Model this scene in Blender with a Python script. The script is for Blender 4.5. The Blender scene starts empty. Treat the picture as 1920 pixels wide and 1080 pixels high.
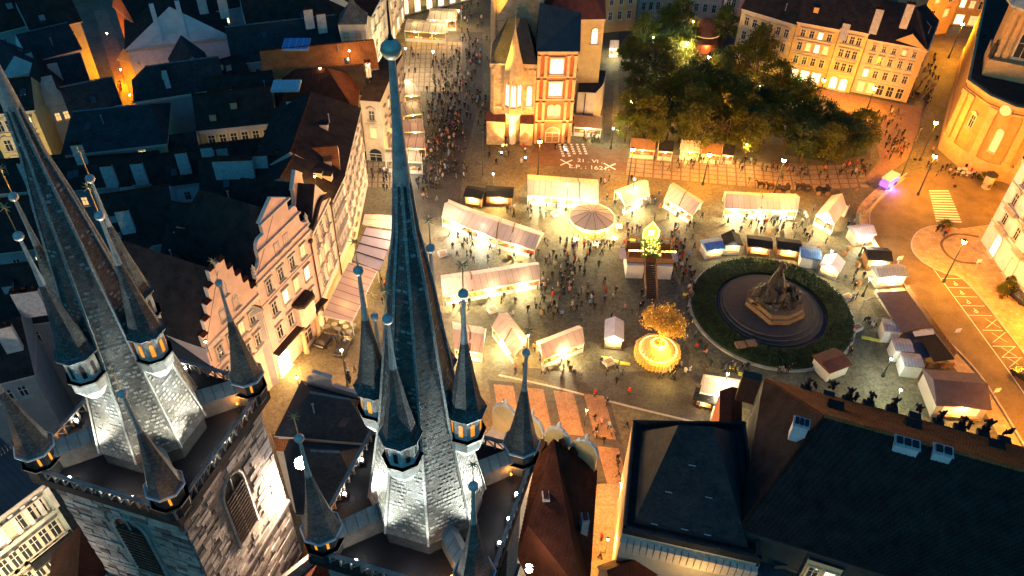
import bpy, bmesh, math, random
from math import sin, cos, pi, radians, hypot, atan2, atan, sqrt
from mathutils import Vector as V, Matrix, Euler
R = random.Random(7)
S = bpy.context.scene
# ------------------------------------------------------------------ camera
FPX = 1493.0; VPX, VPY = 905.0, 2200.0; HC = 90.0
ROLL = atan((960 - VPX) / (VPY - 540)); TH = atan(FPX / hypot(960 - VPX, VPY - 540))
_f = V((0, cos(TH), -sin(TH))); _u0 = V((0, sin(TH), cos(TH)))
_r = cos(ROLL) * V((1, 0, 0)) + sin(ROLL) * _u0
_u = -sin(ROLL) * V((1, 0, 0)) + cos(ROLL) * _u0
cd = bpy.data.cameras.new('camera'); cam = bpy.data.objects.new('camera', cd); S.collection.objects.link(cam)
cd.sensor_width = 36.0; cd.lens = FPX / 1920 * 36; cd.clip_start = 0.5; cd.clip_end = 3000
cam.matrix_world = Matrix(((_r.x, _u.x, -_f.x, 0), (_r.y, _u.y, -_f.y, 0), (_r.z, _u.z, -_f.z, HC), (0, 0, 0, 1)))
S.camera = cam
# ------------------------------------------------------------------ world and light
w = bpy.data.worlds.new('World'); S.world = w; w.use_nodes = True
nt = w.node_tree; nt.nodes.clear()
sky = nt.nodes.new('ShaderNodeTexSky'); sky.sky_type = 'NISHITA'; sky.sun_disc = False
sky.sun_elevation = radians(SUN_EL := -2.0); sky.sun_rotation = radians(200); sky.ozone_density = 6.0; sky.air_density = 1.5
tint = nt.nodes.new('ShaderNodeMix'); tint.data_type = 'RGBA'; tint.blend_type = 'MULTIPLY'; tint.inputs[0].default_value = 1
tint.inputs[7].default_value = (0.27, 1.0, 0.42, 1)
bg = nt.nodes.new('ShaderNodeBackground'); bg.inputs[1].default_value = 3.8
wo = nt.nodes.new('ShaderNodeOutputWorld')
nt.links.new(sky.outputs[0], tint.inputs[6]); nt.links.new(tint.outputs[2], bg.inputs[0]); nt.links.new(bg.outputs[0], wo.inputs[0])
S.view_settings.view_transform = 'Standard'; S.view_settings.look = 'None'; S.view_settings.gamma = 1.0
S.view_settings.use_curve_mapping = False; S.view_settings.exposure = 1.5
S.render.engine = 'CYCLES'
S.cycles.use_denoising = True; S.cycles.max_bounces = 4; S.cycles.diffuse_bounces = 2; S.cycles.glossy_bounces = 2
S.cycles.transmission_bounces = 3; S.cycles.sample_clamp_indirect = 3.0; S.cycles.caustics_reflective = False
S.cycles.use_light_tree = True
# ------------------------------------------------------------------ helpers
def G(x, y, z=0.0):
    """ground (or height z) point that the photo shows at pixel x, y of 1920 x 1080"""
    d = FPX * _f + (x - 960) * _r - (y - 540) * _u
    t = (z - HC) / d.z
    return V((d.x * t, d.y * t, z))
def seen(p):
    v = V(p) - V((0, 0, HC)); k = v.dot(_f)
    return 960 + FPX * v.dot(_r) / k, 540 - FPX * v.dot(_u) / k
class MB:
    def __init__(s): s.v = []; s.f = []; s.m = []; s.sm = []
    def face(s, pts, m=0, smooth=False):
        b = len(s.v); s.v += [V(p) for p in pts]; s.f.append(tuple(range(b, b + len(pts)))); s.m.append(m); s.sm.append(smooth)
        return s
    def box(s, c, sz, rz=0.0, m=0, taper=1.0):
        """c = centre of the bottom face"""
        x, y, h = sz[0] / 2, sz[1] / 2, sz[2]; ca, sa = cos(rz), sin(rz)
        def q(a, b, z, k=1): return V((c[0] + (a * ca - b * sa) * k, c[1] + (a * sa + b * ca) * k, c[2] + z))
        t = taper
        A = [q(-x, -y, 0), q(x, -y, 0), q(x, y, 0), q(-x, y, 0)]; B = [q(-x, -y, h, t), q(x, -y, h, t), q(x, y, h, t), q(-x, y, h, t)]
        s.face(A[::-1], m); s.face(B, m)
        for i in range(4): s.face([A[i], A[(i + 1) % 4], B[(i + 1) % 4], B[i]], m)
        return s
    def prism(s, poly, z0, z1, m=0, mt=None, cap=True, bottom=False):
        """poly counter-clockwise seen from above"""
        n = len(poly)
        a = sum(poly[i][0] * poly[(i + 1) % n][1] - poly[(i + 1) % n][0] * poly[i][1] for i in range(n))
        if a < 0: poly = list(poly)[::-1]
        for i in range(n):
            p, q = poly[i], poly[(i + 1) % n]
            s.face([(p[0], p[1], z0), (q[0], q[1], z0), (q[0], q[1], z1), (p[0], p[1], z1)], m)
        if cap: s.face([(p[0], p[1], z1) for p in poly], m if mt is None else mt)
        if bottom: s.face([(p[0], p[1], z0) for p in poly][::-1], m)
        return s
    def lathe(s, c, prof, n=8, rot=0.0, m=0, smooth=False, cap=True, sx=1.0, sy=1.0):
        rings = []
        for r, z in prof:
            rings.append([V((c[0] + r * sx * cos(rot + 2 * pi * i / n), c[1] + r * sy * sin(rot + 2 * pi * i / n), c[2] + z)) for i in range(n)])
        if smooth:
            b = len(s.v)
            for g in rings: s.v += g
            for j in range(len(rings) - 1):
                for i in range(n):
                    k = (i + 1) % n
                    s.f.append((b + j * n + i, b + j * n + k, b + (j + 1) * n + k, b + (j + 1) * n + i)); s.m.append(m); s.sm.append(True)
        else:
            for j in range(len(rings) - 1):
                for i in range(n):
                    k = (i + 1) % n
                    s.face([rings[j][i], rings[j][k], rings[j + 1][k], rings[j + 1][i]], m)
        if cap:
            if prof[-1][0] > 1e-4: s.face(rings[-1], m)
            if prof[0][0] > 1e-4: s.face(rings[0][::-1], m)
        return s
    def tube(s, p, q, r0, r1=None, n=6, m=0):
        p, q = V(p), V(q); r1 = r0 if r1 is None else r1
        d = (q - p).normalized(); a = d.orthogonal().normalized(); b = d.cross(a)
        A = [p + r0 * (cos(2 * pi * i / n) * a + sin(2 * pi * i / n) * b) for i in range(n)]
        B = [q + r1 * (cos(2 * pi * i / n) * a + sin(2 * pi * i / n) * b) for i in range(n)]
        for i in range(n): s.face([A[i], A[(i + 1) % n], B[(i + 1) % n], B[i]], m, True)
        s.face(A[::-1], m); s.face(B, m)
        return s
    def ball(s, c, r, n=12, m=0, sz=1.0):
        k = n // 2
        return s.lathe((c[0], c[1], c[2]), [(max(1e-5, r * sin(pi * j / k)), -r * sz * cos(pi * j / k)) for j in range(k + 1)], n, 0, m, True, False)
    def mesh(s, name, mats, off=(0, 0, 0)):
        me = bpy.data.meshes.new(name); o = V(off)
        me.from_pydata([tuple(p - o) for p in s.v], [], s.f)
        for mt in (mats if isinstance(mats, (list, tuple)) else [mats]): me.materials.append(MAT[mt] if isinstance(mt, str) else mt)
        me.polygons.foreach_set('material_index', s.m); me.polygons.foreach_set('use_smooth', s.sm)
        uv = me.uv_layers.new(name='UVMap'); data = [0.0] * (2 * len(me.loops)); Z = V((0, 0, 1)); i = 0
        for f in s.f:
            p0, p1, p2 = s.v[f[0]], s.v[f[1]], s.v[f[2]]
            n = (p1 - p0).cross(p2 - p0)
            if n.length < 1e-9 and len(f) > 3: n = (s.v[f[2]] - p0).cross(s.v[f[3]] - p0)
            n = n.normalized() if n.length > 1e-9 else Z
            a = Z.cross(n)
            a = a.normalized() if a.length > 0.05 else V((1, 0, 0))
            b = n.cross(a)
            for vi in f:
                data[i] = s.v[vi].dot(a); data[i + 1] = s.v[vi].dot(b); i += 2
        uv.data.foreach_set('uv', data); me.update()
        return me
    def build(s, name, mats, parent=None, label=None):
        off = wloc(parent) if parent else (s.v[0] if s.v else V((0, 0, 0)))
        if not parent and s.v:
            xs = [p.x for p in s.v]; ys = [p.y for p in s.v]; off = V(((min(xs) + max(xs)) / 2, (min(ys) + max(ys)) / 2, min(p.z for p in s.v)))
        o = bpy.data.objects.new(name, s.mesh(name, mats, off)); S.collection.objects.link(o)
        if parent: o.parent = parent
        else: o.location = off
        if label: o['label'] = label
        return o
def wloc(o):
    """world location of an object whose ancestors are only moved, never turned"""
    p = V((0, 0, 0))
    while o is not None: p = p + o.location; o = o.parent
    return p
def inst(name, me, parent, loc, rz=0.0, sc=None):
    o = bpy.data.objects.new(name, me); S.collection.objects.link(o)
    if parent is not None: o.parent = parent; o.location = V(loc) - wloc(parent)
    else: o.location = V(loc)
    o.rotation_euler = (0, 0, rz)
    if sc: o.scale = sc
    return o
def child(name, me, parent, loc=(0, 0, 0), rz=0.0):
    """child in the parent's own frame"""
    o = bpy.data.objects.new(name, me); S.collection.objects.link(o); o.parent = parent; o.location = loc; o.rotation_euler = (0, 0, rz)
    return o
def thing(name, label, cat, loc, group=None):
    o = bpy.data.objects.new(name, None); S.collection.objects.link(o); o.location = V(loc); o.empty_display_size = 0.2
    o['label'] = label; o['category'] = cat
    if group: o['group'] = group
    return o
def tag(o, label, cat, group=None):
    o['label'] = label; o['category'] = cat
    if group: o['group'] = group
    return o
def struct(o, kind='structure'):
    o['kind'] = kind; return o
def point(loc, watt, col, r=0.12, name='lamp_light', parent=None):
    l = bpy.data.lights.new(name, 'POINT'); l.energy = watt; l.color = col; l.shadow_soft_size = r
    o = bpy.data.objects.new(name, l); S.collection.objects.link(o)
    if parent is not None: o.parent = parent; o.location = V(loc) - wloc(parent)
    else: o.location = V(loc)
    return o
def spot(loc, target, watt, col, ang=60, blend=0.6, r=0.1, name='floodlight_beam', parent=None):
    l = bpy.data.lights.new(name, 'SPOT'); l.energy = watt; l.color = col; l.spot_size = radians(ang); l.spot_blend = blend; l.shadow_soft_size = r
    o = bpy.data.objects.new(name, l); S.collection.objects.link(o)
    o.rotation_euler = (V(target) - V(loc)).to_track_quat('-Z', 'Y').to_euler()
    if parent is not None: o.parent = parent; o.location = V(loc) - wloc(parent)
    else: o.location = V(loc)
    return o
# ------------------------------------------------------------------ materials
MAT = {}
def mat(name, col, rough=0.8, var=0.3, scale=1.5, pat=None, size=(0.3, 0.3), metal=0.0, bump=0.4, col2=None, trans=0.0, emit=None, es=0.0, spec=0.3, objcol=False, fine=8.0):
    m = bpy.data.materials.new(name); m.use_nodes = True; t = m.node_tree; t.nodes.clear(); N = t.nodes.new; L = t.links.new
    out = N('ShaderNodeOutputMaterial'); b = N('ShaderNodeBsdfPrincipled'); L(b.outputs[0], out.inputs[0])
    b.inputs['Roughness'].default_value = rough; b.inputs['Metallic'].default_value = metal; b.inputs['Specular IOR Level'].default_value = spec
    g = N('ShaderNodeNewGeometry'); uv = N('ShaderNodeUVMap')
    n1 = N('ShaderNodeTexNoise'); n1.inputs['Scale'].default_value = scale; n1.inputs['Detail'].default_value = 6; n1.inputs['Roughness'].default_value = 0.65
    L(g.outputs['Position'], n1.inputs['Vector'])
    n2 = N('ShaderNodeTexNoise'); n2.inputs['Scale'].default_value = fine; n2.inputs['Detail'].default_value = 4
    L(g.outputs['Position'], n2.inputs['Vector'])
    mr = N('ShaderNodeMapRange'); mr.inputs[1].default_value = 0.3; mr.inputs[2].default_value = 0.7; mr.inputs[3].default_value = 1 - var; mr.inputs[4].default_value = 1 + var
    L(n1.outputs[0], mr.inputs[0])
    mr2 = N('ShaderNodeMapRange'); mr2.inputs[1].default_value = 0.3; mr2.inputs[2].default_value = 0.7; mr2.inputs[3].default_value = 1 - var * 0.5; mr2.inputs[4].default_value = 1 + var * 0.5
    L(n2.outputs[0], mr2.inputs[0])
    mul = N('ShaderNodeMath'); mul.operation = 'MULTIPLY'; L(mr.outputs[0], mul.inputs[0]); L(mr2.outputs[0], mul.inputs[1])
    c1 = N('ShaderNodeMix'); c1.data_type = 'RGBA'; c1.inputs[0].default_value = 0
    c1.inputs[6].default_value = (*col, 1); c1.inputs[7].default_value = (*(col2 or col), 1)
    if objcol:
        oi = N('ShaderNodeObjectInfo'); L(oi.outputs['Color'], c1.inputs[6])
    vm = N('ShaderNodeVectorMath'); vm.operation = 'SCALE'; L(mul.outputs[0], vm.inputs['Scale'])
    L(c1.outputs[2], vm.inputs[0]); L(vm.outputs[0], b.inputs['Base Color'])
    h = n2.outputs[0]
    if pat in ('brick', 'slate', 'tile', 'slab'):
        br = N('ShaderNodeTexBrick'); L(uv.outputs[0], br.inputs['Vector']); br.inputs['Scale'].default_value = 1.0
        br.inputs['Brick Width'].default_value = size[0]; br.inputs['Row Height'].default_value = size[1]
        br.inputs['Mortar Size'].default_value = min(size) * (0.05 if pat != 'slate' else 0.10); br.inputs['Mortar Smooth'].default_value = 0.3
        br.inputs['Color1'].default_value = (0.2, 0.2, 0.2, 1); br.inputs['Color2'].default_value = (1, 1, 1, 1); br.inputs['Mortar'].default_value = (0, 0, 0, 1)
        if pat == 'slab': br.offset = 0.0
        L(br.outputs['Color'], c1.inputs[0]); h = br.outputs['Color']
        if not col2: c1.inputs[7].default_value = (*[x * 1.7 for x in col], 1)
    elif pat == 'pan':   # pantiles: ribs down the slope with rows across
        sp = N('ShaderNodeSeparateXYZ'); L(uv.outputs[0], sp.inputs[0])
        w1 = N('ShaderNodeMath'); w1.operation = 'MULTIPLY'; w1.inputs[1].default_value = 2 * pi / size[0]; L(sp.outputs[0], w1.inputs[0])
        s1 = N('ShaderNodeMath'); s1.operation = 'SINE'; L(w1.outputs[0], s1.inputs[0])
        w2 = N('ShaderNodeMath'); w2.operation = 'DIVIDE'; w2.inputs[1].default_value = size[1]; L(sp.outputs[1], w2.inputs[0])
        fr = N('ShaderNodeMath'); fr.operation = 'FRACT'; L(w2.outputs[0], fr.inputs[0])
        s2 = N('ShaderNodeMath'); s2.operation = 'MULTIPLY_ADD'; s2.inputs[1].default_value = 0.25; s2.inputs[2].default_value = 0.4; L(s1.outputs[0], s2.inputs[0])
        ad = N('ShaderNodeMath'); ad.operation = 'MULTIPLY_ADD'; ad.inputs[1].default_value = -0.45; L(fr.outputs[0], ad.inputs[0]); L(s2.outputs[0], ad.inputs[2])
        ad.use_clamp = False; cl = N('ShaderNodeClamp'); L(ad.outputs[0], cl.inputs[0]); L(cl.outputs[0], c1.inputs[0]); h = ad.outputs[0]
        if not col2: c1.inputs[7].default_value = (*[x * 1.8 for x in col], 1)
    elif pat == 'seam':  # standing seams down the slope
        sp = N('ShaderNodeSeparateXYZ'); L(uv.outputs[0], sp.inputs[0])
        w2 = N('ShaderNodeMath'); w2.operation = 'DIVIDE'; w2.inputs[1].default_value = size[0]; L(sp.outputs[0], w2.inputs[0])
        fr = N('ShaderNodeMath'); fr.operation = 'FRACT'; L(w2.outputs[0], fr.inputs[0])
        gt = N('ShaderNodeMath'); gt.operation = 'GREATER_THAN'; gt.inputs[1].default_value = 0.88; L(fr.outputs[0], gt.inputs[0])
        L(gt.outputs[0], c1.inputs[0]); h = gt.outputs[0]
        if not col2: c1.inputs[7].default_value = (*[x * 0.5 for x in col], 1)
    elif pat == 'cobble':
        vo = N('ShaderNodeTexVoronoi'); vo.inputs['Scale'].default_value = 1 / size[0]; L(g.outputs['Position'], vo.inputs['Vector'])
        L(vo.outputs['Distance'], c1.inputs[0]); h = vo.outputs['Distance']
        if not col2: c1.inputs[7].default_value = (*[x * 0.5 for x in col], 1)
    bp = N('ShaderNodeBump'); bp.inputs['Strength'].default_value = bump; bp.inputs['Distance'].default_value = 0.06
    L(h, bp.inputs['Height']); L(bp.outputs[0], b.inputs['Normal'])
    if emit:
        b.inputs['Emission Color'].default_value = (*emit, 1); b.inputs['Emission Strength'].default_value = es
    if trans > 0:
        tr = N('ShaderNodeBsdfTranslucent'); L(vm.outputs[0], tr.inputs[0]); mx = N('ShaderNodeMixShader'); mx.inputs[0].default_value = trans
        L(b.outputs[0], mx.inputs[1]); L(tr.outputs[0], mx.inputs[2]); L(mx.outputs[0], out.inputs[0])
    MAT[name] = m
    return m
mat('ground_cobble', (0.165, 0.14, 0.085), 0.65, 0.45, 0.12, 'cobble', (0.35, 0), bump=0.5, fine=1.5)
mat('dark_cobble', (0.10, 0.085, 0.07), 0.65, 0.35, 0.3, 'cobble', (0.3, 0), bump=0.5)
mat('asphalt', (0.18, 0.125, 0.06), 0.75, 0.3, 0.25, None, bump=0.3, fine=3)
mat('pavement', (0.32, 0.22, 0.12), 0.8, 0.2, 0.4, 'slab', (0.7, 0.7), bump=0.2)
mat('salmon_slab', (0.36, 0.21, 0.13), 0.75, 0.2, 0.5, 'cobble', (0.25, 0), bump=0.3)
mat('light_slab', (0.34, 0.26, 0.18), 0.7, 0.22, 0.6, 'cobble', (0.3, 0), bump=0.25)
mat('joint_stone', (0.15, 0.085, 0.045), 0.8, 0.3, 0.8)
mat('kerb', (0.42, 0.38, 0.33), 0.8, 0.2, 2)
mat('white_paint', (0.75, 0.72, 0.66), 0.6, 0.15, 2)
mat('yellow_paint', (0.75, 0.6, 0.08), 0.6, 0.15, 2)
mat('slate', (0.045, 0.046, 0.043), 0.6, 0.4, 0.9, 'slate', (0.24, 0.165), bump=1.0, col2=(0.15, 0.15, 0.138))
mat('slate_pale', (0.22, 0.23, 0.215), 0.6, 0.3, 0.9, 'slate', (0.28, 0.2), bump=0.9, col2=(0.42, 0.42, 0.38))
mat('copper', (0.36, 0.36, 0.32), 0.5, 0.3, 2.0, bump=0.15)
mat('lead', (0.09, 0.13, 0.15), 0.5, 0.3, 1.0, 'seam', (0.7, 1), bump=0.3)
mat('lead_edge', (0.34, 0.46, 0.48), 0.5, 0.2, 2)
mat('gold', (0.75, 0.5, 0.2), 0.38, 0.1, 3, metal=0.6, bump=0.05)
mat('big_ball', (0.58, 0.50, 0.38), 0.35, 0.15, 3, metal=0.35, bump=0.05)
mat('steel_ball', (0.60, 0.53, 0.47), 0.4, 0.1, 3, metal=0.25, bump=0.05)
mat('church_stone', (0.24, 0.215, 0.185), 0.9, 0.4, 1.2, bump=0.6)
mat('church_stone_b', (0.36, 0.32, 0.27), 0.9, 0.35, 1.4, bump=0.6)
mat('church_stone_c', (0.09, 0.08, 0.072), 0.9, 0.35, 1.4, bump=0.6)
mat('lantern_plaster', (0.42, 0.43, 0.40), 0.85, 0.3, 2.0, bump=0.3)
mat('dark_void', (0.012, 0.012, 0.014), 0.6, 0.1, 1)
for n, c in dict(peach=(0.66, 0.45, 0.34), pink=(0.68, 0.44, 0.36), cream=(0.62, 0.52, 0.38), ochre=(0.55, 0.36, 0.16), yellow=(0.62, 0.47, 0.22),
                 sand=(0.52, 0.43, 0.32), white=(0.66, 0.66, 0.64), grey=(0.34, 0.34, 0.33), rust=(0.42, 0.14, 0.06), olive=(0.40, 0.34, 0.18), palegreen=(0.5, 0.54, 0.46)).items():
    mat(n + '_plaster', c, 0.9, 0.16, 0.6, bump=0.15)
mat('church_ochre', (0.40, 0.235, 0.085), 0.9, 0.2, 0.6, bump=0.2)
mat('church_trim', (0.50, 0.32, 0.14), 0.85, 0.2, 1.2, bump=0.2)
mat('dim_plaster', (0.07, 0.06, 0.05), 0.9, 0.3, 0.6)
mat('trim', (0.60, 0.50, 0.38), 0.85, 0.15, 2)
mat('trim_white', (0.68, 0.63, 0.54), 0.8, 0.12, 2)
mat('sandstone', (0.36, 0.25, 0.13), 0.9, 0.3, 1.0, 'brick', (0.9, 0.42), bump=0.5, col2=(0.50, 0.37, 0.21))
mat('sandstone_plain', (0.46, 0.33, 0.18), 0.9, 0.2, 1.5, bump=0.3)
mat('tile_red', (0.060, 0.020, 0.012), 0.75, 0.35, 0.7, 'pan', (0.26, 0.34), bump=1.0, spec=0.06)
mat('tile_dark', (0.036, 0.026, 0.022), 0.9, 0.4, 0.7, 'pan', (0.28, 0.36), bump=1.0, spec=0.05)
mat('tile_orange_lit', (0.30, 0.10, 0.03), 0.75, 0.3, 0.7, 'pan', (0.3, 0.4), bump=1.0, spec=0.08)  # orange tile roofs; also paints the lit front slope of the palace
mat('roof_slate', (0.026, 0.028, 0.029), 0.75, 0.3, 0.5, 'brick', (0.35, 0.25), bump=0.5, spec=0.06)
mat('roof_lead', (0.025, 0.042, 0.05), 0.55, 0.3, 0.5, 'seam', (0.6, 1), bump=0.5)
mat('chimney', (0.50, 0.46, 0.42), 0.9, 0.25, 2)
mat('dark_metal', (0.03, 0.03, 0.032), 0.5, 0.2, 3)
mat('grey_metal', (0.25, 0.25, 0.25), 0.45, 0.2, 3)
mat('iron_green', (0.04, 0.05, 0.04), 0.5, 0.2, 3)
mat('wood', (0.28, 0.15, 0.07), 0.8, 0.3, 3)
mat('wood_dark', (0.07, 0.04, 0.025), 0.8, 0.3, 3)
mat('wood_white', (0.62, 0.60, 0.56), 0.8, 0.15, 3)
mat('canvas', (0.66, 0.50, 0.42), 0.85, 0.08, 0.8, 'seam', (1.1, 1), bump=0.15, trans=0.10, col2=(0.5, 0.38, 0.32))
mat('canvas_side', (0.70, 0.6, 0.5), 0.85, 0.08, 0.8, bump=0.15, trans=0.35)
mat('awning', (0.56, 0.40, 0.33), 0.85, 0.08, 0.6, 'seam', (1.6, 1), bump=0.15, trans=0.12)
mat('awning_pale', (0.66, 0.56, 0.42), 0.85, 0.08, 0.6, 'seam', (1.6, 1), bump=0.15, trans=0.2)
mat('awning_lilac', (0.40, 0.34, 0.36), 0.8, 0.1, 0.6)
mat('awning_brown', (0.14, 0.05, 0.03), 0.7, 0.15, 0.6)
mat('felt_black', (0.02, 0.02, 0.022), 0.8, 0.2, 1, spec=0.08)
mat('felt_purple', (0.10, 0.07, 0.08), 0.85, 0.2, 1)
mat('blue_roof', (0.10, 0.22, 0.48), 0.6, 0.2, 1, 'seam', (0.4, 1))
mat('lilac_roof', (0.42, 0.40, 0.52), 0.6, 0.15, 1, 'seam', (0.4, 1))
mat('grey_roof', (0.22, 0.24, 0.29), 0.6, 0.2, 1, 'seam', (0.5, 1))
mat('rust_roof', (0.10, 0.03, 0.02), 0.7, 0.4, 1)
mat('pane_dark', (0.03, 0.035, 0.04), 0.12, 0.1, 1, spec=0.6, bump=0.02)
mat('pane_red', (0.3, 0.02, 0.02), 0.4, 0.1, 1, emit=(1, 0.04, 0.05), es=0.25)
mat('pane_lit', (0.5, 0.4, 0.2), 0.4, 0.3, 1.5, emit=(1, 0.58, 0.2), es=0.42)
mat('pane_bright', (0.6, 0.5, 0.4), 0.4, 0.3, 1.5, emit=(1, 0.78, 0.42), es=0.95)
mat('pane_white', (0.6, 0.6, 0.6), 0.4, 0.1, 1.5, emit=(1, 0.88, 0.9), es=1.8)
mat('amber', (0.5, 0.25, 0.05), 0.4, 0.5, 1.5, emit=(1, 0.3, 0.015), es=0.4)
mat('bulb_warm', (1, 0.9, 0.7), 0.4, 0, 1, emit=(1, 0.78, 0.45), es=60)
mat('bulb_white', (1, 1, 0.95), 0.4, 0, 1, emit=(1, 0.95, 0.85), es=80)
mat('bulb_sodium', (1, 0.7, 0.3), 0.4, 0, 1, emit=(1, 0.62, 0.22), es=60)
mat('fairy_gold', (1, 0.7, 0.2), 0.4, 0, 1, emit=(1, 0.55, 0.1), es=3.5)
mat('fairy_dim', (0.6, 0.3, 0.05), 0.5, 0.3, 4, emit=(1, 0.45, 0.05), es=0.5)
mat('goods_red', (0.5, 0.05, 0.03), 0.6, 0.2, 4)
mat('goods_gold', (0.6, 0.38, 0.1), 0.5, 0.3, 4)
mat('goods_green', (0.12, 0.25, 0.05), 0.7, 0.3, 4)
mat('bronze', (0.05, 0.038, 0.028), 0.45, 0.4, 2.5, bump=0.8)
mat('granite', (0.22, 0.14, 0.075), 0.8, 0.3, 2, bump=0.3)
mat('step_edge_stone', (0.13, 0.125, 0.12), 0.8, 0.3, 1.0)
mat('step_stone', (0.04, 0.04, 0.042), 0.8, 0.3, 1.0, bump=0.3)
mat('hedge_leaf', (0.028, 0.055, 0.016), 0.7, 0.5, 0.6, trans=0.25)
mat('bark', (0.08, 0.055, 0.035), 0.9, 0.3, 4)
mat('leaf', (0.115, 0.118, 0.014), 0.6, 0.5, 0.35, trans=0.35)
mat('leaf_dark', (0.05, 0.075, 0.02), 0.6, 0.5, 0.35, trans=0.3)
mat('leaf_gold', (0.62, 0.38, 0.07), 0.6, 0.4, 1.5, trans=0.3)
mat('skin', (0.45, 0.28, 0.2), 0.6, 0.1, 5)
mat('hair', (0.035, 0.022, 0.015), 0.7, 0.2, 5)
mat('trousers', (0.02, 0.022, 0.03), 0.85, 0.3, 3)
mat('coat', (0.05, 0.05, 0.06), 0.85, 0.15, 5, objcol=True)
mat('stone_statue', (0.035, 0.033, 0.03), 0.9, 0.2, 4, bump=0.5)
mat('horse_coat', (0.045, 0.025, 0.015), 0.6, 0.3, 3)
mat('bone', (0.7, 0.6, 0.45), 0.6, 0.15, 3)
mat('car_dark', (0.03, 0.025, 0.025), 0.25, 0.05, 2, spec=0.6)
mat('car_white', (0.7, 0.68, 0.66), 0.3, 0.05, 2, spec=0.6)
mat('purple_glow', (0.3, 0.15, 0.6), 0.4, 0, 1, emit=(0.3, 0.12, 1.0), es=0.6)
mat('green_sign', (0.1, 0.5, 0.1), 0.4, 0, 1, emit=(0.25, 1.0, 0.1), es=2.5)
SODIUM = (1.0, 0.35, 0.0); WARM = (1.0, 0.6, 0.17); WHITE = (1.0, 0.82, 0.42); COOL = (0.95, 0.95, 0.75)
# ------------------------------------------------------------------ buildings kit
WC = {}
def window_mesh(w, h, style, lit):
    k = (round(w, 2), round(h, 2), style, lit)
    if k in WC: return WC[k]
    f = MB(); t = min(0.16, w * 0.14); d = 0.14
    if style != 'bare':
        f.box((-w / 2 - t / 2, -d / 2, -t), (t, d, h + 2 * t)); f.box((w / 2 + t / 2, -d / 2, -t), (t, d, h + 2 * t))
        f.box((0, -d / 2, h), (w, d, t)); f.box((0, -d / 2, -t), (w, d, t))
    f.box((0, -0.22, -t - 0.14), (w + 3.5 * t, 0.44, 0.13))
    if style in ('hood', 'ped'): f.box((0, -0.2, h + t + 0.18), (w + 4 * t, 0.4, 0.16))
    if style == 'ped':
        z = h + t + 0.35; a = w / 2 + 2 * t
        f.face([(-a, -0.36, z), (a, -0.36, z), (0, -0.36, z + 0.5)]); f.face([(-a, 0, z), (-a, -0.36, z), (0, -0.36, z + 0.5), (0, 0, z + 0.5)])
        f.face([(a, -0.36, z), (a, 0, z), (0, 0, z + 0.5), (0, -0.36, z + 0.5)])
    f.box((0, -0.05, 0), (0.07, 0.06, h), m=1); f.box((0, -0.045, h * 0.62), (w, 0.06, 0.07), m=1)
    f.box((-w / 2 + 0.04, -0.05, 0), (0.08, 0.06, h), m=1); f.box((w / 2 - 0.04, -0.05, 0), (0.08, 0.06, h), m=1)
    p = MB()
    if style == 'arch':
        pts = [(-w / 2, -0.03, 0), (w / 2, -0.03, 0)] + [(w / 2 * cos(a * pi / 8), -0.03, h + w / 2 * sin(a * pi / 8)) for a in range(0, 9)]
        p.face(pts)
        for a in range(8):
            a0, a1 = a * pi / 8, (a + 1) * pi / 8; r0, r1 = w / 2, w / 2 + t
            f.face([(r0 * cos(a0), -d, h + r0 * sin(a0)), (r1 * cos(a0), -d, h + r1 * sin(a0)), (r1 * cos(a1), -d, h + r1 * sin(a1)), (r0 * cos(a1), -d, h + r0 * sin(a1))])
            f.face([(r1 * cos(a0), -d, h + r1 * sin(a0)), (r1 * cos(a0), 0, h + r1 * sin(a0)), (r1 * cos(a1), 0, h + r1 * sin(a1)), (r1 * cos(a1), -d, h + r1 * sin(a1))])
    else:
        p.face([(-w / 2, -0.025, 0), (w / 2, -0.025, 0), (w / 2, -0.025, h), (-w / 2, -0.025, h)])
    WC[k] = (f.mesh('window_frame', ['trim', 'trim_white']), p.mesh('window_pane', [lit]))
    return WC[k]
def add_window(par, loc, rz, w, h, style='plain', lit='pane_dark'):
    a, b = window_mesh(w, h, style, lit)
    o = inst('window', a, par, loc, rz); child('pane', b, o)
    return o
def facade(par, A, B, cols, rows, margin=1.0, style='plain', lit=0.0, skip=(), seed=None):
    """windows on the wall A->B (left to right seen from outside); rows = (sill height, h, w)"""
    A, B = V((A[0], A[1], 0)), V((B[0], B[1], 0)); d = B - A; Ln = d.length; d.normalize(); rz = atan2(d.y, d.x)
    for j, r in enumerate(rows):
        z, h, w = r[:3]; st = r[3] if len(r) > 3 else style; n = r[4] if len(r) > 4 else cols
        for i in range(n):
            if (j, i) in skip: continue
            p = A + d * (margin + (Ln - 2 * margin) * (i + 0.5) / n)
            q = R.random(); lm = 'pane_dark' if q > lit else ('pane_lit' if q > lit * 0.4 else 'pane_bright')
            add_window(par, (p.x, p.y, z), rz, w, h, st, lm)
def xy(p): return V((p[0], p[1], 0))
def rect(A, B, depth):
    A, B = xy(A), xy(B); d = (B - A).normalized(); back = V((-d.y, d.x, 0))
    return [A, B, B + back * depth, A + back * depth]
def band(mb, A, B, z, h, out, m=0, over=0.0):
    A, B = xy(A), xy(B); d = (B - A).normalized(); n = V((d.y, -d.x, 0)); c = (A + B) / 2 + n * (out / 2 - 0.02)
    mb.box((c.x, c.y, z), ((B - A).length + over, out + 0.04, h), atan2(d.y, d.x), m)
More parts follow.
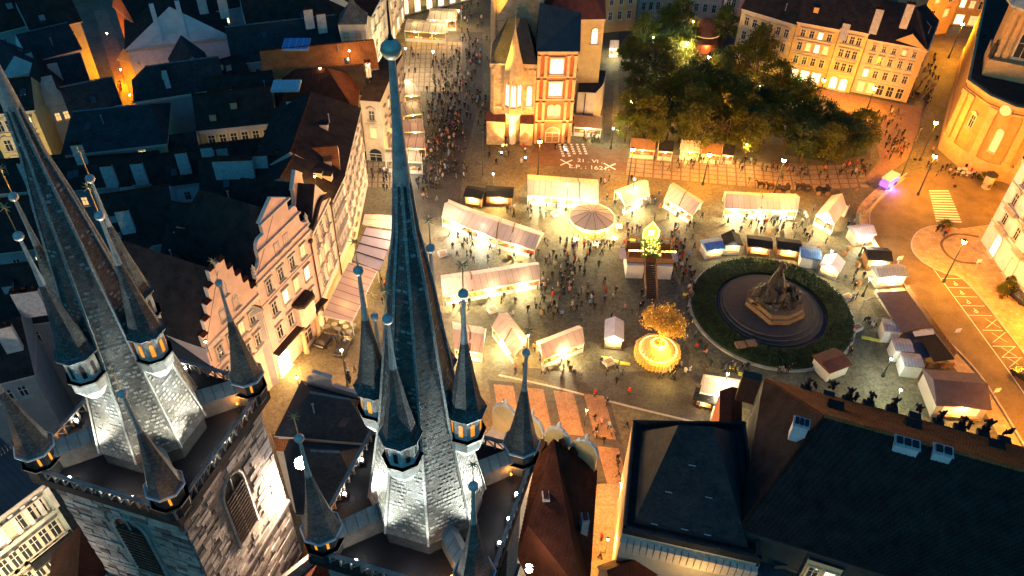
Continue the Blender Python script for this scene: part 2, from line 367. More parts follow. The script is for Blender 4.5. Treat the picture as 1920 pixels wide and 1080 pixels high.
def roof_mesh(fp, z1, zr, axis='x', ins=(0, 0), over=0.45, rm=0):
    A, B, C, D = [xy(p) for p in fp]; c = (A + B + C + D) / 4
    e = []
    for p in (A, B, C, D):
        v = p - c; e.append(p + v.normalized() * over * 1.3 + V((0, 0, z1)))
    if axis == 'x': P0, P1 = (A + D) / 2, (B + C) / 2
    else: P0, P1 = (A + B) / 2, (C + D) / 2
    d = (P1 - P0).normalized()
    P0 = P0 + d * (ins[0] - (over if ins[0] == 0 else 0)) + V((0, 0, zr)); P1 = P1 - d * (ins[1] - (over if ins[1] == 0 else 0)) + V((0, 0, zr))
    m = MB(); a, b, c_, d_ = e
    if axis == 'x': m.face([a, b, P1, P0], rm); m.face([c_, d_, P0, P1], rm); m.face([d_, a, P0], rm if ins[0] else rm); m.face([b, c_, P1], rm)
    else: m.face([b, c_, P1, P0], rm); m.face([d_, a, P0, P1], rm); m.face([a, b, P0], rm); m.face([c_, d_, P1], rm)
    for i in range(4):
        p, q = e[i], e[(i + 1) % 4]; k = V((0, 0, 0.22)); m.face([p - k, q - k, q, p], 1)
    m.face([p - V((0, 0, 0.22)) for p in e[::-1]], 1)
    return m
def house(name, label, fp, z1, zr, wall, roof, axis='x', ins=(0, 0), over=0.4, wins=(), bands=(), cat='house', group=None, z0=0.0, chim=(), cornice=True, gw=True):
    c = sum((xy(p) for p in fp), V((0, 0, 0))) / 4
    t = thing(name, label, cat, (c.x, c.y, z0), group)
    wm = MB(); wm.prism([tuple(p)[:2] for p in fp], z0, z1, 0, cap=True)
    A, B, C, D = [xy(p) for p in fp]
    if gw:   # gable triangles, set just inside the roof
        for (p, q, i) in (((D, A, ins[0]), (B, C, ins[1])) if axis == 'x' else ((A, B, ins[0]), (C, D, ins[1]))):
            if not i: wm.face([p + V((0, 0, z1)), q + V((0, 0, z1)), (p + q) / 2 + V((0, 0, zr - 0.12))], 0)
    wm.build('wall', [wall], t)
    if zr > z1:
        ends = [0 if ins[0] else 1, 0 if ins[1] else 1]
        rf = roof_mesh(fp, z1, zr, axis, ins, over); r = rf.build('roof', [roof, 'trim'], t)
        # recolour open gable ends as wall
        k = 2
        for e_, idx in zip(ends, (2, 3)):
            if e_:
                r.data.materials.append(MAT[wall]) if len(r.data.materials) < 3 else None
                r.data.polygons[idx].material_index = 2
        slope = list(rf.v[:4]) if False else [rf.v[i] for i in rf.f[0]]
        if (B - A).length > 7 and not max(ins) > 3.5:
            a_, b_, q1_, q0_ = slope if len(slope) == 4 else (slope + slope)[:4]; nrm = (b_ - a_).cross(q1_ - a_).normalized(); rz_ = atan2((b_ - a_).y, (b_ - a_).x)
            for k in range(R.choice((1, 2, 3))):
                s_, t_ = R.uniform(0.12, 0.88), R.uniform(0.25, 0.7); p = a_.lerp(b_, s_).lerp(q0_.lerp(q1_, s_), t_); kind = R.random(); m = MB()
                if axis != 'x': rz_ = atan2(nrm.y, nrm.x) + pi / 2
                if kind < 0.4: m.box((p.x, p.y, p.z - 0.5), (1.1, 1.3, 1.3), rz_); m.box((p.x, p.y, p.z + 0.8), (1.4, 1.6, 0.12), rz_, 1); m.build('dormer', [wall, roof], r)
                elif kind < 0.75:
                    u_ = (q0_ - a_).normalized(); d_ = (b_ - a_).normalized(); F = [p + d_ * x * 0.45 + u_ * y * 0.6 + nrm * 0.14 for x, y in ((-1, -1), (1, -1), (1, 1), (-1, 1))]; K = [q - nrm * 0.25 for q in F]; m.face(F, 1)
                    for i in range(4): m.face([K[i], K[(i + 1) % 4], F[(i + 1) % 4], F[i]], 0)
                    m.build('roof_window', ['grey_metal', 'pane_dark'], r)
                else:
                    m.tube(p, p + V((0, 0, 1.6)), 0.1, 0.08, 6); m.lathe((p.x, p.y, p.z + 1.6), [(0.2, 0), (0.03, 0.2)], 6); m.build('vent_pipe', ['grey_metal'], r)
            m = MB(); n_ = 12
            if axis == 'x':
                for i in range(n_): m.tube(q0_.lerp(q1_, i / n_) + V((0, 0, 0.02)), q0_.lerp(q1_, (i + 0.94) / n_) + V((0, 0, 0.02)), 0.17, 0.14, 5)
                m.build('ridge_cap', ['tile_red' if 'tile' in roof else 'lead'], r)
        for (px, py, pz, sx, sy, h) in chim:
            m = MB(); rz = atan2((B - A).y, (B - A).x); m.box((px, py, pz), (sx, sy, h), rz); m.box((px, py, pz + h), (sx + 0.2, sy + 0.2, 0.18), rz, 1)
            for kx in (-0.25, 0.25): m.box((px + kx * sx * cos(rz), py + kx * sx * sin(rz), pz + h + 0.18), (0.25, 0.25, 0.35), rz, 1, 0.8)
            m.build('chimney', ['chimney', 'tile_red'], r)
    if cornice:
        m = MB(); band(m, A, B, z1 - 0.45, 0.4, 0.35, 0); band(m, A, B, z1 - 0.75, 0.2, 0.18, 0)
        for z in bands: band(m, A, B, z, 0.22, 0.16, 0)
        m.build('cornice', ['trim'], t)
    for wdef in wins:
        e = wdef[0]; P, Q = fp[e], fp[(e + 1) % 4]; facade(t, P, Q, *wdef[1:])
    return t
def star(mb, c, r, n=8, m=0):
    for i in range(n):
        a = 2 * pi * i / n; d = V((cos(a), 0.25 * sin(3 * a), sin(a))); mb.tube(c, V(c) + d * r, r * 0.13, 0.004, 4, m)
    mb.ball(c, r * 0.22, 8, m)
# ------------------------------------------------------------------ ground and paving
gm = MB(); gm.face([(-700, -300, 0), (700, -300, 0), (700, 1100, 0), (-700, 1100, 0)])
gr = struct(gm.build('ground', ['ground_cobble']))
def sheet(name, px, z, m, kind='structure'):
    mb = MB(); mb.face([G(x, y, z) for x, y in px]); n = (mb.v[1] - mb.v[0]).cross(mb.v[2] - mb.v[0])
    a = sum(mb.v[i].x * mb.v[(i + 1) % len(mb.v)].y - mb.v[(i + 1) % len(mb.v)].x * mb.v[i].y for i in range(len(mb.v)))
    if a < 0: mb.f[0] = mb.f[0][::-1]
    return struct(mb.build(name, [m]), kind)
def strip(mb, pts, wd, z, h=0.0, m=0):
    """a band of width wd along world points"""
    pts = [xy(p) for p in pts]; L_, R_ = [], []
    for i, p in enumerate(pts):
        a = pts[max(0, i - 1)]; b = pts[min(len(pts) - 1, i + 1)]; d = (b - a).normalized(); n = V((-d.y, d.x, 0))
        L_.append(p + n * wd / 2); R_.append(p - n * wd / 2)
    up = V((0, 0, z + h))
    for i in range(len(pts) - 1):
        mb.face([R_[i] + up, R_[i + 1] + up, L_[i + 1] + up, L_[i] + up], m)
        if h:
            lo = V((0, 0, z))
            mb.face([R_[i] + lo, R_[i + 1] + lo, R_[i + 1] + up, R_[i] + up], m); mb.face([L_[i + 1] + lo, L_[i] + lo, L_[i] + up, L_[i + 1] + up], m)
    return mb
def curve(px, n=6, z=0):
    """smooth world polyline through pixels on the ground"""
    P = [G(x, y, z) for x, y in px]; o = []
    for i in range(len(P) - 1):
        p0 = P[max(0, i - 1)]; p1 = P[i]; p2 = P[i + 1]; p3 = P[min(len(P) - 1, i + 2)]
        for k in range(n):
            t = k / n; o.append(0.5 * ((2 * p1) + (p2 - p0) * t + (2 * p0 - 5 * p1 + 4 * p2 - p3) * t * t + (3 * p1 - p0 - 3 * p2 + p3) * t ** 3))
    return o + [P[-1]]
road_edge = [(1700, 325), (1668, 352), (1640, 380), (1630, 402), (1634, 435), (1652, 475), (1686, 520), (1722, 572), (1760, 622), (1800, 662), (1846, 716), (1920, 835), (1990, 960)]
rw = curve(road_edge)
rm_ = MB(); rpts = [p for p in rw] + [G(2500, 960), G(2500, 300), G(1850, 330), G(1800, 318)]
rm_.face([V((p.x, p.y, 0.004)) for p in rpts][::-1]); a = sum(rpts[i].x * rpts[(i + 1) % len(rpts)].y - rpts[(i + 1) % len(rpts)].x * rpts[i].y for i in range(len(rpts)))
if a > 0: rm_.f[0] = rm_.f[0][::-1]
road = struct(rm_.build('road', ['asphalt']))
m = MB(); strip(m, rw, 0.3, 0.004, 0.12); struct(m.build('kerb', ['kerb']))
m = MB(); strip(m, [p + V((-1.6, -0.9, 0)) for p in rw], 2.4, 0.008); struct(m.build('pavement', ['pavement']))
# island and right-hand pavement
isl = curve([(1795, 430), (1752, 424), (1720, 436), (1709, 462), (1728, 490), (1770, 512), (1800, 520), (1840, 560), (1880, 612), (1920, 664), (1990, 760)])
m = MB(); pts = isl + [G(2300, 760), G(2300, 420), G(1870, 420)]; 
b = [V((p.x, p.y, 0.12)) for p in pts]; m.face(b)
a = sum(b[i].x * b[(i + 1) % len(b)].y - b[(i + 1) % len(b)].x * b[i].y for i in range(len(b)))
if a < 0: m.f[0] = m.f[0][::-1]
strip(m, isl, 0.3, 0.004, 0.13, 1); pav = struct(m.build('raised_pavement', ['pavement', 'kerb']))
m = MB(); strip(m, curve([(1835, 445), (1790, 440), (1765, 455), (1775, 478), (1800, 492), (1838, 495)]), 0.5, 0.128); m.build('paving_band', ['joint_stone'], pav)
def line_mark(p, q, wd=0.14, z=0.012, name='marking'):
    m = MB(); strip(m, [G(*p), G(*q)], wd, z); m.build(name, ['white_paint'], road)
for i in range(13):   # zebra crossing
    t = i / 12; x0, y0, x1, y1 = 1742 + 13 * t, 358 + 56 * t, 1779 + 24 * t, 358 + 58 * t
    line_mark((x0, y0), (x1, y1), 0.42, name='zebra_stripe')
line_mark((1745, 497), (1890, 694)); line_mark((1890, 694), (1960, 795))
for (y, x0, x1) in [(522, 1765, 1812), (539, 1778, 1820), (556, 1790, 1832), (573, 1803, 1846), (591, 1815, 1860), (619, 1842, 1880), (649, 1861, 1905), (670, 1878, 1917), (691, 1894, 1935)]:
    line_mark((x0, y), (x1, y + 1), 0.12)
for (x, y) in [(1861, 606), (1874, 633), (1892, 660), (1904, 680)]:
    line_mark((x - 15, y - 9), (x + 15, y + 9), 0.1); line_mark((x - 12, y + 9), (x + 11, y - 10), 0.1)
def text_mesh(s, size, name, mt, loc, rz, par, ex=0.003, face=None):
    cu = bpy.data.curves.new(name, 'FONT'); cu.body = s; cu.size = size; cu.align_x = 'CENTER'; cu.align_y = 'CENTER'; cu.extrude = ex
    o = bpy.data.objects.new(name, cu); S.collection.objects.link(o)
    me = bpy.data.meshes.new_from_object(o.evaluated_get(bpy.context.evaluated_depsgraph_get())); bpy.data.objects.remove(o)
    me.materials.clear(); me.materials.append(MAT[mt])
    q = bpy.data.objects.new(name, me); S.collection.objects.link(q)
    if par is not None: q.parent = par; q.location = V(loc) - wloc(par)
    else: q.location = V(loc)
    q.rotation_euler = face if face else (0, 0, rz)
    return q
for (x, y) in [(1790, 531), (1802, 548), (1814, 565), (1828, 582)]:
    text_mesh('P', 1.5, 'parking_letter', 'white_paint', G(x, y, 0.014), radians(205), road)
# dark lane through the crowd, town hall forecourt, front paving
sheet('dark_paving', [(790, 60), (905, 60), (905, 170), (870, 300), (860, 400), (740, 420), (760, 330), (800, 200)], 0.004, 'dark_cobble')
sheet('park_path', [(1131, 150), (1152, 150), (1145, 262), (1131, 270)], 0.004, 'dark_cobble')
sheet('forecourt', [(1010, 258), (1172, 282), (1172, 322), (985, 308)], 0.006, 'joint_stone')
sheet('terracotta_paving', [(1500, 160), (1560, 190), (1640, 250), (1650, 300), (1600, 360), (1660, 330), (1700, 300), (1720, 250), (1730, 200), (1690, 195), (1600, 178)], 0.006, 'salmon_slab')
def slabs(name, a, b, d, nx, ny, gap, mt, jm, lim=300, z=0.006, skip=None, hh=0.012):
    """grid of paving slabs between pixel corners a (near left) b (near right) d (far left)"""
    A, B, D = G(*a), G(*b), G(*d); ex = (B - A) / nx; ey = (D - A) / ny
    mb = MB(); C_ = A + ex * nx; mb.face([A + V((0, 0, z)), B + V((0, 0, z)), B + (D - A) + V((0, 0, z)), D + V((0, 0, z))]); base = struct(mb.build(name, [jm]))
    px = MB(); gx = gap / ex.length / 2; gy = gap / ey.length / 2
    o = A; c = [o + ex * gx + ey * gy, o + ex * (1 - gx) + ey * gy, o + ex * (1 - gx) + ey * (1 - gy), o + ex * gx + ey * (1 - gy)]
    c = [q - A for q in c]; px.prism([(q.x, q.y) for q in c], 0, hh); me = px.mesh('paver', [mt])
    for i in range(nx):
        for j in range(ny):
            p = A + ex * i + ey * j
            if skip and skip(*seen(p + (ex + ey) / 2)): continue
            inst('paver', me, base, (p.x, p.y, z + 0.001 + R.uniform(0, 0.006)))
    return base
slabs('square_paving', (1172, 329), (1470, 357), (1178, 282), 17, 6, 0.3, 'light_slab', 'joint_stone')
slabs('square_paving', (1470, 357), (1630, 352), (1462, 312), 9, 5, 0.3, 'light_slab', 'joint_stone')
slabs('west_paving', (752, 172), (868, 172), (762, 78), 11, 11, 0.25, 'light_slab', 'joint_stone', skip=lambda x, y: x > 870)
slabs('arcade_paving', (686, 352), (752, 352), (690, 285), 6, 7, 0.3, 'light_slab', 'joint_stone')
slabs('front_paving', (945, 915), (1200, 945), (915, 712), 4, 2, 1.5, 'salmon_slab', 'dark_cobble')
slabs('lane_paving', (1060, 1085), (1185, 1085), (1118, 905), 1, 4, 0.4, 'light_slab', 'salmon_slab')
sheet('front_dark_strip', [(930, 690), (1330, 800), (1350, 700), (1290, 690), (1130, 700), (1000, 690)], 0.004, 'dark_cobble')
m = MB(); strip(m, curve([(935, 703), (1040, 726), (1180, 762), (1340, 800)]), 0.35, 0.009); struct(m.build('stone_gutter', ['kerb']))
m = MB(); strip(m, curve([(1135, 325), (1250, 336), (1400, 352), (1600, 372)]), 0.3, 0.009); struct(m.build('stone_gutter', ['joint_stone']))
# memorial: 27 small crosses, two large crosses, date
mem = thing('pavement_memorial', 'white crosses and date 21 VI 1621 set into the paving before the town hall', 'memorial', G(1110, 300))
for i in range(27):
    r_, c_ = divmod(i, 5); m = MB(); p = G(1049 + c_ * 11 + r_ * 1.5, 271 + r_ * 4.2); m.box((p.x, p.y, 0.008), (0.7, 0.18, 0.012), 0.6); m.box((p.x, p.y, 0.010), (0.18, 0.7, 0.012), 0.6); m.build('small_cross', ['white_paint'], mem)
for (x, y) in [(1062, 305), (1143, 312)]:
    m = MB(); strip(m, [G(x - 11, y - 6), G(x + 11, y + 6)], 0.3, 0.010); strip(m, [G(x - 11, y + 5), G(x + 11, y - 5)], 0.3, 0.014); m.build('large_cross', ['white_paint'], mem)
text_mesh('21 . VI .', 1.7, 'lettering', 'white_paint', G(1106, 302, 0.012), -0.05, mem); text_mesh('L.P. : 1621.', 1.9, 'lettering', 'white_paint', G(1105, 314, 0.012), -0.05, mem)
# ------------------------------------------------------------------ the church with its two spired towers
TR = radians(-15.5); TU = V((cos(TR), sin(TR), 0)); TV = V((-sin(TR), cos(TR), 0))   # tower axes: right, away
CT = V((-5.0, 29.1, 0)); LT = V((-24.7, 34.3, 0))
church = thing('gothic_church', 'dark gothic church with two slate spires, each ringed by small pointed turrets', 'church', ((CT + LT) / 2))
def octa(r, z, c, rot=pi / 8 + TR): return [V((c.x + r * cos(rot + 2 * pi * i / 8), c.y + r * sin(rot + 2 * pi * i / 8), z)) for i in range(8)]
def loft(mb, rings, m=0):
    n = len(rings[0])
    for a, b in zip(rings, rings[1:]):
        for i in range(n): mb.face([a[i], a[(i + 1) % n], b[(i + 1) % n], b[i]], m)
def square(h, z, c): return [c + TU * (h * sx) + TV * (h * sy) + V((0, 0, z)) for sx, sy in ((1, -1), (1, 1), (-1, 1), (-1, -1))]
def turret(c, ze, zb, re, lit, body='slate', wall_h=2.0, corbel=1.0, edge='slate', wm_='lantern_plaster', k_=1.0):
    """ze eave height, zb ball height, re eave radius"""
    t = thing.__globals__['MB'](); rot = pi / 8 + TR
    h = zb - ze; zp = ze + h * 0.62; prof = [(re * 1.12, 0), (re * 0.93, 0.25), (re * 0.5, h * 0.33), (0.16, h * 0.64)]
    t.lathe((c.x, c.y, ze), prof, 8, rot, 0); t.lathe((c.x, c.y, ze - 0.12), [(re * 1.16, 0), (re * 1.18, 0.12), (re * 1.12, 0.16)], 8, rot, 1)
    o = t.build('turret', [body, edge], church)
    m = MB(); m.lathe((c.x, c.y, ze), [(0.2, h * 0.6), (0.13, h * 0.75), (0.09, h)], 8, rot, 0); m.build('spike', ['copper'], o)
    m = MB(); m.ball((c.x, c.y, zb), 0.27, 14); m.build('ball', ['steel_ball'], o)
    m = MB(); m.tube((c.x, c.y, zb + 0.2), (c.x, c.y, zb + 1.7), 0.035, 0.025, 5); star(m, (c.x, c.y, zb + 1.85), 0.36); m.build('star', ['gold'], o)
    m = MB(); m.lathe((c.x, c.y, ze - wall_h), [(re * 0.9, 0), (re * 0.9, wall_h)], 8, rot, 0)
    m.lathe((c.x, c.y, ze - wall_h - corbel), [(re * 0.5, -corbel * 1.2), (re * 1.0, -0.1), (re * 1.0, corbel * 0.9), (re * 1.14, corbel)], 8, rot, 1)
    m.lathe((c.x, c.y, ze - wall_h - 0.16), [(re * 1.12, 0), (re * 1.14, 0.16)], 8, rot, 2); m.build('lantern_wall', [wm_, wm_, 'slate'], o)
    ap = re * 0.9 * cos(pi / 8) + 0.02
    for i in range(8):
        m = MB(); a = rot + pi / 8 + 2 * pi * i / 8; d = V((cos(a), sin(a), 0)); s_ = V((-d.y, d.x, 0)); w_ = re * 0.12 * k_
        p = c + d * ap
        if wm_ == 'roof_slate' and R.random() < 0.45: continue
        for (x0, x1, z0, z1) in ((-w_, w_, ze - wall_h * 0.85, ze - wall_h * 0.36),):
            m.face([p + s_ * x0 + V((0, 0, z0)), p + s_ * x1 + V((0, 0, z0)), p + s_ * x1 + V((0, 0, z1)), p + V((0, 0, z1 + w_)), p + s_ * x0 + V((0, 0, z1))])
        zc = ze - wall_h * 0.13; m.face([p + s_ * (w_ * 1.2 * cos(k * pi / 3)) + V((0, 0, zc + 0.16 * sin(k * pi / 3))) for k in range(6)])
        m.build('window', [lit], o)
    return o
ZB = 45.4
for which, c in (('centre', CT), ('left', LT)):
    m = MB(); prof = [(3.72, 45.9), (3.6, 46.6), (3.0, 50), (2.3, 54.2), (1.75, 58.6), (1.07, 64.2), (0.55, 67.4), (0.32, 70.2)]
    cuts = [47.6, 53.8, 59.8]
    m.lathe((c.x, c.y, 0), [(r, z) for r, z in prof], 8, pi / 8 + TR, 0)
    MB().lathe((c.x, c.y, 0), [(3.55, 44.5), (3.55, 46.0)], 8, pi / 8 + TR).build('spire_drum', ['roof_slate'], church)
    sp = m.build('spire', ['slate'], church)
    e = MB()
    for i in range(8):
        a = pi / 8 + TR + 2 * pi * i / 8; d = V((cos(a), sin(a), 0))
        for (r0, z0), (r1, z1) in zip(prof, prof[1:]): e.tube(c + d * (r0 + 0.01) + V((0, 0, z0)), c + d * (r1 + 0.01) + V((0, 0, z1)), 0.10, 0.09, 4)
    e.build('ridge_capping', ['slate_pale'], sp)
    hooks = MB()   # roof hooks standing off the slates in loose courses
    for i in range(8):
        a = pi / 8 + TR + 2 * pi * (i + 0.5) / 8; d = V((cos(a), sin(a), 0)); s_ = V((-d.y, d.x, 0))
        for (r0, z0), (r1, z1) in zip(prof[1:], prof[2:]):
            n = int((z1 - z0) / 0.3)
            for k in range(n):
                t = k / n; r = r0 + (r1 - r0) * t; z = z0 + (z1 - z0) * t; ap = r * cos(pi / 8) + 0.03; hw = r * sin(pi / 8)
                nn = max(1, int(hw * 2 / 0.34))
                for j in range(nn):
                    if R.random() < 0.45 + 0.4 * (z > 58): continue
                    x = (-hw + 2 * hw * (j + 0.5 + 0.5 * (k % 2)) / nn) * 0.9; p = c + d * ap + s_ * x + V((0, 0, z)); q = 0.12
                    hooks.face([p - s_ * q, p + s_ * q, p + s_ * q + V((0, 0, 0.16)) - d * 0.03, p - s_ * q + V((0, 0, 0.16)) - d * 0.03], 0)
    hk = hooks.build('slate_course', ['slate_pale'], sp); hk['kind'] = 'stuff'
    m = MB(); m.lathe((c.x, c.y, 0), [(0.38, 69.9), (0.42, 70.1), (0.26, 72.2), (0.25, 72.35), (0.14, 75.8)], 12, 0, 0, True); m.build('spike', ['copper'], sp)
    m = MB(); m.ball((c.x, c.y, 76.1), 0.42, 20, 0, 1.02); m.lathe((c.x, c.y, 76.1), [(0.43, -0.05), (0.435, 0), (0.43, 0.05)], 20, 0, 0, True, False); m.build('ball', ['big_ball'], sp)
    m = MB(); m.lathe((c.x, c.y, 76.4), [(0.16, 0), (0.05, 0.35), (0.03, 2.2)], 6); star(m, (c.x, c.y, 78.8), 0.5); m.build('finial', ['dark_metal'], sp)
    for k, (du, dv, lit) in enumerate(((0, -1, 'dark_void'), (1, 0, 'amber'), (-1, 0, 'dark_void' if which == 'left' else 'amber'), (0, 1, 'dark_void'))):
        turret(c + TU * (2.75 * du) + TV * (2.75 * dv), 55.5, 64.0, 1.02, lit, wall_h=1.9, corbel=0.85)
    for (du, dv) in ((-1, -1), (1, -1), (1, 1), (-1, 1)):
        turret(c + TU * (4.85 * du) + TV * (4.85 * dv), 47.1, 55.7, 1.1, 'amber', wall_h=1.3, corbel=1.0, edge='lead_edge', wm_='roof_slate', k_=0.6)
    # gallery: parapet with openings, floor, corner bridges
    m = MB(); m.lathe((0, 0, 0), [(0, 0)], 3) if False else None
    m.prism([tuple(p)[:2] for p in square(5.7, 0, c)], 43.8, 44.6, 0); m.prism([tuple(p)[:2] for p in square(5.35, 0, c)], 43.3, 43.8, 0)
    g = m.build('gallery', ['felt_black'], church)
    sq = square(5.6, 44.6, c); m = MB()
    for i in range(4):
        p, q = sq[i], sq[(i + 1) % 4]; d = (q - p).normalized(); L_ = (q - p).length; rz = atan2(d.y, d.x)
        n = 16
        for k in range(n + 1): s_ = p + d * (L_ * k / n); m.box((s_.x, s_.y, 44.6), (0.1, 0.14, 0.9), rz)
        for k in range(n): m.tube(p + d * (L_ * k / n) + V((0, 0, 0.1)), p + d * (L_ * (k + 1) / n) + V((0, 0, 0.85)), 0.045, 0.045, 4)
        mid = (p + q) / 2; m.box((mid.x, mid.y, 45.48), (L_, 0.24, 0.14), rz)
    m.build('parapet', ['church_stone'], g)
    for i, (du, dv) in enumerate(((1, -1), (1, 1), (-1, 1), (-1, -1))):   # lead covered bridges from the spire to the corner turrets
        a = c + TU * (4.6 * du) + TV * (4.6 * dv); b = c + TU * (2.3 * du) + TV * (2.3 * dv); d = (b - a).normalized(); s_ = V((-d.y, d.x, 0))
        m = MB(); P = [a - s_ * 0.55 + V((0, 0, 46.0)), b - s_ * 0.55 + V((0, 0, 46.2)), b + V((0, 0, 47.1)), a + V((0, 0, 46.9)), a + s_ * 0.55 + V((0, 0, 46.0)), b + s_ * 0.55 + V((0, 0, 46.2))]
        m.face([P[0], P[1], P[2], P[3]], 0); m.face([P[5], P[4], P[3], P[2]], 0)
        for sg in (-1, 1):
            m.face([a + s_ * 0.5 * sg + V((0, 0, 44.6)), b + s_ * 0.5 * sg + V((0, 0, 44.6)), b + s_ * 0.5 * sg + V((0, 0, 46.2)), a + s_ * 0.5 * sg + V((0, 0, 46.0))], 1)
        m.build('bridge_roof', ['lead', 'church_stone_c'], g)
    # tower shaft
    hs = 5.0
    m = MB(); m.prism([tuple(p)[:2] for p in square(hs, 0, c)], 0, 43.3, 0); sh = m.build('tower_wall', ['church_stone'], church)
    for zz in (30.5,):
        m = MB(); m.prism([tuple(p)[:2] for p in square(hs + 0.22, 0, c)], zz, zz + 0.35, 0, bottom=True); m.build('string_course', ['church_stone_c'], sh)
    # tall lancet openings on the two faces that show
    for (d, s_, zt) in ((-TV, TU, 41.4), (TU, TV, 41.4), (-TU, -TV, 41.4)):
        p = c + d * (hs + 0.02); wv = 1.15; z0 = 33.7; m = MB()
        arc = [(wv * cos(a * pi / 8), wv * 1.4 * sin(a * pi / 8)) for a in range(9)]
        m.face([p + s_ * -wv + V((0, 0, z0)), p + s_ * wv + V((0, 0, z0))] + [p + s_ * x + V((0, 0, zt - 1.8 + y)) for x, y in arc], 0)
        prv = None
        for x, y in [(wv, z0 - zt + 1.8)] + arc + [(-wv, z0 - zt + 1.8)]:
            q = p + s_ * x * 1.1 + V((0, 0, zt - 1.8 + y * 1.05 if y > 0 else zt - 1.8 + y))
            if prv is not None: m.tube(prv, q, 0.16, 0.16, 5, 1)
            prv = q
        m.tube(p + V((0, 0, z0)), p + V((0, 0, zt - 0.4)), 0.09, 0.09, 5, 1)
        for k in range(14): m.box(tuple(p + d * 0.12 + V((0, 0, z0 + 0.4 + k * 0.42))), (wv * 1.9 if abs(s_.x) > abs(s_.y) else 0.12, 0.12 if abs(s_.x) > abs(s_.y) else wv * 1.9, 0.1), atan2(TU.y, TU.x), 2)
        m.build('belfry_opening', ['dark_void', 'church_stone_b', 'wood_dark'], sh)
# masonry of the left tower: the faces the photo shows, block by block
hs = 5.0; blocks = []
for (d, s_) in ((-TV, TU), (TU, TV)):
    z = 43.0; row = 0
    while z > 22:
        h = R.choice((0.42, 0.5, 0.56)); x = -hs + 0.02 - R.uniform(0, 0.3)
        while x < hs - 0.15:
            w_ = R.uniform(0.7, 1.5); x0, x1 = max(x, -hs + 0.02), min(x + w_, hs - 0.02); x += w_
            if x1 - x0 < 0.2: continue
            if x0 < 1.45 and x1 > -1.45 and 33.5 < z < 41.8: continue
            p = seen(LT + d * hs + s_ * ((x0 + x1) / 2) + V((0, 0, z)))
            vis = -20 < p[0] < 700 and p[1] < 1100
            blocks.append((vis, z, d, s_, x0 + 0.02, x1 - 0.02, z - h + 0.02, z - 0.02))
        z -= h
blocks.sort(key=lambda b: (not b[0], -b[1]))
bm_rest = MB()
def add_block(mb, b, mi=0):
    _, z, d, s_, x0, x1, z0, z1 = b; o = hs + R.uniform(0.03, 0.12); a = LT + d * o; i_ = LT + d * (hs - 0.02)
    F = [a + s_ * x0 + V((0, 0, z0)), a + s_ * x1 + V((0, 0, z0)), a + s_ * x1 + V((0, 0, z1)), a + s_ * x0 + V((0, 0, z1))]
    B_ = [i_ + s_ * x0 + V((0, 0, z0)), i_ + s_ * x1 + V((0, 0, z0)), i_ + s_ * x1 + V((0, 0, z1)), i_ + s_ * x0 + V((0, 0, z1))]
    mb.face(F, mi)
    for k in range(4): mb.face([B_[k], B_[(k + 1) % 4], F[(k + 1) % 4], F[k]], mi)
for i, b in enumerate(blocks):
    if i < 300:
        m = MB(); add_block(m, b); m.build('stone', [R.choice(['church_stone', 'church_stone', 'church_stone_b', 'church_stone_b', 'church_stone_c'])], church)
    else: add_block(bm_rest, b, R.choice((0, 0, 1, 1, 2)))
o = bm_rest.build('masonry', ['church_stone', 'church_stone_b', 'church_stone_c'], church); o['kind'] = 'stuff'
# west gable and roofs between the towers
def wall_quad(mb, a, b, z0, z1, th=0.6, m=0):
    a, b = xy(a), xy(b); d = (b - a).normalized(); n = V((-d.y, d.x, 0)) * th / 2; mb.prism([tuple(p)[:2] for p in (a - n, b - n, b + n, a + n)], z0, z1, m)
mid = (CT + LT) / 2; m = MB(); g0 = LT + TU * 5.0; g1 = CT - TU * 5.0; zt = 24.0
gb = mid + TV * 1.0
m.face([g0 + TV * 1 + V((0, 0, 0)), g1 + TV * 1, g1 + TV * 1 + V((0, 0, zt)), gb + V((0, 0, 32)), g0 + TV * 1 + V((0, 0, zt))], 0)
m.face([g1 + TV * 1.8, g0 + TV * 1.8, g0 + TV * 1.8 + V((0, 0, zt)), gb + TV * .8 + V((0, 0, 32)), g1 + TV * 1.8 + V((0, 0, zt))], 0)
for (a, za, b, zb) in ((g0 + TV, zt, gb, 32), (gb, 32, g1 + TV, zt)):
    m.face([a + V((0, 0, za)), b + V((0, 0, zb)), b + TV * .8 + V((0, 0, zb)), a + TV * .8 + V((0, 0, za))], 1)
m.build('west_gable', ['church_stone', 'church_stone_b'], church)
m = MB(); e0 = g0 + TV; e1 = g1 + TV; bk = -TV * 34
m.face([e0 + V((0, 0, 22)), gb + V((0, 0, 31)), gb + bk + V((0, 0, 31)), e0 + bk + V((0, 0, 22))], 0); m.face([e1 + V((0, 0, 22)), e1 + bk + V((0, 0, 22)), gb + bk + V((0, 0, 31)), gb + V((0, 0, 31))], 0)
m.build('nave_roof', ['tile_red'], church)
for sg, t0 in ((1, CT + TU * 1.0), (-1, LT - TU * 1.0)):
    m = MB(); a = t0 - TV * 5.05 + TU * (3.6 * sg); b = t0 - TV * 5.05 - TU * (4 * sg)
    m.face([V((a.x, a.y, 14)), V((b.x, b.y, 21)), V((b.x, b.y, 21)) - TV * 30, V((a.x, a.y, 14)) - TV * 30], 0)
    m.face([V((a.x, a.y, 0)), V((a.x, a.y, 0)) - TV * 30, V((a.x, a.y, 14)) - TV * 30, V((a.x, a.y, 14))], 1); m.build('aisle_roof', ['tile_red', 'church_stone'], church)
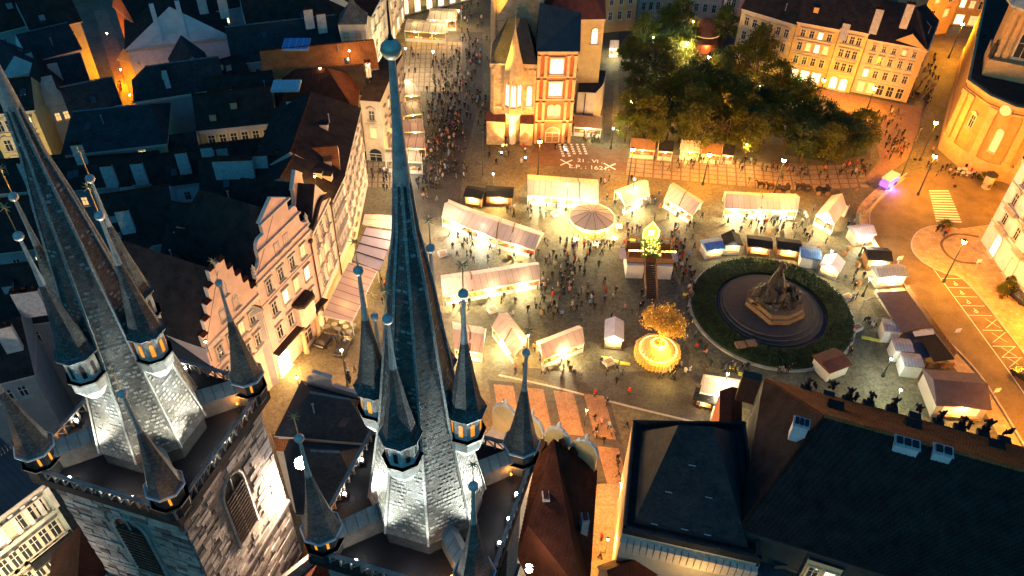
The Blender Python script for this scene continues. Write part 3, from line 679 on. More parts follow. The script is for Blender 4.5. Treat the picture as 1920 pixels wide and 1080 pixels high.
# floodlights on the church
def flood(px, py, z, target, watt, col, ang=70, r=0.10, bulb='bulb_white', label=None, size=0.14):
    p = G(px, py, z); t = thing('floodlight', label or 'small bright floodlight', 'floodlight', p - V((0, 0, 0.25)), 'floodlights on the church')
    d = (V(target) - p).normalized()
    m = MB(); m.box(tuple(p - V((0, 0, 0.25))), (0.3, 0.3, 0.1)); m.tube(p - V((0, 0, 0.2)), p - d * 0.12, 0.03, 0.03, 5); m.tube(p - d * 0.2, p - d * 0.02, size * 0.8, size * 1.2, 8); m.build('housing', ['dark_metal'], t)
    m = MB(); m.ball(p + d * 0.02, size, 10); m.build('lens', [bulb], t)
    spot(p + d * (size + 0.15), target, watt, col, ang, 0.7, r, parent=t)
    return t
# ------------------------------------------------------------------ house rows
def gable_wall(par, A, B, outline, z1, m, th=0.55, out=0.05, name='gable', trims=()):
    """outline: (share of the width, height above z1)"""
    A, B = xy(A), xy(B); d = (B - A).normalized(); n = V((d.y, -d.x, 0)); L_ = (B - A).length
    F = [A + d * (L_ * s) + n * out + V((0, 0, z1 + z)) for s, z in outline]; K = [p - n * th for p in F]
    mb = MB(); mb.face(F, 0); mb.face(K[::-1], 0)
    for i in range(len(F)):
        j = (i + 1) % len(F); mb.face([F[j], F[i], K[i], K[j]], 1)
    for s0, s1, z, h in trims:
        p, q = A + d * (L_ * s0), A + d * (L_ * s1); c = (p + q) / 2 + n * (out + 0.12); mb.box((c.x, c.y, z1 + z), ((q - p).length, 0.4, h), atan2(d.y, d.x), 1)
    return mb.build(name, [m, 'trim'], par)
def arc(cx, cz, r, a0, a1, n=6, W=1.0):
    return [(cx + r / W * cos(radians(a0 + (a1 - a0) * i / n)), cz + r * sin(radians(a0 + (a1 - a0) * i / n))) for i in range(n + 1)]
P0 = V((-34.1, 78.3, 0)); P1 = G(612, 605); P2 = V((-27.9, 107.0, 0)); P3 = V((-28.9, 129.2, 0)); dR = (P1 - P0).normalized()
# pink baroque house
W_ = (P1 - P0).length
pk = house('baroque_house', 'pink baroque house with a curly gable and an oriel bay over its doorway', rect(P0, P1, 15), 19.0, 26.5, 'pink_plaster', 'tile_dark', 'y', (0, 3), 0.1,
    wins=[(0, 4, [(15.6, 2.0, 1.1), (11.3, 2.2, 1.15)], 1.0, 'hood', 0.35), (0, 4, [(6.6, 2.4, 1.2)], 1.0, 'hood', 0.2, {(0, 2)}), ], bands=(14.4, 5.2), cat='house')
gable_wall(pk, P0, P1, [(0.02, 0), (0.98, 0), (0.98, 1.2)] + arc(0.98, 3.0, 1.5, 270, 180, 5, W_) + [(0.865, 3.6), (0.865, 4.2)] + arc(0.78, 4.6, 1.0, 0, 90, 4, W_) + [(0.72, 5.6), (0.72, 7.4), (0.75, 7.5), (0.5, 9.6), (0.25, 7.5), (0.28, 7.4), (0.28, 5.6)] + arc(0.22, 4.6, 1.0, 90, 180, 4, W_) + [(0.135, 4.2), (0.135, 3.6)] + arc(0.02, 3.0, 1.5, 0, -90, 5, W_)[::1] + [(0.02, 1.2)],
    19.05, 'pink_plaster', trims=((0.12, 0.88, 3.9, 0.25), (0.24, 0.76, 7.3, 0.25), (0, 1, 0.9, 0.2)))
nP = V((dR.y, -dR.x, 0)); rzP = atan2(dR.y, dR.x)
for s_ in (0.42, 0.58):
    p = P0 + dR * W_ * s_ + nP * 0.06; add_window(pk, (p.x, p.y, 20.3), rzP, 0.9, 1.5, 'plain')
m = MB()
for s_ in (0.02, 0.98):
    p = P0 + dR * W_ * s_; m.lathe((p.x, p.y, 20.2), [(0.3, 0), (0.3, 0.5), (0.15, 0.7), (0.32, 1.1), (0.1, 1.5), (0.02, 1.8)], 8)
m.build('urn', ['trim'], pk)
# oriel and portal
oc = P0 + dR * (W_ * 0.60); m = MB()
def obox(mb, c, w, out, z0, z1, mi, n, d):
    a = c - d * w / 2; b = c + d * w / 2; k = 0.5
    mb.prism([tuple(p)[:2] for p in (a, a + n * out * 0.6 + d * 0.0, a + d * k + n * out, b - d * k + n * out, b + n * out * 0.6, b)], z0, z1, mi, bottom=True)
obox(m, oc, 3.4, 1.6, 5.6, 9.4, 0, nP, dR); obox(m, oc, 3.8, 1.9, 9.4, 9.8, 1, nP, dR); obox(m, oc, 3.0, 1.2, 5.0, 5.6, 2, nP, dR); obox(m, oc, 3.6, 1.75, 9.8, 10.0, 3, nP, dR)
orl = m.build('oriel', ['trim', 'wood_dark', 'trim', 'tile_dark'], pk)
m = MB()
for x in (-0.75, 0.75):
    c = oc + dR * x + nP * 1.62
    m.face([c - dR * 0.55 + V((0, 0, 6.6)), c + dR * 0.55 + V((0, 0, 6.6)), c + dR * 0.55 + V((0, 0, 8.9)), c - dR * 0.55 + V((0, 0, 8.9))])
m.build('oriel_window', ['pane_lit'], orl)
for (s_, w_, h_, lm) in ((0.13, 2.6, 3.6, 'pane_white'), (0.62, 2.2, 3.2, 'wood_dark'), (0.88, 1.9, 3.0, 'pane_lit')):
    p = P0 + dR * W_ * s_; add_window(pk, (p.x, p.y, 0.25), rzP, w_, h_ - w_ / 2 + .4, 'arch', lm)
m = MB(); band(m, P0, P1, 5.25, 0.3, 1.1, 0); m.build('canopy_roof', ['tile_dark'], pk)
for s_ in (0.48, 0.76):
    p = P0 + dR * W_ * s_ + nP * 0.7; m = MB(); m.lathe((p.x, p.y, 0), [(0.5, 0), (0.5, 0.6), (0.35, 0.7), (0.33, 4.0), (0.5, 4.3), (0.5, 4.9)], 10); m.build('column', ['sandstone_plain'], pk)
point(P0 + dR * W_ * 0.13 + nP * 1.4 + V((0, 0, 2.2)), 900, WARM, 0.4, parent=pk)
# stepped gable house
S0 = P0 - dR * 11.0
sg = house('stepped_gable_house', 'orange-lit renaissance house with a stepped gable and painted front', rect(S0, P0 - dR * 0.1, 16), 17.0, 25.5, 'peach_plaster', 'tile_dark', 'y', (0, 0), 0.1,
    wins=[(0, 4, [(13.6, 2.0, 1.05)], 0.9, 'hood', 0.1), (0, 4, [(9.4, 2.1, 1.1)], 0.9, 'hood', 0.1), (0, 2, [(5.2, 2.6, 1.4)], 5.4, 'hood', 0.3)], bands=(12.6, 8.4))
W2 = 10.9; steps = [(0.0, 0)]; 
ol = [(0.0, 0), (1.0, 0)]; x = 1.0; z = 0
for k in range(5): ol += [(x, z + 1.9), (x - 0.092, z + 1.9)]; x -= 0.092; z += 1.9
ol2 = [(1 - a, b) for a, b in ol[2:]][::-1]
gable_wall(sg, S0, P0 - dR * 0.1, ol + ol2, 17.05, 'peach_plaster', trims=((0.0, 1.0, -0.1, 0.3),))
x = 0.0; z = 0.0
m = MB()
for k in range(5):
    for s_ in (x + 0.046, 1 - x - 0.046):
        p = S0 + dR * W2 * s_ - nP * 0.2; zz = 17.05 + z + 1.9; w_ = W2 * 0.1
        m = MB()
        for sd in (-1, 1): m.face([p - dR * w_ / 2 + nP * 0.5 * sd + V((0, 0, zz)), p + dR * w_ / 2 + nP * 0.5 * sd + V((0, 0, zz)), p + dR * w_ / 2 + V((0, 0, zz + 0.35)), p - dR * w_ / 2 + V((0, 0, zz + 0.35))])
        m.build('coping_tiles', ['tile_red'], sg)
    x += 0.092; z += 1.9
for s_, z_, w_ in ((0.38, 18.4, 0.9), (0.62, 18.4, 0.9), (0.5, 21.6, 0.8)):
    p = S0 + dR * W2 * s_ + nP * 0.06; add_window(sg, (p.x, p.y, z_), rzP, w_, 1.5, 'arch')
# small house before it, lower
N0 = S0 - dR * 7
house('corner_house', 'low orange-lit house with a dormer and lead roof in front of the church', rect(N0, S0 - dR * 0.1, 14), 13.5, 17.5, 'peach_plaster', 'roof_lead', 'x', (0, 0), 0.4,
    wins=[(0, 2, [(10.2, 1.8, 1.2), (6.2, 2.0, 1.2)], 1.0, 'hood', 0.3)])
# house with swept cornice
W3 = (P2 - P1).length; d3 = (P2 - P1).normalized(); n3 = V((d3.y, -d3.x, 0)); rz3 = atan2(d3.y, d3.x)
cv = house('swept_cornice_house', 'peach house with a wavy dark cornice and stucco windows', rect(P1 + d3 * 0.1, P1 + d3 * 9.2, 14), 18.0, 23.5, 'peach_plaster', 'tile_dark', 'y', (0, 3), 0.1,
    wins=[(0, 3, [(14.4, 2.0, 1.1), (10.6, 2.1, 1.1), (6.8, 2.2, 1.1)], 0.7, 'ped', 0.1)], bands=(9.7, 5.6))
ol = [(0, 0), (1, 0), (1, 0.8)] + [(1 - t / 10, 0.8 + 1.6 * sin(pi * t / 10) ** 2) for t in range(1, 10)] + [(0, 0.8)]
gable_wall(cv, P1 + d3 * 0.1, P1 + d3 * 9.2, ol, 18.05, 'peach_plaster')
gable_wall(cv, P1 + d3 * 1.5 - n3 * 2.5, P1 + d3 * 7.8 - n3 * 2.5, [(0, 0), (1, 0), (1, 3)] + arc(1, 4.2, 1.2, 270, 180, 4, 6.3) + [(0.8, 5.4), (0.86, 5.6), (0.5, 7.6), (0.14, 5.6), (0.2, 5.4)] + arc(0, 4.2, 1.2, 0, -90, 4, 6.3) + [(0, 3)], 18.1, 'peach_plaster')
m = MB(); cpts = [P1 + d3 * (0.1 + 9.1 * t / 10) for t in range(11)]
for i in range(10):
    z0_, z1_ = [18.85 + 1.6 * sin(pi * t / 10) ** 2 for t in (i, i + 1)]
    m.tube(cpts[i] + n3 * 0.3 + V((0, 0, z0_)), cpts[i + 1] + n3 * 0.3 + V((0, 0, z1_)), 0.42, 0.42, 6)
m.build('cornice_tiles', ['tile_dark'], cv)
C2 = P1 + d3 * 9.3
lr = house('long_pale_house', 'long pale house stepping back along the square with many small windows', rect(C2, P2, 14), 17.0, 21, 'cream_plaster', 'tile_dark', 'x', (0, 0), 0.4,
    wins=[(0, 4, [(13.6, 1.8, 1.0), (10.2, 1.9, 1.0), (6.8, 2.0, 1.0)], 0.6, 'hood', 0.1)], bands=(9.4, 5.4))
hr = house('peach_corner_house', 'tall peach house before the arcade with dense rows of windows', rect(P2 + V((-.1, .1, 0)), P3, 15), 16.5, 21.5, 'peach_plaster', 'tile_dark', 'x', (0, 3), 0.4,
    wins=[(0, 7, [(13.2, 1.6, 1.0), (10.0, 1.8, 1.0), (6.7, 1.8, 1.0), (3.4, 1.8, 1.0)], 0.6, 'hood', 0.15)], bands=(9.4, 12.4))
# rainwater pipes
for par, p in ((pk, P1 - dR * 0.4 + nP * 0.15), (lr, C2 + n3 * 0.2)):
    m = MB(); m.tube(p + V((0, 0, 0.2)), p + V((0, 0, 16.8)), 0.12, 0.12, 6); m.box((p.x, p.y, 16.8), (0.6, 0.6, 0.5)); m.build('drainpipe', ['wood_dark'], par)
# arcade house facing the camera
AA, AB = G(688, 300), G(724, 303)
ar = house('arcade_house', 'cream house with an arched passage through its foot behind the awnings', rect(AA, AB, 20), 13.6, 14.4, 'cream_plaster', 'tile_dark', 'x', (0, 0), 0.1,
    wins=[(0, 1, [(9.4, 2.0, 1.2), (5.4, 2.2, 1.3)], 0.6, 'ped', 0.9), (1, 6, [(9.4, 1.8, 1.0), (5.4, 1.8, 1.0)], 0.6, 'hood', 0.3)], bands=(8.4,))
dA = (AB - AA).normalized(); c = (AA + AB) / 2; add_window(ar, (c.x, c.y, 0), atan2(dA.y, dA.x), 2.6, 1.6, 'arch', 'dark_void')
# houses behind the far end of the square, top centre left
T0, T1 = G(690, 112), G(742, 92)
house('market_corner_house', 'tall pale house with glowing shop windows above the far terrace', rect(G(706, 150), G(760, 30), 14), 15.5, 20, 'cream_plaster', 'tile_red', 'x', (0, 0), 0.4,
    wins=[(0, 8, [(12.0, 1.9, 1.1), (8.6, 2.0, 1.1), (5.2, 2.0, 1.1)], 0.8, 'hood', 0.4), (0, 6, [(0.5, 3.2, 2.0)], 0.8, 'plain', 3)], bands=(4.4, 11.0))
house('lit_far_house', 'bright yellow house front closing the far end of the terraces', rect(G(745, 33), G(905, -5), 12), 15, 20, 'yellow_plaster', 'tile_dark', 'x', (0, 0), 0.4,
    wins=[(0, 9, [(9.6, 1.9, 1.2), (5.6, 2.0, 1.2)], 0.8, 'hood', 0.5), (0, 7, [(0.5, 3.0, 1.8)], 0.8, 'arch', 3)], bands=(4.6,))
# small belvedere on the roofs
bv = thing('roof_belvedere', 'small square belvedere with two arched openings and a slate cap above the orange roof', 'tower', G(668, 95, 14))
c = G(668, 88, 14); m = MB(); m.box((c.x, c.y, 12), (5.2, 5.2, 8.2), 0.1); m.build('wall', ['cream_plaster'], bv)
m = MB(); m.lathe((c.x, c.y, 20.2), [(4.1, 0), (2.4, 1.5), (0.9, 3.2), (0.05, 5.4)], 4, pi / 4 + 0.1); m.build('roof', ['slate'], bv)
for k in (-1.2, 1.2): add_window(bv, (c.x + k, c.y - 2.62 + 0.1 * k, 15.2), 0.1, 1.4, 2.6, 'arch', 'ochre_plaster')
def rh(name, label, a, b, depth, z1, zr, wall, roof, axis='x', ins=(0, 0), wins=(), **k):
    return house(name, label, rect(G(*a, z1), G(*b, z1), depth), z1, zr, wall, roof, axis, ins, wins=wins, group=k.pop('group', None), **k)
def ch_at(px, py, z, sx=1.6, sy=0.7, h=2.2): p = G(px, py, z); return (p.x, p.y, z - 1.5, sx, sy, h + 1.5)
rh('lit_roof_house', 'house with an orange floodlit tile roof below the belvedere', (500, 150), (706, 128), 7, 14.5, 19, 'white_plaster', 'tile_orange_lit', chim=[ch_at(690, 130, 17, 1, 1, 1.6)], wins=[(0, 2, [(11.6, 1.4, 1.2)], 3.0, 'plain', 0)])
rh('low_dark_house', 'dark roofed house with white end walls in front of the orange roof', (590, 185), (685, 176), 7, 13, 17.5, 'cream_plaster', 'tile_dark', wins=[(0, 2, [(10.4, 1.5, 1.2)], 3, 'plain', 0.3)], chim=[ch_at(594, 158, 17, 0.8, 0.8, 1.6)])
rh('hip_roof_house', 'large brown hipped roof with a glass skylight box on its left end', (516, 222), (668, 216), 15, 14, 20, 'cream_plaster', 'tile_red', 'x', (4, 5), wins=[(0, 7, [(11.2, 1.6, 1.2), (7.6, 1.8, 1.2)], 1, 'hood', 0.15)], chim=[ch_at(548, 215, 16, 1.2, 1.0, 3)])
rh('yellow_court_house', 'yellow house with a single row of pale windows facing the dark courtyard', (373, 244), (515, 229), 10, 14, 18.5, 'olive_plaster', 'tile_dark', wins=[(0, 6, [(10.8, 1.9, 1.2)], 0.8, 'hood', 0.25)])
rh('orange_ridge_house', 'small hipped roof lit orange beside the pale windows', (550, 276), (640, 270), 6, 13.5, 17, 'cream_plaster', 'tile_orange_lit', 'x', (2, 3))
rh('statue_roof_house', 'corrugated orange roof with small statues along its parapet', (528, 335), (634, 326), 6, 16.5, 20, 'peach_plaster', 'tile_orange_lit')
rh('dark_row_house', 'dark roof ridge behind the pink curly gable', (380, 372), (545, 366), 9, 15.5, 20, 'grey_plaster', 'tile_dark', chim=[ch_at(488, 310, 19, 2.5, 0.8, 2), ch_at(440, 318, 19, 6, 1.2, 2)])
rh('brown_wide_house', 'wide brown roof left of the curly gable', (300, 500), (440, 525), 14, 14.5, 21, 'grey_plaster', 'tile_dark', 'x', (0, 0), chim=[ch_at(352, 445, 20, 1.4, 1.4, 2.4)])
rh('school_side_house', 'steep red-brown roof with a bare side wall before the stepped gable', (300, 560), (372, 640), 9, 15, 21, 'grey_plaster', 'tile_red', 'x', (0, 0))
dk = 'dark tiled town houses behind the square'
rh('town_house', 'very dark square roof above a strip of yellow wall', (118, 290), (310, 268), 14, 15, 19, 'yellow_plaster', 'roof_slate', 'x', (2, 2), group=dk, wins=[(0, 7, [(12.2, 1.8, 1.3)], 1, 'arch', 0.1)], chim=[ch_at(150, 292, 18)])
rh('town_house', 'ochre house with hooded windows at the left edge of the view', (-30, 215), (62, 205), 9, 17, 21, 'yellow_plaster', 'tile_dark', group=dk, wins=[(0, 4, [(13.4, 2.0, 1.2), (9.4, 2.2, 1.2), (5.2, 2.4, 1.3)], 0.8, 'ped', 0)])
rh('town_house', 'blue-lit white gable with one red window between two chimneys', (238, 92), (430, 68), 15, 13.5, 21.5, 'white_plaster', 'tile_dark', 'y', (0, 0), group=dk, wins=[(0, 1, [(14.2, 1.5, 1.3)], 5, 'plain', 0, {(0, 0)})])
gw = bpy.context.scene.objects.get('town_house.002')
A_, B_ = G(238, 92, 13.5), G(430, 68, 13.5); d_ = (B_ - A_).normalized(); L_ = (B_ - A_).length; rz_ = atan2(d_.y, d_.x); nn = V((d_.y, -d_.x, 0))
for s_, z_, lm in ((0.28, 14.6, 'pane_dark'), (0.46, 16.2, 'pane_red'), (0.80, 13.9, 'pane_dark'), (0.86, 13.9, 'pane_dark')):
    p = A_ + d_ * L_ * s_; add_window(gw, (p.x, p.y, z_), rz_, 1.3, 1.5, 'bare', lm)
for s_ in (0.34, 0.58):
    p = A_ + d_ * L_ * s_ + nn * 0.3; m = MB(); m.box((p.x, p.y, 14.2), (0.9, 0.6, 8.2), rz_); m.build('chimney', ['white_plaster'], gw)
rh('town_house', 'long low white wall with tiny square windows under the blue gable', (318, 92), (440, 72), 4, 12, 12.6, 'white_plaster', 'roof_slate', group=dk, wins=[(0, 3, [(9.8, 1.0, 0.9)], 2, 'bare', 0)])
rh('town_house', 'grey gable end with a single slit window and lit balcony strip', (336, 150), (402, 137), 10, 13, 17.5, 'grey_plaster', 'roof_slate', 'y', (0, 0), group=dk, wins=[(0, 2, [(10.5, 1.4, 1.4)], 1, 'bare', 2)])
rh('town_house', 'small house with warm glowing attic windows behind parapet pots', (405, 158), (468, 140), 7, 13, 16, 'sand_plaster', 'tile_dark', group=dk, wins=[(0, 4, [(10.8, 1.5, 1.4)], 0.6, 'bare', 1.2)])
rh('town_house', 'dark roof in front of the glowing attic windows', (255, 190), (420, 165), 9, 13.5, 18, 'grey_plaster', 'roof_slate', 'x', (3, 0), group=dk, chim=[ch_at(312, 150, 17, .9, .9)])
rh('town_house', 'dark roof with blue chimney stacks beyond the yellow court', (305, 300), (372, 290), 6, 12, 15, 'grey_plaster', 'tile_dark', group=dk)
for i, (a, b, dp, z1, zr, wl, rf, ax, ins, lb, chs) in enumerate([
    ((-40, 365), (120, 352), 9, 12.5, 16, 'grey', 'tile_dark', 'x', (0, 0), 'dark roof behind the left spire with blue chimneys', [(55, 330, 19)]),
    ((110, 358), (300, 341), 8, 12.5, 16, 'grey', 'tile_dark', 'x', (0, 0), 'dark roof right of the left spire with tall blue chimneys', [(207, 335, 16), (263, 330, 16), (245, 372, 14)]),
    ((290, 352), (400, 337), 9, 12.5, 16, 'white', 'tile_dark', 'x', (0, 0), 'dark roof with a leaning blue chimney wall', [(345, 310, 16), (392, 300, 16)]),
    ((395, 315), (520, 300), 6, 11, 14, 'white', 'tile_dark', 'x', (0, 0), 'dark roof carrying a white stepped firewall', [(420, 300, 13), (500, 292, 13)]),
    ((-60, 480), (100, 460), 12, 16, 21, 'grey', 'tile_dark', 'x', (0, 0), 'flat dark roof left of the small pinnacles', []),
    ((210, 470), (330, 450), 13, 15, 20.5, 'grey', 'tile_dark', 'x', (0, 0), 'dark roof between the spire and the red roof', [(237, 420, 19)]),
    ((-60, 620), (90, 600), 12, 17, 22, 'grey', 'tile_dark', 'x', (0, 0), 'dark roof with small blue chimneys left of the pinnacles', [(50, 575, 21), (70, 572, 21)]),
    ((-60, 730), (60, 700), 10, 16, 21, 'grey', 'tile_dark', 'x', (0, 0), 'dark roof with one broad pale blue chimney at the left edge', [(20, 640, 20)]),
    ((0, 150), (80, 128), 9, 14, 18, 'white', 'roof_slate', 'y', (0, 0), 'blue walled house beside the tip of the left spire', []),
    ((65, 205), (135, 190), 10, 13, 19, 'white', 'tile_dark', 'y', (0, 0), 'tall blue-white gable right of the spire tip', [(95, 165, 17)]),
    ((60, 115), (150, 92), 10, 13, 17, 'white', 'roof_slate', 'x', (0, 0), 'low roof with a blue parapet wall', []),
    ((-60, 75), (60, 45), 12, 15, 20, 'grey', 'tile_dark', 'x', (0, 0), 'dark house in the far left corner with pale windows', []),
    ((60, 60), (150, 40), 10, 15, 20, 'grey', 'tile_dark', 'x', (0, 0), 'dark far house with two yellow windows', []),
    ((90, 165), (165, 150), 8, 12, 16, 'grey', 'roof_slate', 'x', (0, 0), 'low slate roof beside the orange alley', [(105, 140, 15)]),
    ((135, 215), (225, 195), 7, 13, 17, 'grey', 'roof_slate', 'x', (0, 0), 'low roof with a blue tarpaulin at the foot of the alley', []),
    ((255, 45), (330, 25), 12, 15, 21, 'rust', 'tile_dark', 'x', (0, 0), 'dark rust house right of the orange alley', [(330, 5, 19)]),
    ((340, 30), (500, 5), 12, 15, 21, 'grey', 'tile_dark', 'x', (0, 0), 'long dark roof in the far distance', [(420, 20, 20), (380, 12, 20)]),
    ((470, 65), (660, 40), 12, 15, 21, 'grey', 'tile_dark', 'x', (0, 0), 'dark roof beside the far pale facade', [(580, 40, 20), (604, 48, 19)]),
    ((440, 120), (640, 95), 11, 14, 19.5, 'grey', 'roof_slate', 'x', (0, 0), 'dark roof with a blue gridded skylight', []),
    ((400, 215), (520, 200), 10, 13, 18, 'grey', 'tile_dark', 'x', (0, 0), 'dark roof above the pale window row', [(430, 190, 16)]),
]):
    h = rh('town_house', lb, a, b, dp, z1, zr, wl + '_plaster', rf, ax, ins, group=dk, cornice=False, chim=[ch_at(*c, sx=1.8, sy=0.8, h=2.6) for c in chs],
           wins=[(0, 3, [(z1 - 3.2, 1.5, 1.0)], 1, 'bare', 0.15)])
sk = bpy.context.scene.objects
def roof_glass(px, py, z, w_, h_, nx, ny, label, mt='pane_dark', rz=0.1):
    p = G(px, py, z); t = thing('skylight', label, 'skylight', p); m = MB(); m.box(tuple(p), (w_, h_, 0.4), rz); m.build('frame', ['lead_edge'], t)
    ca, sa = cos(rz), sin(rz)
    for i in range(nx):
        for j in range(ny):
            x = (i + 0.5 - nx / 2) * w_ / nx; y = (j + 0.5 - ny / 2) * h_ / ny
            m = MB(); m.box((p.x + x * ca - y * sa, p.y + x * sa + y * ca, z + 0.4), (w_ / nx * 0.85, h_ / ny * 0.85, 0.05), rz); m.build('pane', [mt], t)
roof_glass(556, 85, 18.6, 5.2, 5.0, 4, 4, 'blue gridded skylight on the dark roof', 'blue_roof')
roof_glass(537, 163, 19.2, 5.0, 4.0, 5, 1, 'white glass box on the brown hipped roof', 'lead_edge')
# alley between the left houses, lit orange
sheet('alley', [(176, 20), (200, 18), (215, 60), (232, 110), (248, 190), (232, 192), (205, 120), (190, 70)], 0.01, 'salmon_slab')
rh('alley_house', 'narrow house glowing orange on the right side of the alley', (222, 110), (262, 118), 18, 10, 13, 'ochre_plaster', 'tile_dark', 'y', (0, 0), wins=[(3, 6, [(6, 1.8, 1.2)], 1, 'hood', 0)], cornice=False)
# ------------------------------------------------------------------ houses in the top right
row = 'row of yellow houses at the far right of the square'
def rowhouse(label, a, b, z1, wall, roof, cols, rows, lit, bands, zr=None, chim=(), dp=12, style='hood', ins=(0, 0)):
    return house('yellow_row_house', label, rect(G(*a), G(*b), dp), z1, zr or z1 + 6, wall, roof, 'x', ins, 0.35, wins=[(0, cols, rows, 0.8, style, lit)], bands=bands, chim=chim, group=row)
rowhouse('plain yellow house with paired windows half hidden by a tall tree', (1370, 115), (1466, 147), 13.6, 'yellow_plaster', 'tile_dark', 6, [(10.0, 1.9, 1.1), (6.4, 2.0, 1.1), (2.6, 2.0, 1.1)], 0.05, (5.2, 8.9))
hA = rowhouse('four window ochre house above the glowing shopfronts with a green sign', (1467, 147.5), (1542, 163), 14.4, 'ochre_plaster', 'tile_dark', 4, [(11.2, 1.6, 1.1), (7.9, 1.9, 1.1), (4.6, 1.9, 1.1)], 0.25, (3.7, 7.1, 10.6))
hB = rowhouse('narrow three window house with an arched door and white lit stalls', (1543, 163.3), (1592, 174), 14.8, 'yellow_plaster', 'tile_dark', 3, [(11.6, 1.7, 1.1), (8.2, 1.8, 1.1), (4.9, 1.9, 1.1)], 0.0, (3.9, 7.4, 10.9), chim=[ch_at(1583, 62, 18)])
hC = rowhouse('wide cream house with five window columns and a hipped roof', (1594, 172), (1697, 192), 13.3, 'sand_plaster', 'tile_dark', 5, [(10.9, 1.2, 0.9), (7.8, 1.7, 1.0), (4.4, 1.8, 1.1), (0.6, 2.4, 1.5)], 0.2, (3.6,), zr=19.5, chim=[ch_at(1640, 50, 18, 1.6, 1.0, 4), ch_at(1697, 40, 18, 1.6, 1.0, 4)], dp=16, ins=(0, 5))
facade(hA, G(1467, 147.5), G(1542, 163), 3, [(0.5, 2.6, 2.0)], 0.8, 'plain', 5); facade(hB, G(1543, 163.3), G(1592, 174), 2, [(0.3, 2.0, 1.7)], 0.8, 'arch', 5)
p = G(1490, 148, 3.4); m = MB(); m.box((p.x, p.y - 0.4, 3.3), (3.6, 0.3, 0.7), -0.38); m.build('shop_sign', ['green_sign'], hA)
house('side_house', 'narrow ochre house turned to the side street', rect(G(1699, 193), G(1722, 133), 8), 13, 16, 'ochre_plaster', 'tile_dark', 'x', (0, 0), 0.3, wins=[(0, 3, [(9.6, 1.9, 1.2), (5.6, 2.0, 1.2)], 0.8, 'hood', 0.1)])
house('street_end_house', 'ochre house closing the side street with a lit shopfront', rect(G(1775, 45), G(1838, 52), 12), 15, 19, 'ochre_plaster', 'tile_dark', 'x', (0, 0), 0.3, wins=[(0, 3, [(9, 2.0, 1.4), (5, 2.0, 1.4)], 0.8, 'hood', 0.5), (0, 2, [(0.4, 2.6, 2.2)], 0.8, 'plain', 0.9)])
house('street_side_house', 'ochre house behind the wide cream one', rect(G(1715, 70), G(1774, 62), 10), 13, 17, 'ochre_plaster', 'tile_dark', 'x', (0, 0), 0.3, wins=[(0, 2, [(9, 1.9, 1.3), (5, 2.0, 1.4)], 0.8, 'hood', 0.1)])
# far houses above the park
far = 'dim houses behind the park'
for lb, a, b, z1, wl, cols, lit, rf in [
    ('dim brown house with barred windows behind the tower', (1128, 62), (1188, 56), 16, 'ochre', 3, 0, 'tile_dark'), ('pale teal house with an awning glow at its foot', (1192, 42), (1240, 40), 15, 'palegreen', 3, 0.1, 'tile_dark'),
    ('dim house with one bright window', (1241, 42), (1268, 42), 15, 'ochre', 2, 0.5, 'tile_dark'), ('pink house with ornate windows behind the domed kiosk', (1272, 40), (1345, 48), 15, 'pink', 4, 0.1, 'tile_dark'),
    ('dim pink house beside the yellow row', (1346, 60), (1372, 66), 14, 'peach', 2, 0.0, 'tile_dark')]:
    house('far_house', lb, rect(G(*a), G(*b), 12), z1, z1 + 4, wl + '_plaster', rf, 'x', (0, 0), 0.3, wins=[(0, cols, [(11, 1.9, 1.1), (7.4, 2.0, 1.1), (3.4, 2.0, 1.1)], 0.6, 'hood', lit)], group=far)
for (a, b), wh in zip((((1845, -30), (1990, 10)), ((900, -30), (1130, -30)), ((480, -20), (650, -40)), ((1380, -30), (1700, -20)), ((-150, -20), (200, -40))), ('beyond the baroque church', 'behind the town hall tower', 'beyond the blue gridded skylight', 'behind the yellow row', 'beyond the orange alley')):
    house('far_house', 'dim house block ' + wh, rect(G(*a), G(*b), 14), 14, 19, 'sand_plaster', 'tile_dark', 'x', (0, 0), 0.3, wins=[(0, 8, [(9, 1.9, 1.1), (5, 2.0, 1.1)], 0.6, 'hood', .15)], group=far)
# ------------------------------------------------------------------ town hall
th0, th1 = V((-5.4, 146.6, 0)), V((3.4, 147.0, 0)); hall = thing('town_hall', 'floodlit gothic town hall with chapel oriel, red renaissance front and huge stone tower', 'town hall', (1, 150, 0))
m = MB(); cp = [(-5.6, 146.9), (-5.0, 146.4), (3.45, 146.9), (3.45, 156), (-5.6, 156)]; m.prism(cp, 0, 17.4, 0); m.prism([(-5.9, 146.6), (3.5, 146.7), (3.5, 147.0), (-5.9, 147.0)], 16.9, 17.7, 1, bottom=True)
m.prism([(-6.4, 145.2), (-2.6, 145.0), (-2.6, 147), (-6.4, 147)], 0, 5.6, 0); m.prism([(0.6, 145.3), (3.3, 145.3), (3.3, 147), (0.6, 147)], 0, 5.2, 0)
for i in range(10): m.box((-5.2 + i * 0.92, 146.55, 15.6), (0.45, 0.3, 1.0), 0, 1)
chp = m.build('chapel_wall', ['sandstone', 'sandstone_plain'], hall)
m = MB(); m.face([(-6.5, 145.1, 5.6), (-2.5, 144.9, 5.6), (-2.5, 147, 6.9), (-6.5, 147, 6.9)]); m.face([(0.5, 145.2, 5.2), (3.35, 145.2, 5.2), (3.35, 147, 6.5), (0.5, 147, 6.5)]); m.build('porch_roof', ['rust_roof'], chp)
m = roof_mesh([(-5.6, 146.7, 0), (3.45, 146.9, 0), (3.45, 155.5, 0), (-5.6, 155.5, 0)], 17.6, 25.2, 'x', (3.2, 2.4), 0.15); m.build('chapel_roof', ['roof_slate', 'trim'], hall)
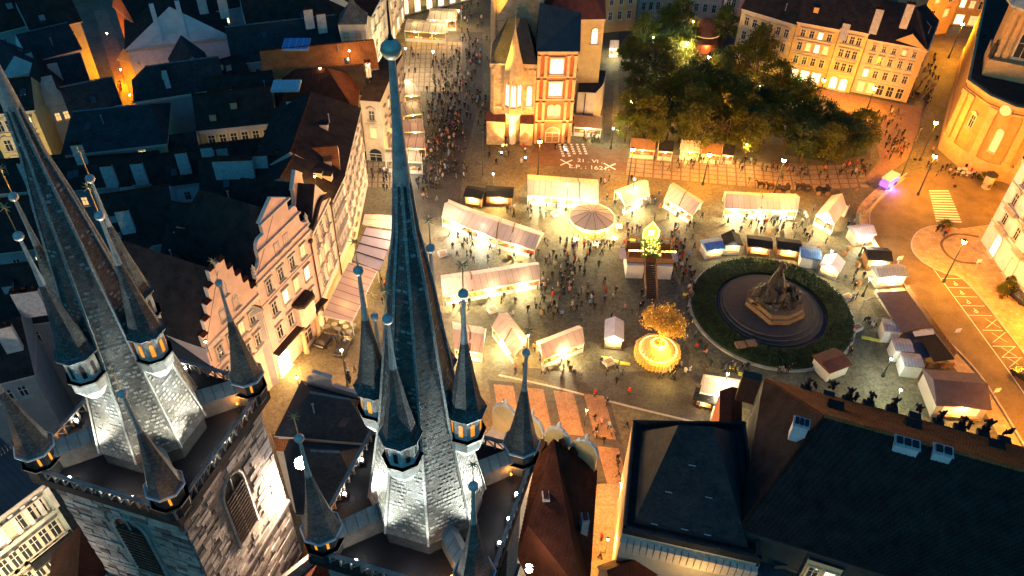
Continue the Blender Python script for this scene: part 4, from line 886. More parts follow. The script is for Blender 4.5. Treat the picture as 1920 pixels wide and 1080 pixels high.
oc = V((-1.0, 146.2, 0)); m = MB(); m.lathe((oc.x, oc.y, 0), [(0.75, 0), (0.75, 5.2), (1.5, 6.6), (1.9, 7.6)], 8, pi / 8, 0); orl = m.build('oriel_pedestal', ['trim_white'], hall)
m = MB(); m.lathe((oc.x, oc.y, 0), [(1.95, 7.6), (1.95, 9.0), (1.75, 9.1), (1.75, 14.6), (2.1, 15.2), (2.1, 16.4)], 8, pi / 8, 0)
for i in range(8):
    a = pi / 8 + i * pi / 4; x, y = oc.x + 1.85 * cos(a), oc.y + 1.85 * sin(a); m.lathe((x, y, 0), [(0.2, 7.8), (0.2, 15.5), (0.32, 15.7), (0.02, 17.4)], 4, a, 0)
    m.lathe((oc.x + 1.9 * cos(a + pi / 8), oc.y + 1.9 * sin(a + pi / 8), 0), [(0.3, 14.5), (0.25, 15.2), (0.02, 16.6)], 4, a, 0)
ow = m.build('oriel', ['sandstone_plain'], hall)
m = MB()
for i in range(8):
    a = pi / 4 * i + pi / 4; ap = 1.77 * cos(pi / 8) + 0.03; d = V((cos(a), sin(a), 0)); s_ = V((-d.y, d.x, 0))
    for x in (-0.27, 0.27):
        p = oc + d * ap + s_ * x; m.face([p - s_ * 0.19 + V((0, 0, 9.4)), p + s_ * 0.19 + V((0, 0, 9.4)), p + s_ * 0.19 + V((0, 0, 13.6)), p + V((0, 0, 14.1)), p - s_ * 0.19 + V((0, 0, 13.6))])
m.build('oriel_window', ['pane_bright'], ow)
m = MB(); m.lathe((oc.x, oc.y, 16.3), [(2.25, 0), (1.1, 4.2), (0.05, 9.2)], 8, pi / 8); m.lathe((oc.x, oc.y, 25), [(0.06, 0), (0.03, 4)], 5); m.build('oriel_roof', ['sandstone_plain'], ow)
for x in (-4.0, 2.2): add_window(hall, (x, 146.62 if x < 0 else 146.8, 8.6), 0.04, 0.9, 3.8, 'arch', 'pane_white')
m = MB(); m.prism([(-5.8, 156), (4.2, 156), (4.2, 166), (-5.8, 166)], 0, 62, 0)
for z in (22, 40): m.prism([(-6.0, 155.8), (4.4, 155.8), (4.4, 166.2), (-6.0, 166.2)], z, z + 0.4, 1, bottom=True)
for x in (-5.6, 4.0): m.box((x, 155.8, 0), (1.0, 1.0, 36), 0, 1)
tw = m.build('tower', ['sandstone', 'sandstone_plain'], hall)
# red front
m = MB(); m.prism([(3.5, 146.6), (11.4, 147.2), (11.4, 153.5), (3.5, 153.5)], 0, 20.6, 0); red = m.build('red_front_wall', ['rust_plaster'], hall)
m = MB(); band(m, (3.5, 146.6), (11.4, 147.2), 20.1, 0.6, 0.5)
for z in (5.2, 10.0, 15.0): band(m, (3.5, 146.6), (11.4, 147.2), z, 0.35, 0.3)
dd = V((7.9, 0.6, 0)).normalized(); nn = V((dd.y, -dd.x, 0))
for s_ in (0.35, 1.7, 6.2, 7.55):
    p = V((3.5, 146.6, 0)) + dd * s_ + nn * 0.25
    for z0, z1_ in ((0, 4.9), (5.5, 9.7), (10.3, 14.7), (15.3, 19.8)):
        m.box((p.x, p.y, z0), (0.55, 0.5, z1_ - z0), atan2(dd.y, dd.x)); m.box((p.x, p.y - 0.05, z1_ - 0.3), (0.8, 0.6, 0.35), atan2(dd.y, dd.x))
m.build('pilasters', ['sandstone_plain'], red)
p = V((3.5, 146.6, 0)) + dd * 3.95
add_window(hall, (p.x, p.y, 15.9), atan2(dd.y, dd.x), 2.6, 3.0, 'hood', 'pane_bright'); add_window(hall, (p.x, p.y, 11.0), atan2(dd.y, dd.x), 2.6, 2.8, 'hood', 'pane_bright')
for x in (-0.65, 0.65): add_window(hall, (p.x + x, p.y + x * 0.07, 6.3), atan2(dd.y, dd.x), 1.1, 2.0, 'arch', 'pane_lit')
add_window(hall, (p.x, p.y, 0.1), atan2(dd.y, dd.x), 2.8, 2.2, 'arch', 'wood')
facade(hall, (11.4, 147.2), (11.4, 153.5), 2, [(15.8, 3, 1.0), (10.8, 2.8, 1.0), (6, 2.6, 1.0), (1, 2.6, 1.0)], 0.8, 'hood', 0.3)
m = MB(); m.face([(3.2, 146.2, 20.8), (11.8, 146.8, 20.8), (11.9, 154.2, 25.4), (3.6, 154.0, 27.2)]); m.face([(11.8, 146.8, 20.8), (11.8, 154.4, 20.8), (11.9, 154.2, 25.4)]); m.face([(3.2, 146.2, 20.7), (3.2, 154, 20.7), (11.8, 154.4, 20.7), (11.8, 146.8, 20.7)]); m.face([(11.8, 154.4, 20.8), (3.2, 154.1, 20.8), (3.6, 154.0, 27.2), (11.9, 154.2, 25.4)]); m.build('lead_roof', ['roof_lead'], hall)
yh = [V((4.5, 157, 0)), V((17.2, 158.5, 0)), V((18, 176, 0)), V((5, 176, 0))]
m = MB(); m.prism([tuple(p)[:2] for p in yh], 0, 22.5, 0); m.build('side_wing_wall', ['yellow_plaster'], hall); roof_mesh(yh, 22.5, 31, 'y', (6, 0), 0.3).build('side_wing_roof', ['rust_roof', 'trim'], hall)
add_window(hall, (15.4, 158.25, 17.2), 0.12, 1.3, 2.6, 'arch', 'pane_bright')
an = [G(1078, 236), G(1110, 238), G(1124, 222), G(1130, 195), G(1082, 190)]
m = MB(); m.prism([tuple(p)[:2] for p in an], 0, 8.2, 0, 1); c = G(1095, 215); m.build('annex', ['sand_plaster', 'roof_slate'], hall)
m = MB(); q = G(1092, 237); m.tube(q + V((0, -.1, .5)), q + V((0, -.1, 8)), 0.12, 0.12, 5); m.build('drainpipe', ['wood_dark'], hall)
# ------------------------------------------------------------------ baroque church in the right corner
bc = thing('baroque_church', 'orange floodlit baroque church corner with giant pilasters and a bell stage', 'church', (100, 145, 0))
fp = [(90.8, 149.6), (92.4, 143.2), (95.6, 138.9), (99.5, 137.6), (104.5, 132.4), (110, 130.5), (128, 131), (140, 140), (140, 200), (112, 192)]
m = MB(); m.prism(fp, 0, 16.0, 0); m.build('wall', ['church_ochre'], bc)
def grow(f, k):
    c = V((115, 160, 0)); o = []
    for p in f: v = V((p[0], p[1], 0)) - c; o.append(tuple((c + v * (1 + k / v.length))[:2]))
    return o
for k_, z0_, z1_, n_ in ((0.55, 15.6, 16.3, 'cornice'), (0.3, 14.2, 14.6, 'string_course'), (0.35, 0, 3.4, 'plinth'), (0.5, 3.4, 3.7, 'plinth_moulding')): MB().prism(grow(fp, k_), z0_, z1_, 0, bottom=True).build(n_, ['church_trim'], bc)
m = MB(); m.prism(grow(fp, -0.3), 16.3, 16.6, 0); m.build('ledge_roof', ['tile_dark'], bc)
def on(i, t): a, b = xy(fp[i]), xy(fp[i + 1]); d = (b - a).normalized(); return a + (b - a) * t, d, V((d.y, -d.x, 0))
for (i, t) in ((0, 0.12), (0, 0.42), (1, 0.35), (2, 0.7), (3, 0.2), (3, 0.85), (4, 0.6)):
    p, d, n = on(i, t); m = MB(); rz = atan2(d.y, d.x); q = p + n * 0.15
    m.box((q.x, q.y, 3.7), (1.35, 0.5, 10.6), rz); m.box((q.x, q.y, 3.7), (1.6, 0.75, 0.7), rz); m.box((q.x, q.y, 13.4), (1.7, 0.8, 0.9), rz); m.build('pilaster', ['church_trim'], bc)
for (i, t, z, w_, h_, st, lm) in ((0, 0.78, 8.3, 1.2, 2.6, 'ped', 'pane_dark'), (1, 0.9, 6.0, 1.3, 4.2, 'arch', 'pane_lit'), (3, 0.5, 6.0, 1.3, 4.2, 'arch', 'dark_void'), (4, 0.2, 3.9, 1.6, 4.5, 'arch', 'dark_void')):
    p, d, n = on(i, t); add_window(bc, (p.x, p.y, z), atan2(d.y, d.x), w_, h_, st, lm)
p, d, n = on(1, 0.75); m = MB(); m.lathe((0, 0, 0), [(0.01, 0)], 3, cap=False) if 0 else None
q = p + n * 0.55; m.tube(q + V((0, 0, 14.9)) - n * 0.2, q + V((0, 0, 14.9)) + n * 0.2, 1.15, 1.05, 20); m.build('clock', ['trim_white'], bc)
tb0, tb1 = V((93.6, 150.8, 0)), V((103.5, 146.2, 0)); tf = rect(tb0, tb1, 10)
m = MB(); m.prism([tuple(p)[:2] for p in tf], 16.5, 20.2, 0); tf2 = rect(tb0 + V((0.9, 1.0, 0)), tb1 + V((-0.4, 1.6, 0)), 8); m.prism([tuple(p)[:2] for p in tf2], 20.2, 30, 0)
for z, k in ((19.6, .35), (29.4, .5)): band(m, tf2[0] if z > 25 else tf[0], tf2[1] if z > 25 else tf[1], z, 0.6, k)
dt = (tf2[1] - tf2[0]).normalized(); nt_ = V((dt.y, -dt.x, 0))
for s_ in (0.8, 2.2, 7.0, 8.4):
    q = tf2[0] + dt * s_ + nt_ * 0.2; m.box((q.x, q.y, 20.4), (0.9, 0.6, 9), atan2(dt.y, dt.x))
m.build('bell_stage', ['church_trim'], bc)
q = (tf2[0] + tf2[1]) / 2; add_window(bc, (q.x, q.y, 21), atan2(dt.y, dt.x), 2.6, 4.6, 'arch', 'dark_void')
m = MB(); c = sum(tf2, V((0, 0, 0))) / 4; m.lathe((c.x, c.y, 30), [(6.4, 0), (6.6, 0.6), (5.2, 2.2), (4.6, 4.4), (2.4, 6.4), (1.4, 8)], 8, 0.2); m.build('dome', ['copper'], bc)
for k in (0, 1):
    q = tf[k] + (V((0.5, 0.6, 0)) if k == 0 else V((-0.8, 1.0, 0))); m = MB(); m.lathe((q.x, q.y, 20.2), [(0.5, 0), (0.5, 0.6), (0.45, 0.7), (0.6, 1.6), (0.4, 2.3), (0.5, 2.8), (0.15, 3.1), (0.25, 3.4), (0.05, 3.8)], 8, 0, 0, True); m.build('statue', ['stone_statue'], bc)
# right edge building
ra, rb_ = G(1838, 452), G(2010, 700)
rb = house('corner_palace', 'ornate pale corner building with balconies and lit shop windows at the right edge', rect(ra, rb_, 16), 18, 22, 'white_plaster', 'tile_dark', 'x', (0, 0), 0.4,
    wins=[(0, 7, [(14.4, 2.0, 1.1), (10.4, 2.3, 1.15), (6.4, 2.3, 1.15)], 0.8, 'ped', 0.05), (0, 5, [(0.4, 3.2, 1.9)], 1.2, 'arch', 1.5)], bands=(5.0, 9.2, 13.4), cat='building')
dd = (rb_ - ra).normalized(); nn = V((dd.y, -dd.x, 0))
for s_ in (4.5, 11):
    for z in (5.6, 9.6):
        c = ra + dd * s_ + nn * 0.7; m = MB(); m.box((c.x, c.y, z), (3.2, 1.3, 0.3), atan2(dd.y, dd.x))
        for k in range(9): q = ra + dd * (s_ - 1.5 + 3 * k / 8) + nn * 1.25; m.tube(q + V((0, 0, z + 0.3)), q + V((0, 0, z + 1.2)), 0.05, 0.05, 4)
        q = ra + dd * s_ + nn * 1.25; m.box((q.x, q.y, z + 1.2), (3.2, 0.12, 0.1), atan2(dd.y, dd.x)); m.build('balcony', ['trim'], rb)
# ------------------------------------------------------------------ near roofs
# school with rounded gables
f0, f1 = xy(G(1120, 884, 13.5)), xy(G(925, 796, 13.5)); sch = thing('arcade_school', 'red tiled roof with four white rounded gables along its front', 'building', (5, 52, 0))
dS = (f1 - f0).normalized(); nS = V((dS.y, -dS.x, 0)); LS = (f1 - f0).length
bk = [f0 - nS * 17 , f1 - nS * 17]
m = MB(); m.prism([tuple(p)[:2] for p in (f0, f1, bk[1], bk[0])], 0, 13.5, 0); m.build('wall', ['cream_plaster'], sch)
E0, E1 = G(1120, 882, 13.6), G(1106, 1100, 13.6); R0, R1, R2 = G(1038, 822, 18.5), G(990, 985, 18.5), G(1090, 1110, 18.5)
W0, W1 = G(1004, 862, 13.6), G(968, 1040, 13.6)
m = MB(); m.face([E0, R0, R1, R2, E1]); m.face([R0, W0, W1, R1]); m.face([W1, G(1000, 1110, 13.6), R2, R1])
if m.v: 
    for i, f in enumerate(m.f):
        n = (m.v[f[1]] - m.v[f[0]]).cross(m.v[f[2]] - m.v[f[0]])
        if n.z < 0: m.f[i] = f[::-1]
rf = m.build('roof', ['tile_red'], sch)
def rib_line(m, pts, pitch, r=0.06):
    a, b, c, d = pts; n = int(max((b - a).length, (c - d).length) / pitch)
    for i in range(n): t = (i + .5) / n; m.tube(a.lerp(b, t), d.lerp(c, t), r, r, 4)
m = MB(); rib_line(m, (R0, R1, E1.lerp(E0, 0.45), E0), 0.5); rib_line(m, (R1, R2, E1, E1.lerp(E0, 0.45)), 0.5); rib_line(m, (W0, W1, R1, R0), 0.5)
o = m.build('tile_ribs', ['tile_red'], sch); o['kind'] = 'stuff'
for (x, y, z) in ((1022, 945, 17.3), (1095, 985, 15.5)):
    m = MB(); p = G(x, y, z); m.box((p.x, p.y, z - 2), (0.75, 1.1, 3.6), 0.1); m.box((p.x, p.y, z + 1.6), (0.5, 0.8, 0.35), 0.1, 1); m.build('chimney', ['chimney', 'tile_red'], rf)
for k in range(3):
    m = MB(); p = (R0 * (0.8 - k * 0.25) + E0 * (0.2 + k * 0.25)); m.box((p.x, p.y, p.z - 0.3), (0.6, 1.0, 0.8), 0.4); m.build('roof_stack', ['tile_red'], rf) if k < 2 else None
for k in range(4):
    a = (k + 0.5) / 4; c = f0 + dS * (LS * a); w_ = LS / 4 * 0.44; m = MB()
    ring = [(w_ * cos(t * pi / 8), 2.2 * sin(t * pi / 8)) for t in range(9)]
    F = [c + dS * x + V((0, 0, 16.2 + z)) for x, z in ring]; F = [c + dS * w_ + V((0, 0, 13.4))] + F + [c - dS * w_ + V((0, 0, 13.4))]
    K = [p - nS * 0.5 for p in F]; m.face(F[::-1], 0); m.face(K, 0)
    for i in range(len(F) - 1): m.face([F[i], F[i + 1], K[i + 1], K[i]], 1)
    for t in range(8):
        (x0, z0), (x1, z1) = ring[t], ring[t + 1]; m.tube(c + dS * x0 + V((0, 0, 16.25 + z0)) - nS * .25, c + dS * x1 + V((0, 0, 16.25 + z1)) - nS * .25, 0.26, 0.26, 6, 1)
    q = c - nS * .25; m.lathe((q.x, q.y, 18.5), [(0.28, 0), (0.2, 0.3), (0.32, 0.6), (0.02, 1.2)], 6, 0, 1)
    m.build('rounded_gable', ['yellow_plaster', 'trim_white'], sch)
m = MB(); 
for k in range(3):
    c = f0 + dS * (LS * (k + 1) / 4) - nS * 1.2; m.box((c.x, c.y, 13.5), (1.0, 1.6, 2.0), atan2(dS.y, dS.x))
m.build('gable_buttress', ['wood_dark'], sch)
# dark hipped gothic house
gh = thing('dark_hipped_house', 'dark steep hipped roof behind a parapet walk on a corbelled cornice', 'house', (19, 51, 0))
q0, q1, q2, q3 = G(1166, 1000, 15.5), G(1425, 1058, 15.5), G(1395, 800, 15.5), G(1185, 797, 15.5)
m = MB(); m.prism([tuple(p)[:2] for p in (q0, q1, q2, q3)], 0, 15.5, 0, 1); m.build('wall', ['sand_plaster', 'roof_slate'], gh)
m = MB()
for a, b in ((q0, q1), (q1, q2), (q2, q3), (q3, q0)):
    band(m, a, b, 15.0, 1.5, -0.35, 0)
m.build('parapet', ['roof_slate'], gh)
nb = 20; dd = (q1 - q0); 
for i in range(nb):
    c = q0 + dd * ((i + 0.5) / nb); d = dd.normalized(); n = V((d.y, -d.x, 0)); m = MB(); c = c + n * 0.28; m.box((c.x, c.y, 12.9), (dd.length / nb * 0.86, 0.7, 1.9), atan2(d.y, d.x)); m.build('corbel_panel', ['trim'], gh)
c4 = (q0 + q1 + q2 + q3) / 4; ins_ = [c4 + (p - c4) * 0.84 for p in (q0, q1, q2, q3)]; T = [G(1272, 797, 25), G(1338, 800, 25)]; r1 = T[0]; r2 = T[1]
b0, b1, b2, b3 = [V((p.x, p.y, 15.9)) for p in ins_]; a0 = G(1232, 938, 22); 
m = MB(); m.face([b0, b1, r2, r1]); m.face([b3, b0, r1]); m.face([b1, b2, r2]); m.face([b2, b3, r1, r2]); grf = m.build('roof', ['roof_slate'], gh)
def on_plane(px, py, a, b, c):
    n = (b - a).cross(c - a); o = V((0, 0, HC)); d = G(px, py, 0) - o; t = (a - o).dot(n) / d.dot(n); return o + d * t, n.normalized()
for (x, y) in ((1299, 865), (1255, 915), (1330, 925), (1228, 975), (1285, 985), (1328, 995)):
    p, n = on_plane(x, y, b0, b1, r2)
    if n.z < 0: n = -n
    m = MB(); s_ = V((0, 0, 1)).cross(n).normalized(); u_ = n.cross(s_)
    F = [p + s_ * sx * 0.36 + u_ * sy * 0.4 + n * 0.12 for sx, sy in ((-1, -1), (1, -1), (1, 1), (-1, 1))]; K = [q - n * 0.3 for q in F]
    m.face(F, 1)
    for i in range(4): m.face([K[i], K[(i + 1) % 4], F[(i + 1) % 4], F[i]], 0)
    m.tube(F[0] + n * .05, F[1] + n * .05, 0.05, 0.05, 4, 2); m.build('roof_window', ['dark_metal', 'roof_slate', 'lead_edge'], grf)
# small red roof and wall pieces below it
house('red_lean_to', 'small red tiled roof below the corbelled cornice', rect(G(1150, 1110, 9), G(1238, 1075, 9), 3.2), 9, 11, 'sand_plaster', 'tile_red', 'x', (0, 0), 0.2, cornice=False)
house('teal_shed', 'dark teal lead roof in the court under the hipped house', rect(G(1245, 1120, 8), G(1375, 1120, 8), 6), 8, 9, 'sand_plaster', 'roof_lead', 'x', (0, 0), 0.2, cornice=False)
# palace with statues
kp = thing('palace', 'huge dark palace roof with statues lined up on its front cornice', 'palace', (45, 50, 0))
fa, fb = G(1432, 712, 17), G(2100, 892, 17); dK = (fb - fa).normalized(); nK = V((-dK.y, dK.x, 0))   # nK: toward the square
LK = (fb - fa).length; dep = 22
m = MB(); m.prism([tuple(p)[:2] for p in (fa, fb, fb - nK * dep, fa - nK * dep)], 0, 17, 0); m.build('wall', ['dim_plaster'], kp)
rA = G(1545, 780, 25.5); rB = rA + dK * 60; fa2 = fa + V((0, 0, 0)); e2 = fb
nearA = fa - nK * dep
m = MB(); top = [fa + V((0, 0, .3)), fb + V((0, 0, .3))]
rB = V((rB.x, rB.y, 25.5))
m.face([top[1], top[0], rA, rB], 1); m.face([rA, nearA + V((0, 0, .3)), fb - nK * dep + V((0, 0, .3)), rB]); m.face([top[0], nearA + V((0, 0, .3)), rA])
for i, f in enumerate(m.f):
    n = (m.v[f[1]] - m.v[f[0]]).cross(m.v[f[2]] - m.v[f[0]])
    if n.z < 0: m.f[i] = f[::-1]
krf = m.build('roof', ['tile_dark', 'tile_orange_lit'], kp)  # front slope in brighter orange tile: light from the square painted in
m = MB()
for t in range(60):
    p = rA + (rB - rA) * (t / 60); m.tube(p, p + (rB - rA) / 60 * 0.96, 0.2, 0.17, 5)
m.build('ridge_tiles', ['tile_orange_lit'], krf)  # ridge takes the same painted-in light as the front slope
m = MB(); m.tube(top[0], rA, 0.16, 0.16, 5); m.tube(nearA + V((0, 0, .3)), rA, 0.14, 0.14, 5); m.build('hip_tiles', ['tile_red'], krf)
def rib_rows(par, a, b, c, d, pitch, mt, r=0.07, z=0.0):
    """half-round tile ribs running from the eave a-b up to the ridge d-c"""
    n = int((b - a).length / pitch); m = MB(); nn_ = (b - a).cross(d - a).normalized()
    if nn_.z < 0: nn_ = -nn_
    ed = (b - a).normalized()
    for i in range(n):
        t = (i + 0.5) / n; p = a.lerp(b, t); q = d.lerp(c, t); k = 6
        for j in range(k):
            p0 = p.lerp(q, j / k); p1 = p.lerp(q, (j + 0.97) / k); o = nn_ * (0.03 + R.uniform(0, 0.02))
            m.face([p0 - ed * r + o * 0.2, p0 + nn_ * r * 1.1 + o, p1 + nn_ * r * 1.1 + o * 0.5, p1 - ed * r]); m.face([p0 + nn_ * r * 1.1 + o, p0 + ed * r + o * 0.2, p1 + ed * r, p1 + nn_ * r * 1.1 + o * 0.5])
    o = m.build('tile_ribs', [mt], par); o['kind'] = 'stuff'
rib_rows(krf, fa + V((0, 0, .32)), fb + V((0, 0, .32)), rB, rA, 0.42, 'tile_orange_lit')
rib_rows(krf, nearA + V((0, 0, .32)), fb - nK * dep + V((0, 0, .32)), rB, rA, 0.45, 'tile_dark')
for (x, y, w_, pn) in ((1500, 800, 1.5, 3), (1697, 838, 2.3, 3), (1764, 852, 1.7, 2)):
    p, n = on_plane(x, y, rA, rB, fb - nK * dep + V((0, 0, .3)))
    m = MB(); rz = atan2(dK.y, dK.x); m.box((p.x, p.y, p.z - 1.8), (w_, 1.2, 2.4), rz); m.box((p.x, p.y, p.z + 0.6), (w_ + 0.2, 1.4, 0.15), rz, 1)
    for k in range(pn):
        x_ = (k + 0.5 - pn / 2) * w_ / pn; m.box((p.x + x_ * cos(rz), p.y + x_ * sin(rz), p.z + 0.75), (w_ / pn * 0.75, 0.8, 0.2), rz, 2)
    m.build('dormer', ['white_plaster', 'chimney', 'dark_void'], krf)
for (x, y) in ((1565, 765), (1710, 800), (1865, 838)):
    p, n = on_plane(x, y, top[0], top[1], rA); m = MB(); m.box((p.x, p.y, p.z - 0.6), (1.7, 1.3, 1.2), rz); m.build('front_dormer', ['tile_dark'], krf)
lw = [G(1350, 733, 14), G(1392, 730, 14), G(1388, 905, 14), G(1345, 905, 14)]
house('red_wing', 'narrow brick red wing roof between the hipped house and the palace', [lw[3], lw[2], lw[1], lw[0]], 14, 14.6, 'rust_plaster', 'tile_red', 'y', (0, 0), 0.05, cornice=False)
t0 = min(range(0, 300), key=lambda k: abs(seen(nearA + dK * k * 0.1 + V((0, 0, -2)))[0] - 1510)) * 0.1; t1 = min(range(0, 400), key=lambda k: abs(seen(nearA + dK * k * 0.1 + V((0, 0, -2)))[0] - 1575)) * 0.1
ca, cb = nearA + dK * t0 - nK * 0.35, nearA + dK * t1 - nK * 0.35
cw = house('court_wing', 'yellow-lit courtyard wall with white windows in the dark', rect(ca, cb, 0.3), 16.2, 16.3, 'yellow_plaster', 'tile_dark', 'x', (0, 0), 0.02, wins=[(0, 2, [(13.2, 2.0, 1.1), (9.6, 2.0, 1.1)], 0.15, 'plain', 0.6)], cornice=False)
point((ca + cb) / 2 - nK * 2 + V((0, 0, -4.5)), 60, (1, .72, .25), 0.2, parent=cw)
m = MB(); p, n = on_plane(1402, 716, fa + V((0, 0, .3)), nearA + V((0, 0, .3)), rA); p = G(1405, 722, 18.5); m.box((p.x, p.y, 16), (2.2, 1.2, 4.2), rz); m.build('chimney', ['wood_dark'], krf)
m = MB()
for (a_, b_) in (((1390, 905), (1425, 1010)), ((1425, 1010), (1440, 1075)), ((1385, 980), (1500, 1000))): m.tube(G(*a_, 12.3), G(*b_, 12.3), 0.12, 0.12, 5)
cr = house('court_roof', 'dark lead roof with pale blue gutters between the hipped house and the palace', [G(1385, 1120, 12), G(1512, 1120, 12), G(1505, 960, 12), G(1390, 905, 12)], 12, 13.2, 'dim_plaster', 'roof_lead', 'x', (0, 0), 0.05, cornice=False)
m.build('gutter', ['lead_edge'], cr)
# statues on the palace cornice
def figure_mesh(kind):
    bm = bmesh.new(); vs = []; r = random.Random(kind)
    def v(*c): q = bm.verts.new(c); vs.append(q); return q
    pel = v(0, 0, 0.95); ch = v(0.05, 0.02, 1.4); nk = v(0.03, 0, 1.62); hd = v(0.0, -0.05, 1.82)
    seated = kind % 3 == 1
    e = bm.edges.new; e((pel, ch)); e((ch, nk)); e((nk, hd)); rad = [0.26, 0.27, 0.1, 0.15]
    for s in (-1, 1):
        a = v(0.26 * s, 0, 1.48); b = v(0.42 * s, -0.1 * r.random(), 1.2 + (0.5 if r.random() > 0.7 else 0)); c = v(0.3 * s + 0.1 * r.random(), -0.28, 1.1 + (0.5 * r.random())); e((ch, a)); e((a, b)); e((b, c)); rad += [0.13, 0.1, 0.08]
        k = v(0.16 * s, -0.35 if seated else -0.08, 0.85 if seated else 0.5); f = v(0.16 * s, -0.35 if seated else 0.02, 0.3 if seated else 0.04); e((pel, k)); e((k, f)); rad += [0.2, 0.16]
    me = bpy.data.meshes.new('figure'); bm.to_mesh(me); bm.free(); o = bpy.data.objects.new('figure', me); S.collection.objects.link(o)
    md = o.modifiers.new('s', 'SKIN'); sd = me.skin_vertices[0].data
    for i, q in enumerate(rad): sd[i].radius = (q, q * 0.85)
    sd[0].use_root = True; s2 = o.modifiers.new('u', 'SUBSURF'); s2.levels = 1
    bpy.context.view_layer.update(); out = bpy.data.meshes.new_from_object(o.evaluated_get(bpy.context.evaluated_depsgraph_get())); bpy.data.objects.remove(o)
    out.materials.clear(); out.materials.append(MAT['stone_statue'])
    for p in out.polygons: p.use_smooth = True
    return out
STF = [figure_mesh(k) for k in range(4)]
stp = [(1510, 722, 'pair of small'), (1553, 733, 'tall standing'), (1588, 742, 'reclining'), (1627, 750, 'broad standing'), (1671, 760, 'leaning'), (1714, 773, 'hooded'), (1757, 785, 'seated'), (1798, 795, 'crouching'), (1842, 805, 'upright'), (1882, 818, 'low seated')]
for i, (x, y, ad) in enumerate(stp):
    b = G(x, y + 9, 17.3); t = thing('roof_statue', ad + ' dark statue on the palace cornice, ' + ['first', 'second', 'third', 'fourth', 'fifth', 'sixth', 'seventh', 'eighth', 'ninth', 'tenth'][i] + ' from the left', 'statue', b, 'statues on the palace cornice')
    m = MB(); m.box((b.x, b.y, 17.2), (1.3, 0.9, 0.5), rz); m.build('pedestal', ['stone_statue'], t)
    s_ = 1.35 if 'tall' in ad or 'upright' in ad else 1.1; child('figure', STF[i % 4], t, (0, 0, 0.35), rz + R.uniform(2.4, 3.8)).scale = (s_, s_, s_)
    if i in (0, 2, 7): c2 = child('figure', STF[(i + 1) % 4], t, (0.75 * cos(rz), 0.75 * sin(rz), 0.3), rz + 2); c2.scale = (0.85, 0.85, 0.85)
# dark school roofs in front of the west towers
o_ = house('school_block', 'dark hipped school roof below the stepped gables with a tiny white hatch', [G(520, 815, 15), G(700, 830, 15), G(712, 757, 15), G(568, 716, 15)], 15, 18.5, 'sand_plaster', 'roof_slate', 'x', (3, 3), 0.3, cornice=False)
o_ = house('school_block', 'dark lower roof between the two church towers', [G(560, 960, 13), G(690, 960, 13), G(700, 835, 13), G(530, 820, 13)], 13, 17.5, 'sand_plaster', 'roof_slate', 'x', (3, 3), 0.3, cornice=False)
house('tiled_strip_roof', 'small terracotta roof strip beside the lit tower wall', [G(520, 845, 13), G(600, 855, 13), G(600, 835, 13), G(508, 812, 13)], 13, 14.6, 'sand_plaster', 'tile_orange_lit', 'x', (0, 0), 0.1, cornice=False)
# facing the square: low gable with statues seen from behind
t = thing('school_parapet', 'curved parapet with a putto and urn above the dark school roof', 'parapet', G(650, 712, 15))
m = MB(); a_, b_ = G(577, 706, 17), G(700, 745, 17); wall_quad(m, a_, b_, 15, 17.0, 0.5, 0); c = (a_ + b_) / 2; wall_quad(m, c + (a_ - c) * 0.8, c + (a_ - c) * 0.2, 17, 18.4, 0.5, 0); m.build('wall', ['peach_plaster'], t)
child('figure', STF[2], t, tuple(G(655, 718, 17) - t.location), 2.0)
# bottom left art nouveau house
al, ar_ = G(-90, 1030, 17), G(78, 905, 17); 
an_ = house('stucco_house', 'cream stucco house with balcony and garlanded windows at the lower left', rect(al, ar_, 14), 17, 20, 'palegreen_plaster', 'roof_lead', 'x', (0, 0), 0.3,
    wins=[(0, 7, [(13.0, 2.3, 1.1), (8.6, 2.5, 1.15), (4.6, 2.3, 1.15)], 0.8, 'hood', 0.15), (1, 3, [(13.0, 2.3, 1.1), (8.6, 2.4, 1.1), (4.6, 2.3, 1.1)], 0.8, 'hood', 0.0)], bands=(7.6, 12.2))
dd = (ar_ - al).normalized(); nn = V((dd.y, -dd.x, 0)); c = al + (ar_ - al) * 0.72 + nn * 0.8; m = MB(); m.box((c.x, c.y, 7.8), (5, 1.6, 0.3), atan2(dd.y, dd.x)); 
for k in range(16): q = al + (ar_ - al) * 0.72 + dd * (-2.4 + 4.8 * k / 15) + nn * 1.5; m.tube(q + V((0, 0, 8.1)), q + V((0, 0, 9)), 0.04, 0.04, 4)
m.build('balcony', ['dark_metal'], an_)
for k in range(8):
    q = al + dd * ((ar_ - al).length * k / 7) + nn * 0.12; m = MB(); m.box((q.x, q.y, 12.6), (0.5, 0.35, 3.6), atan2(dd.y, dd.x)); m.build('pilaster', ['trim_white'], an_)
house('red_roof_annex', 'small ribbed red tile roof under the stone tower', rect(G(95, 1130, 13), G(240, 1090, 13), 5.5), 13, 16.5, 'sand_plaster', 'tile_red', 'y', (0, 0), 0.3, cornice=False)
house('ribbed_tile_roof', 'striped terracotta roof below the front turret', rect(G(570, 1120, 20), G(640, 1110, 20), 6), 20, 25, 'sand_plaster', 'tile_orange_lit', 'y', (0, 0), 0.3, cornice=False)
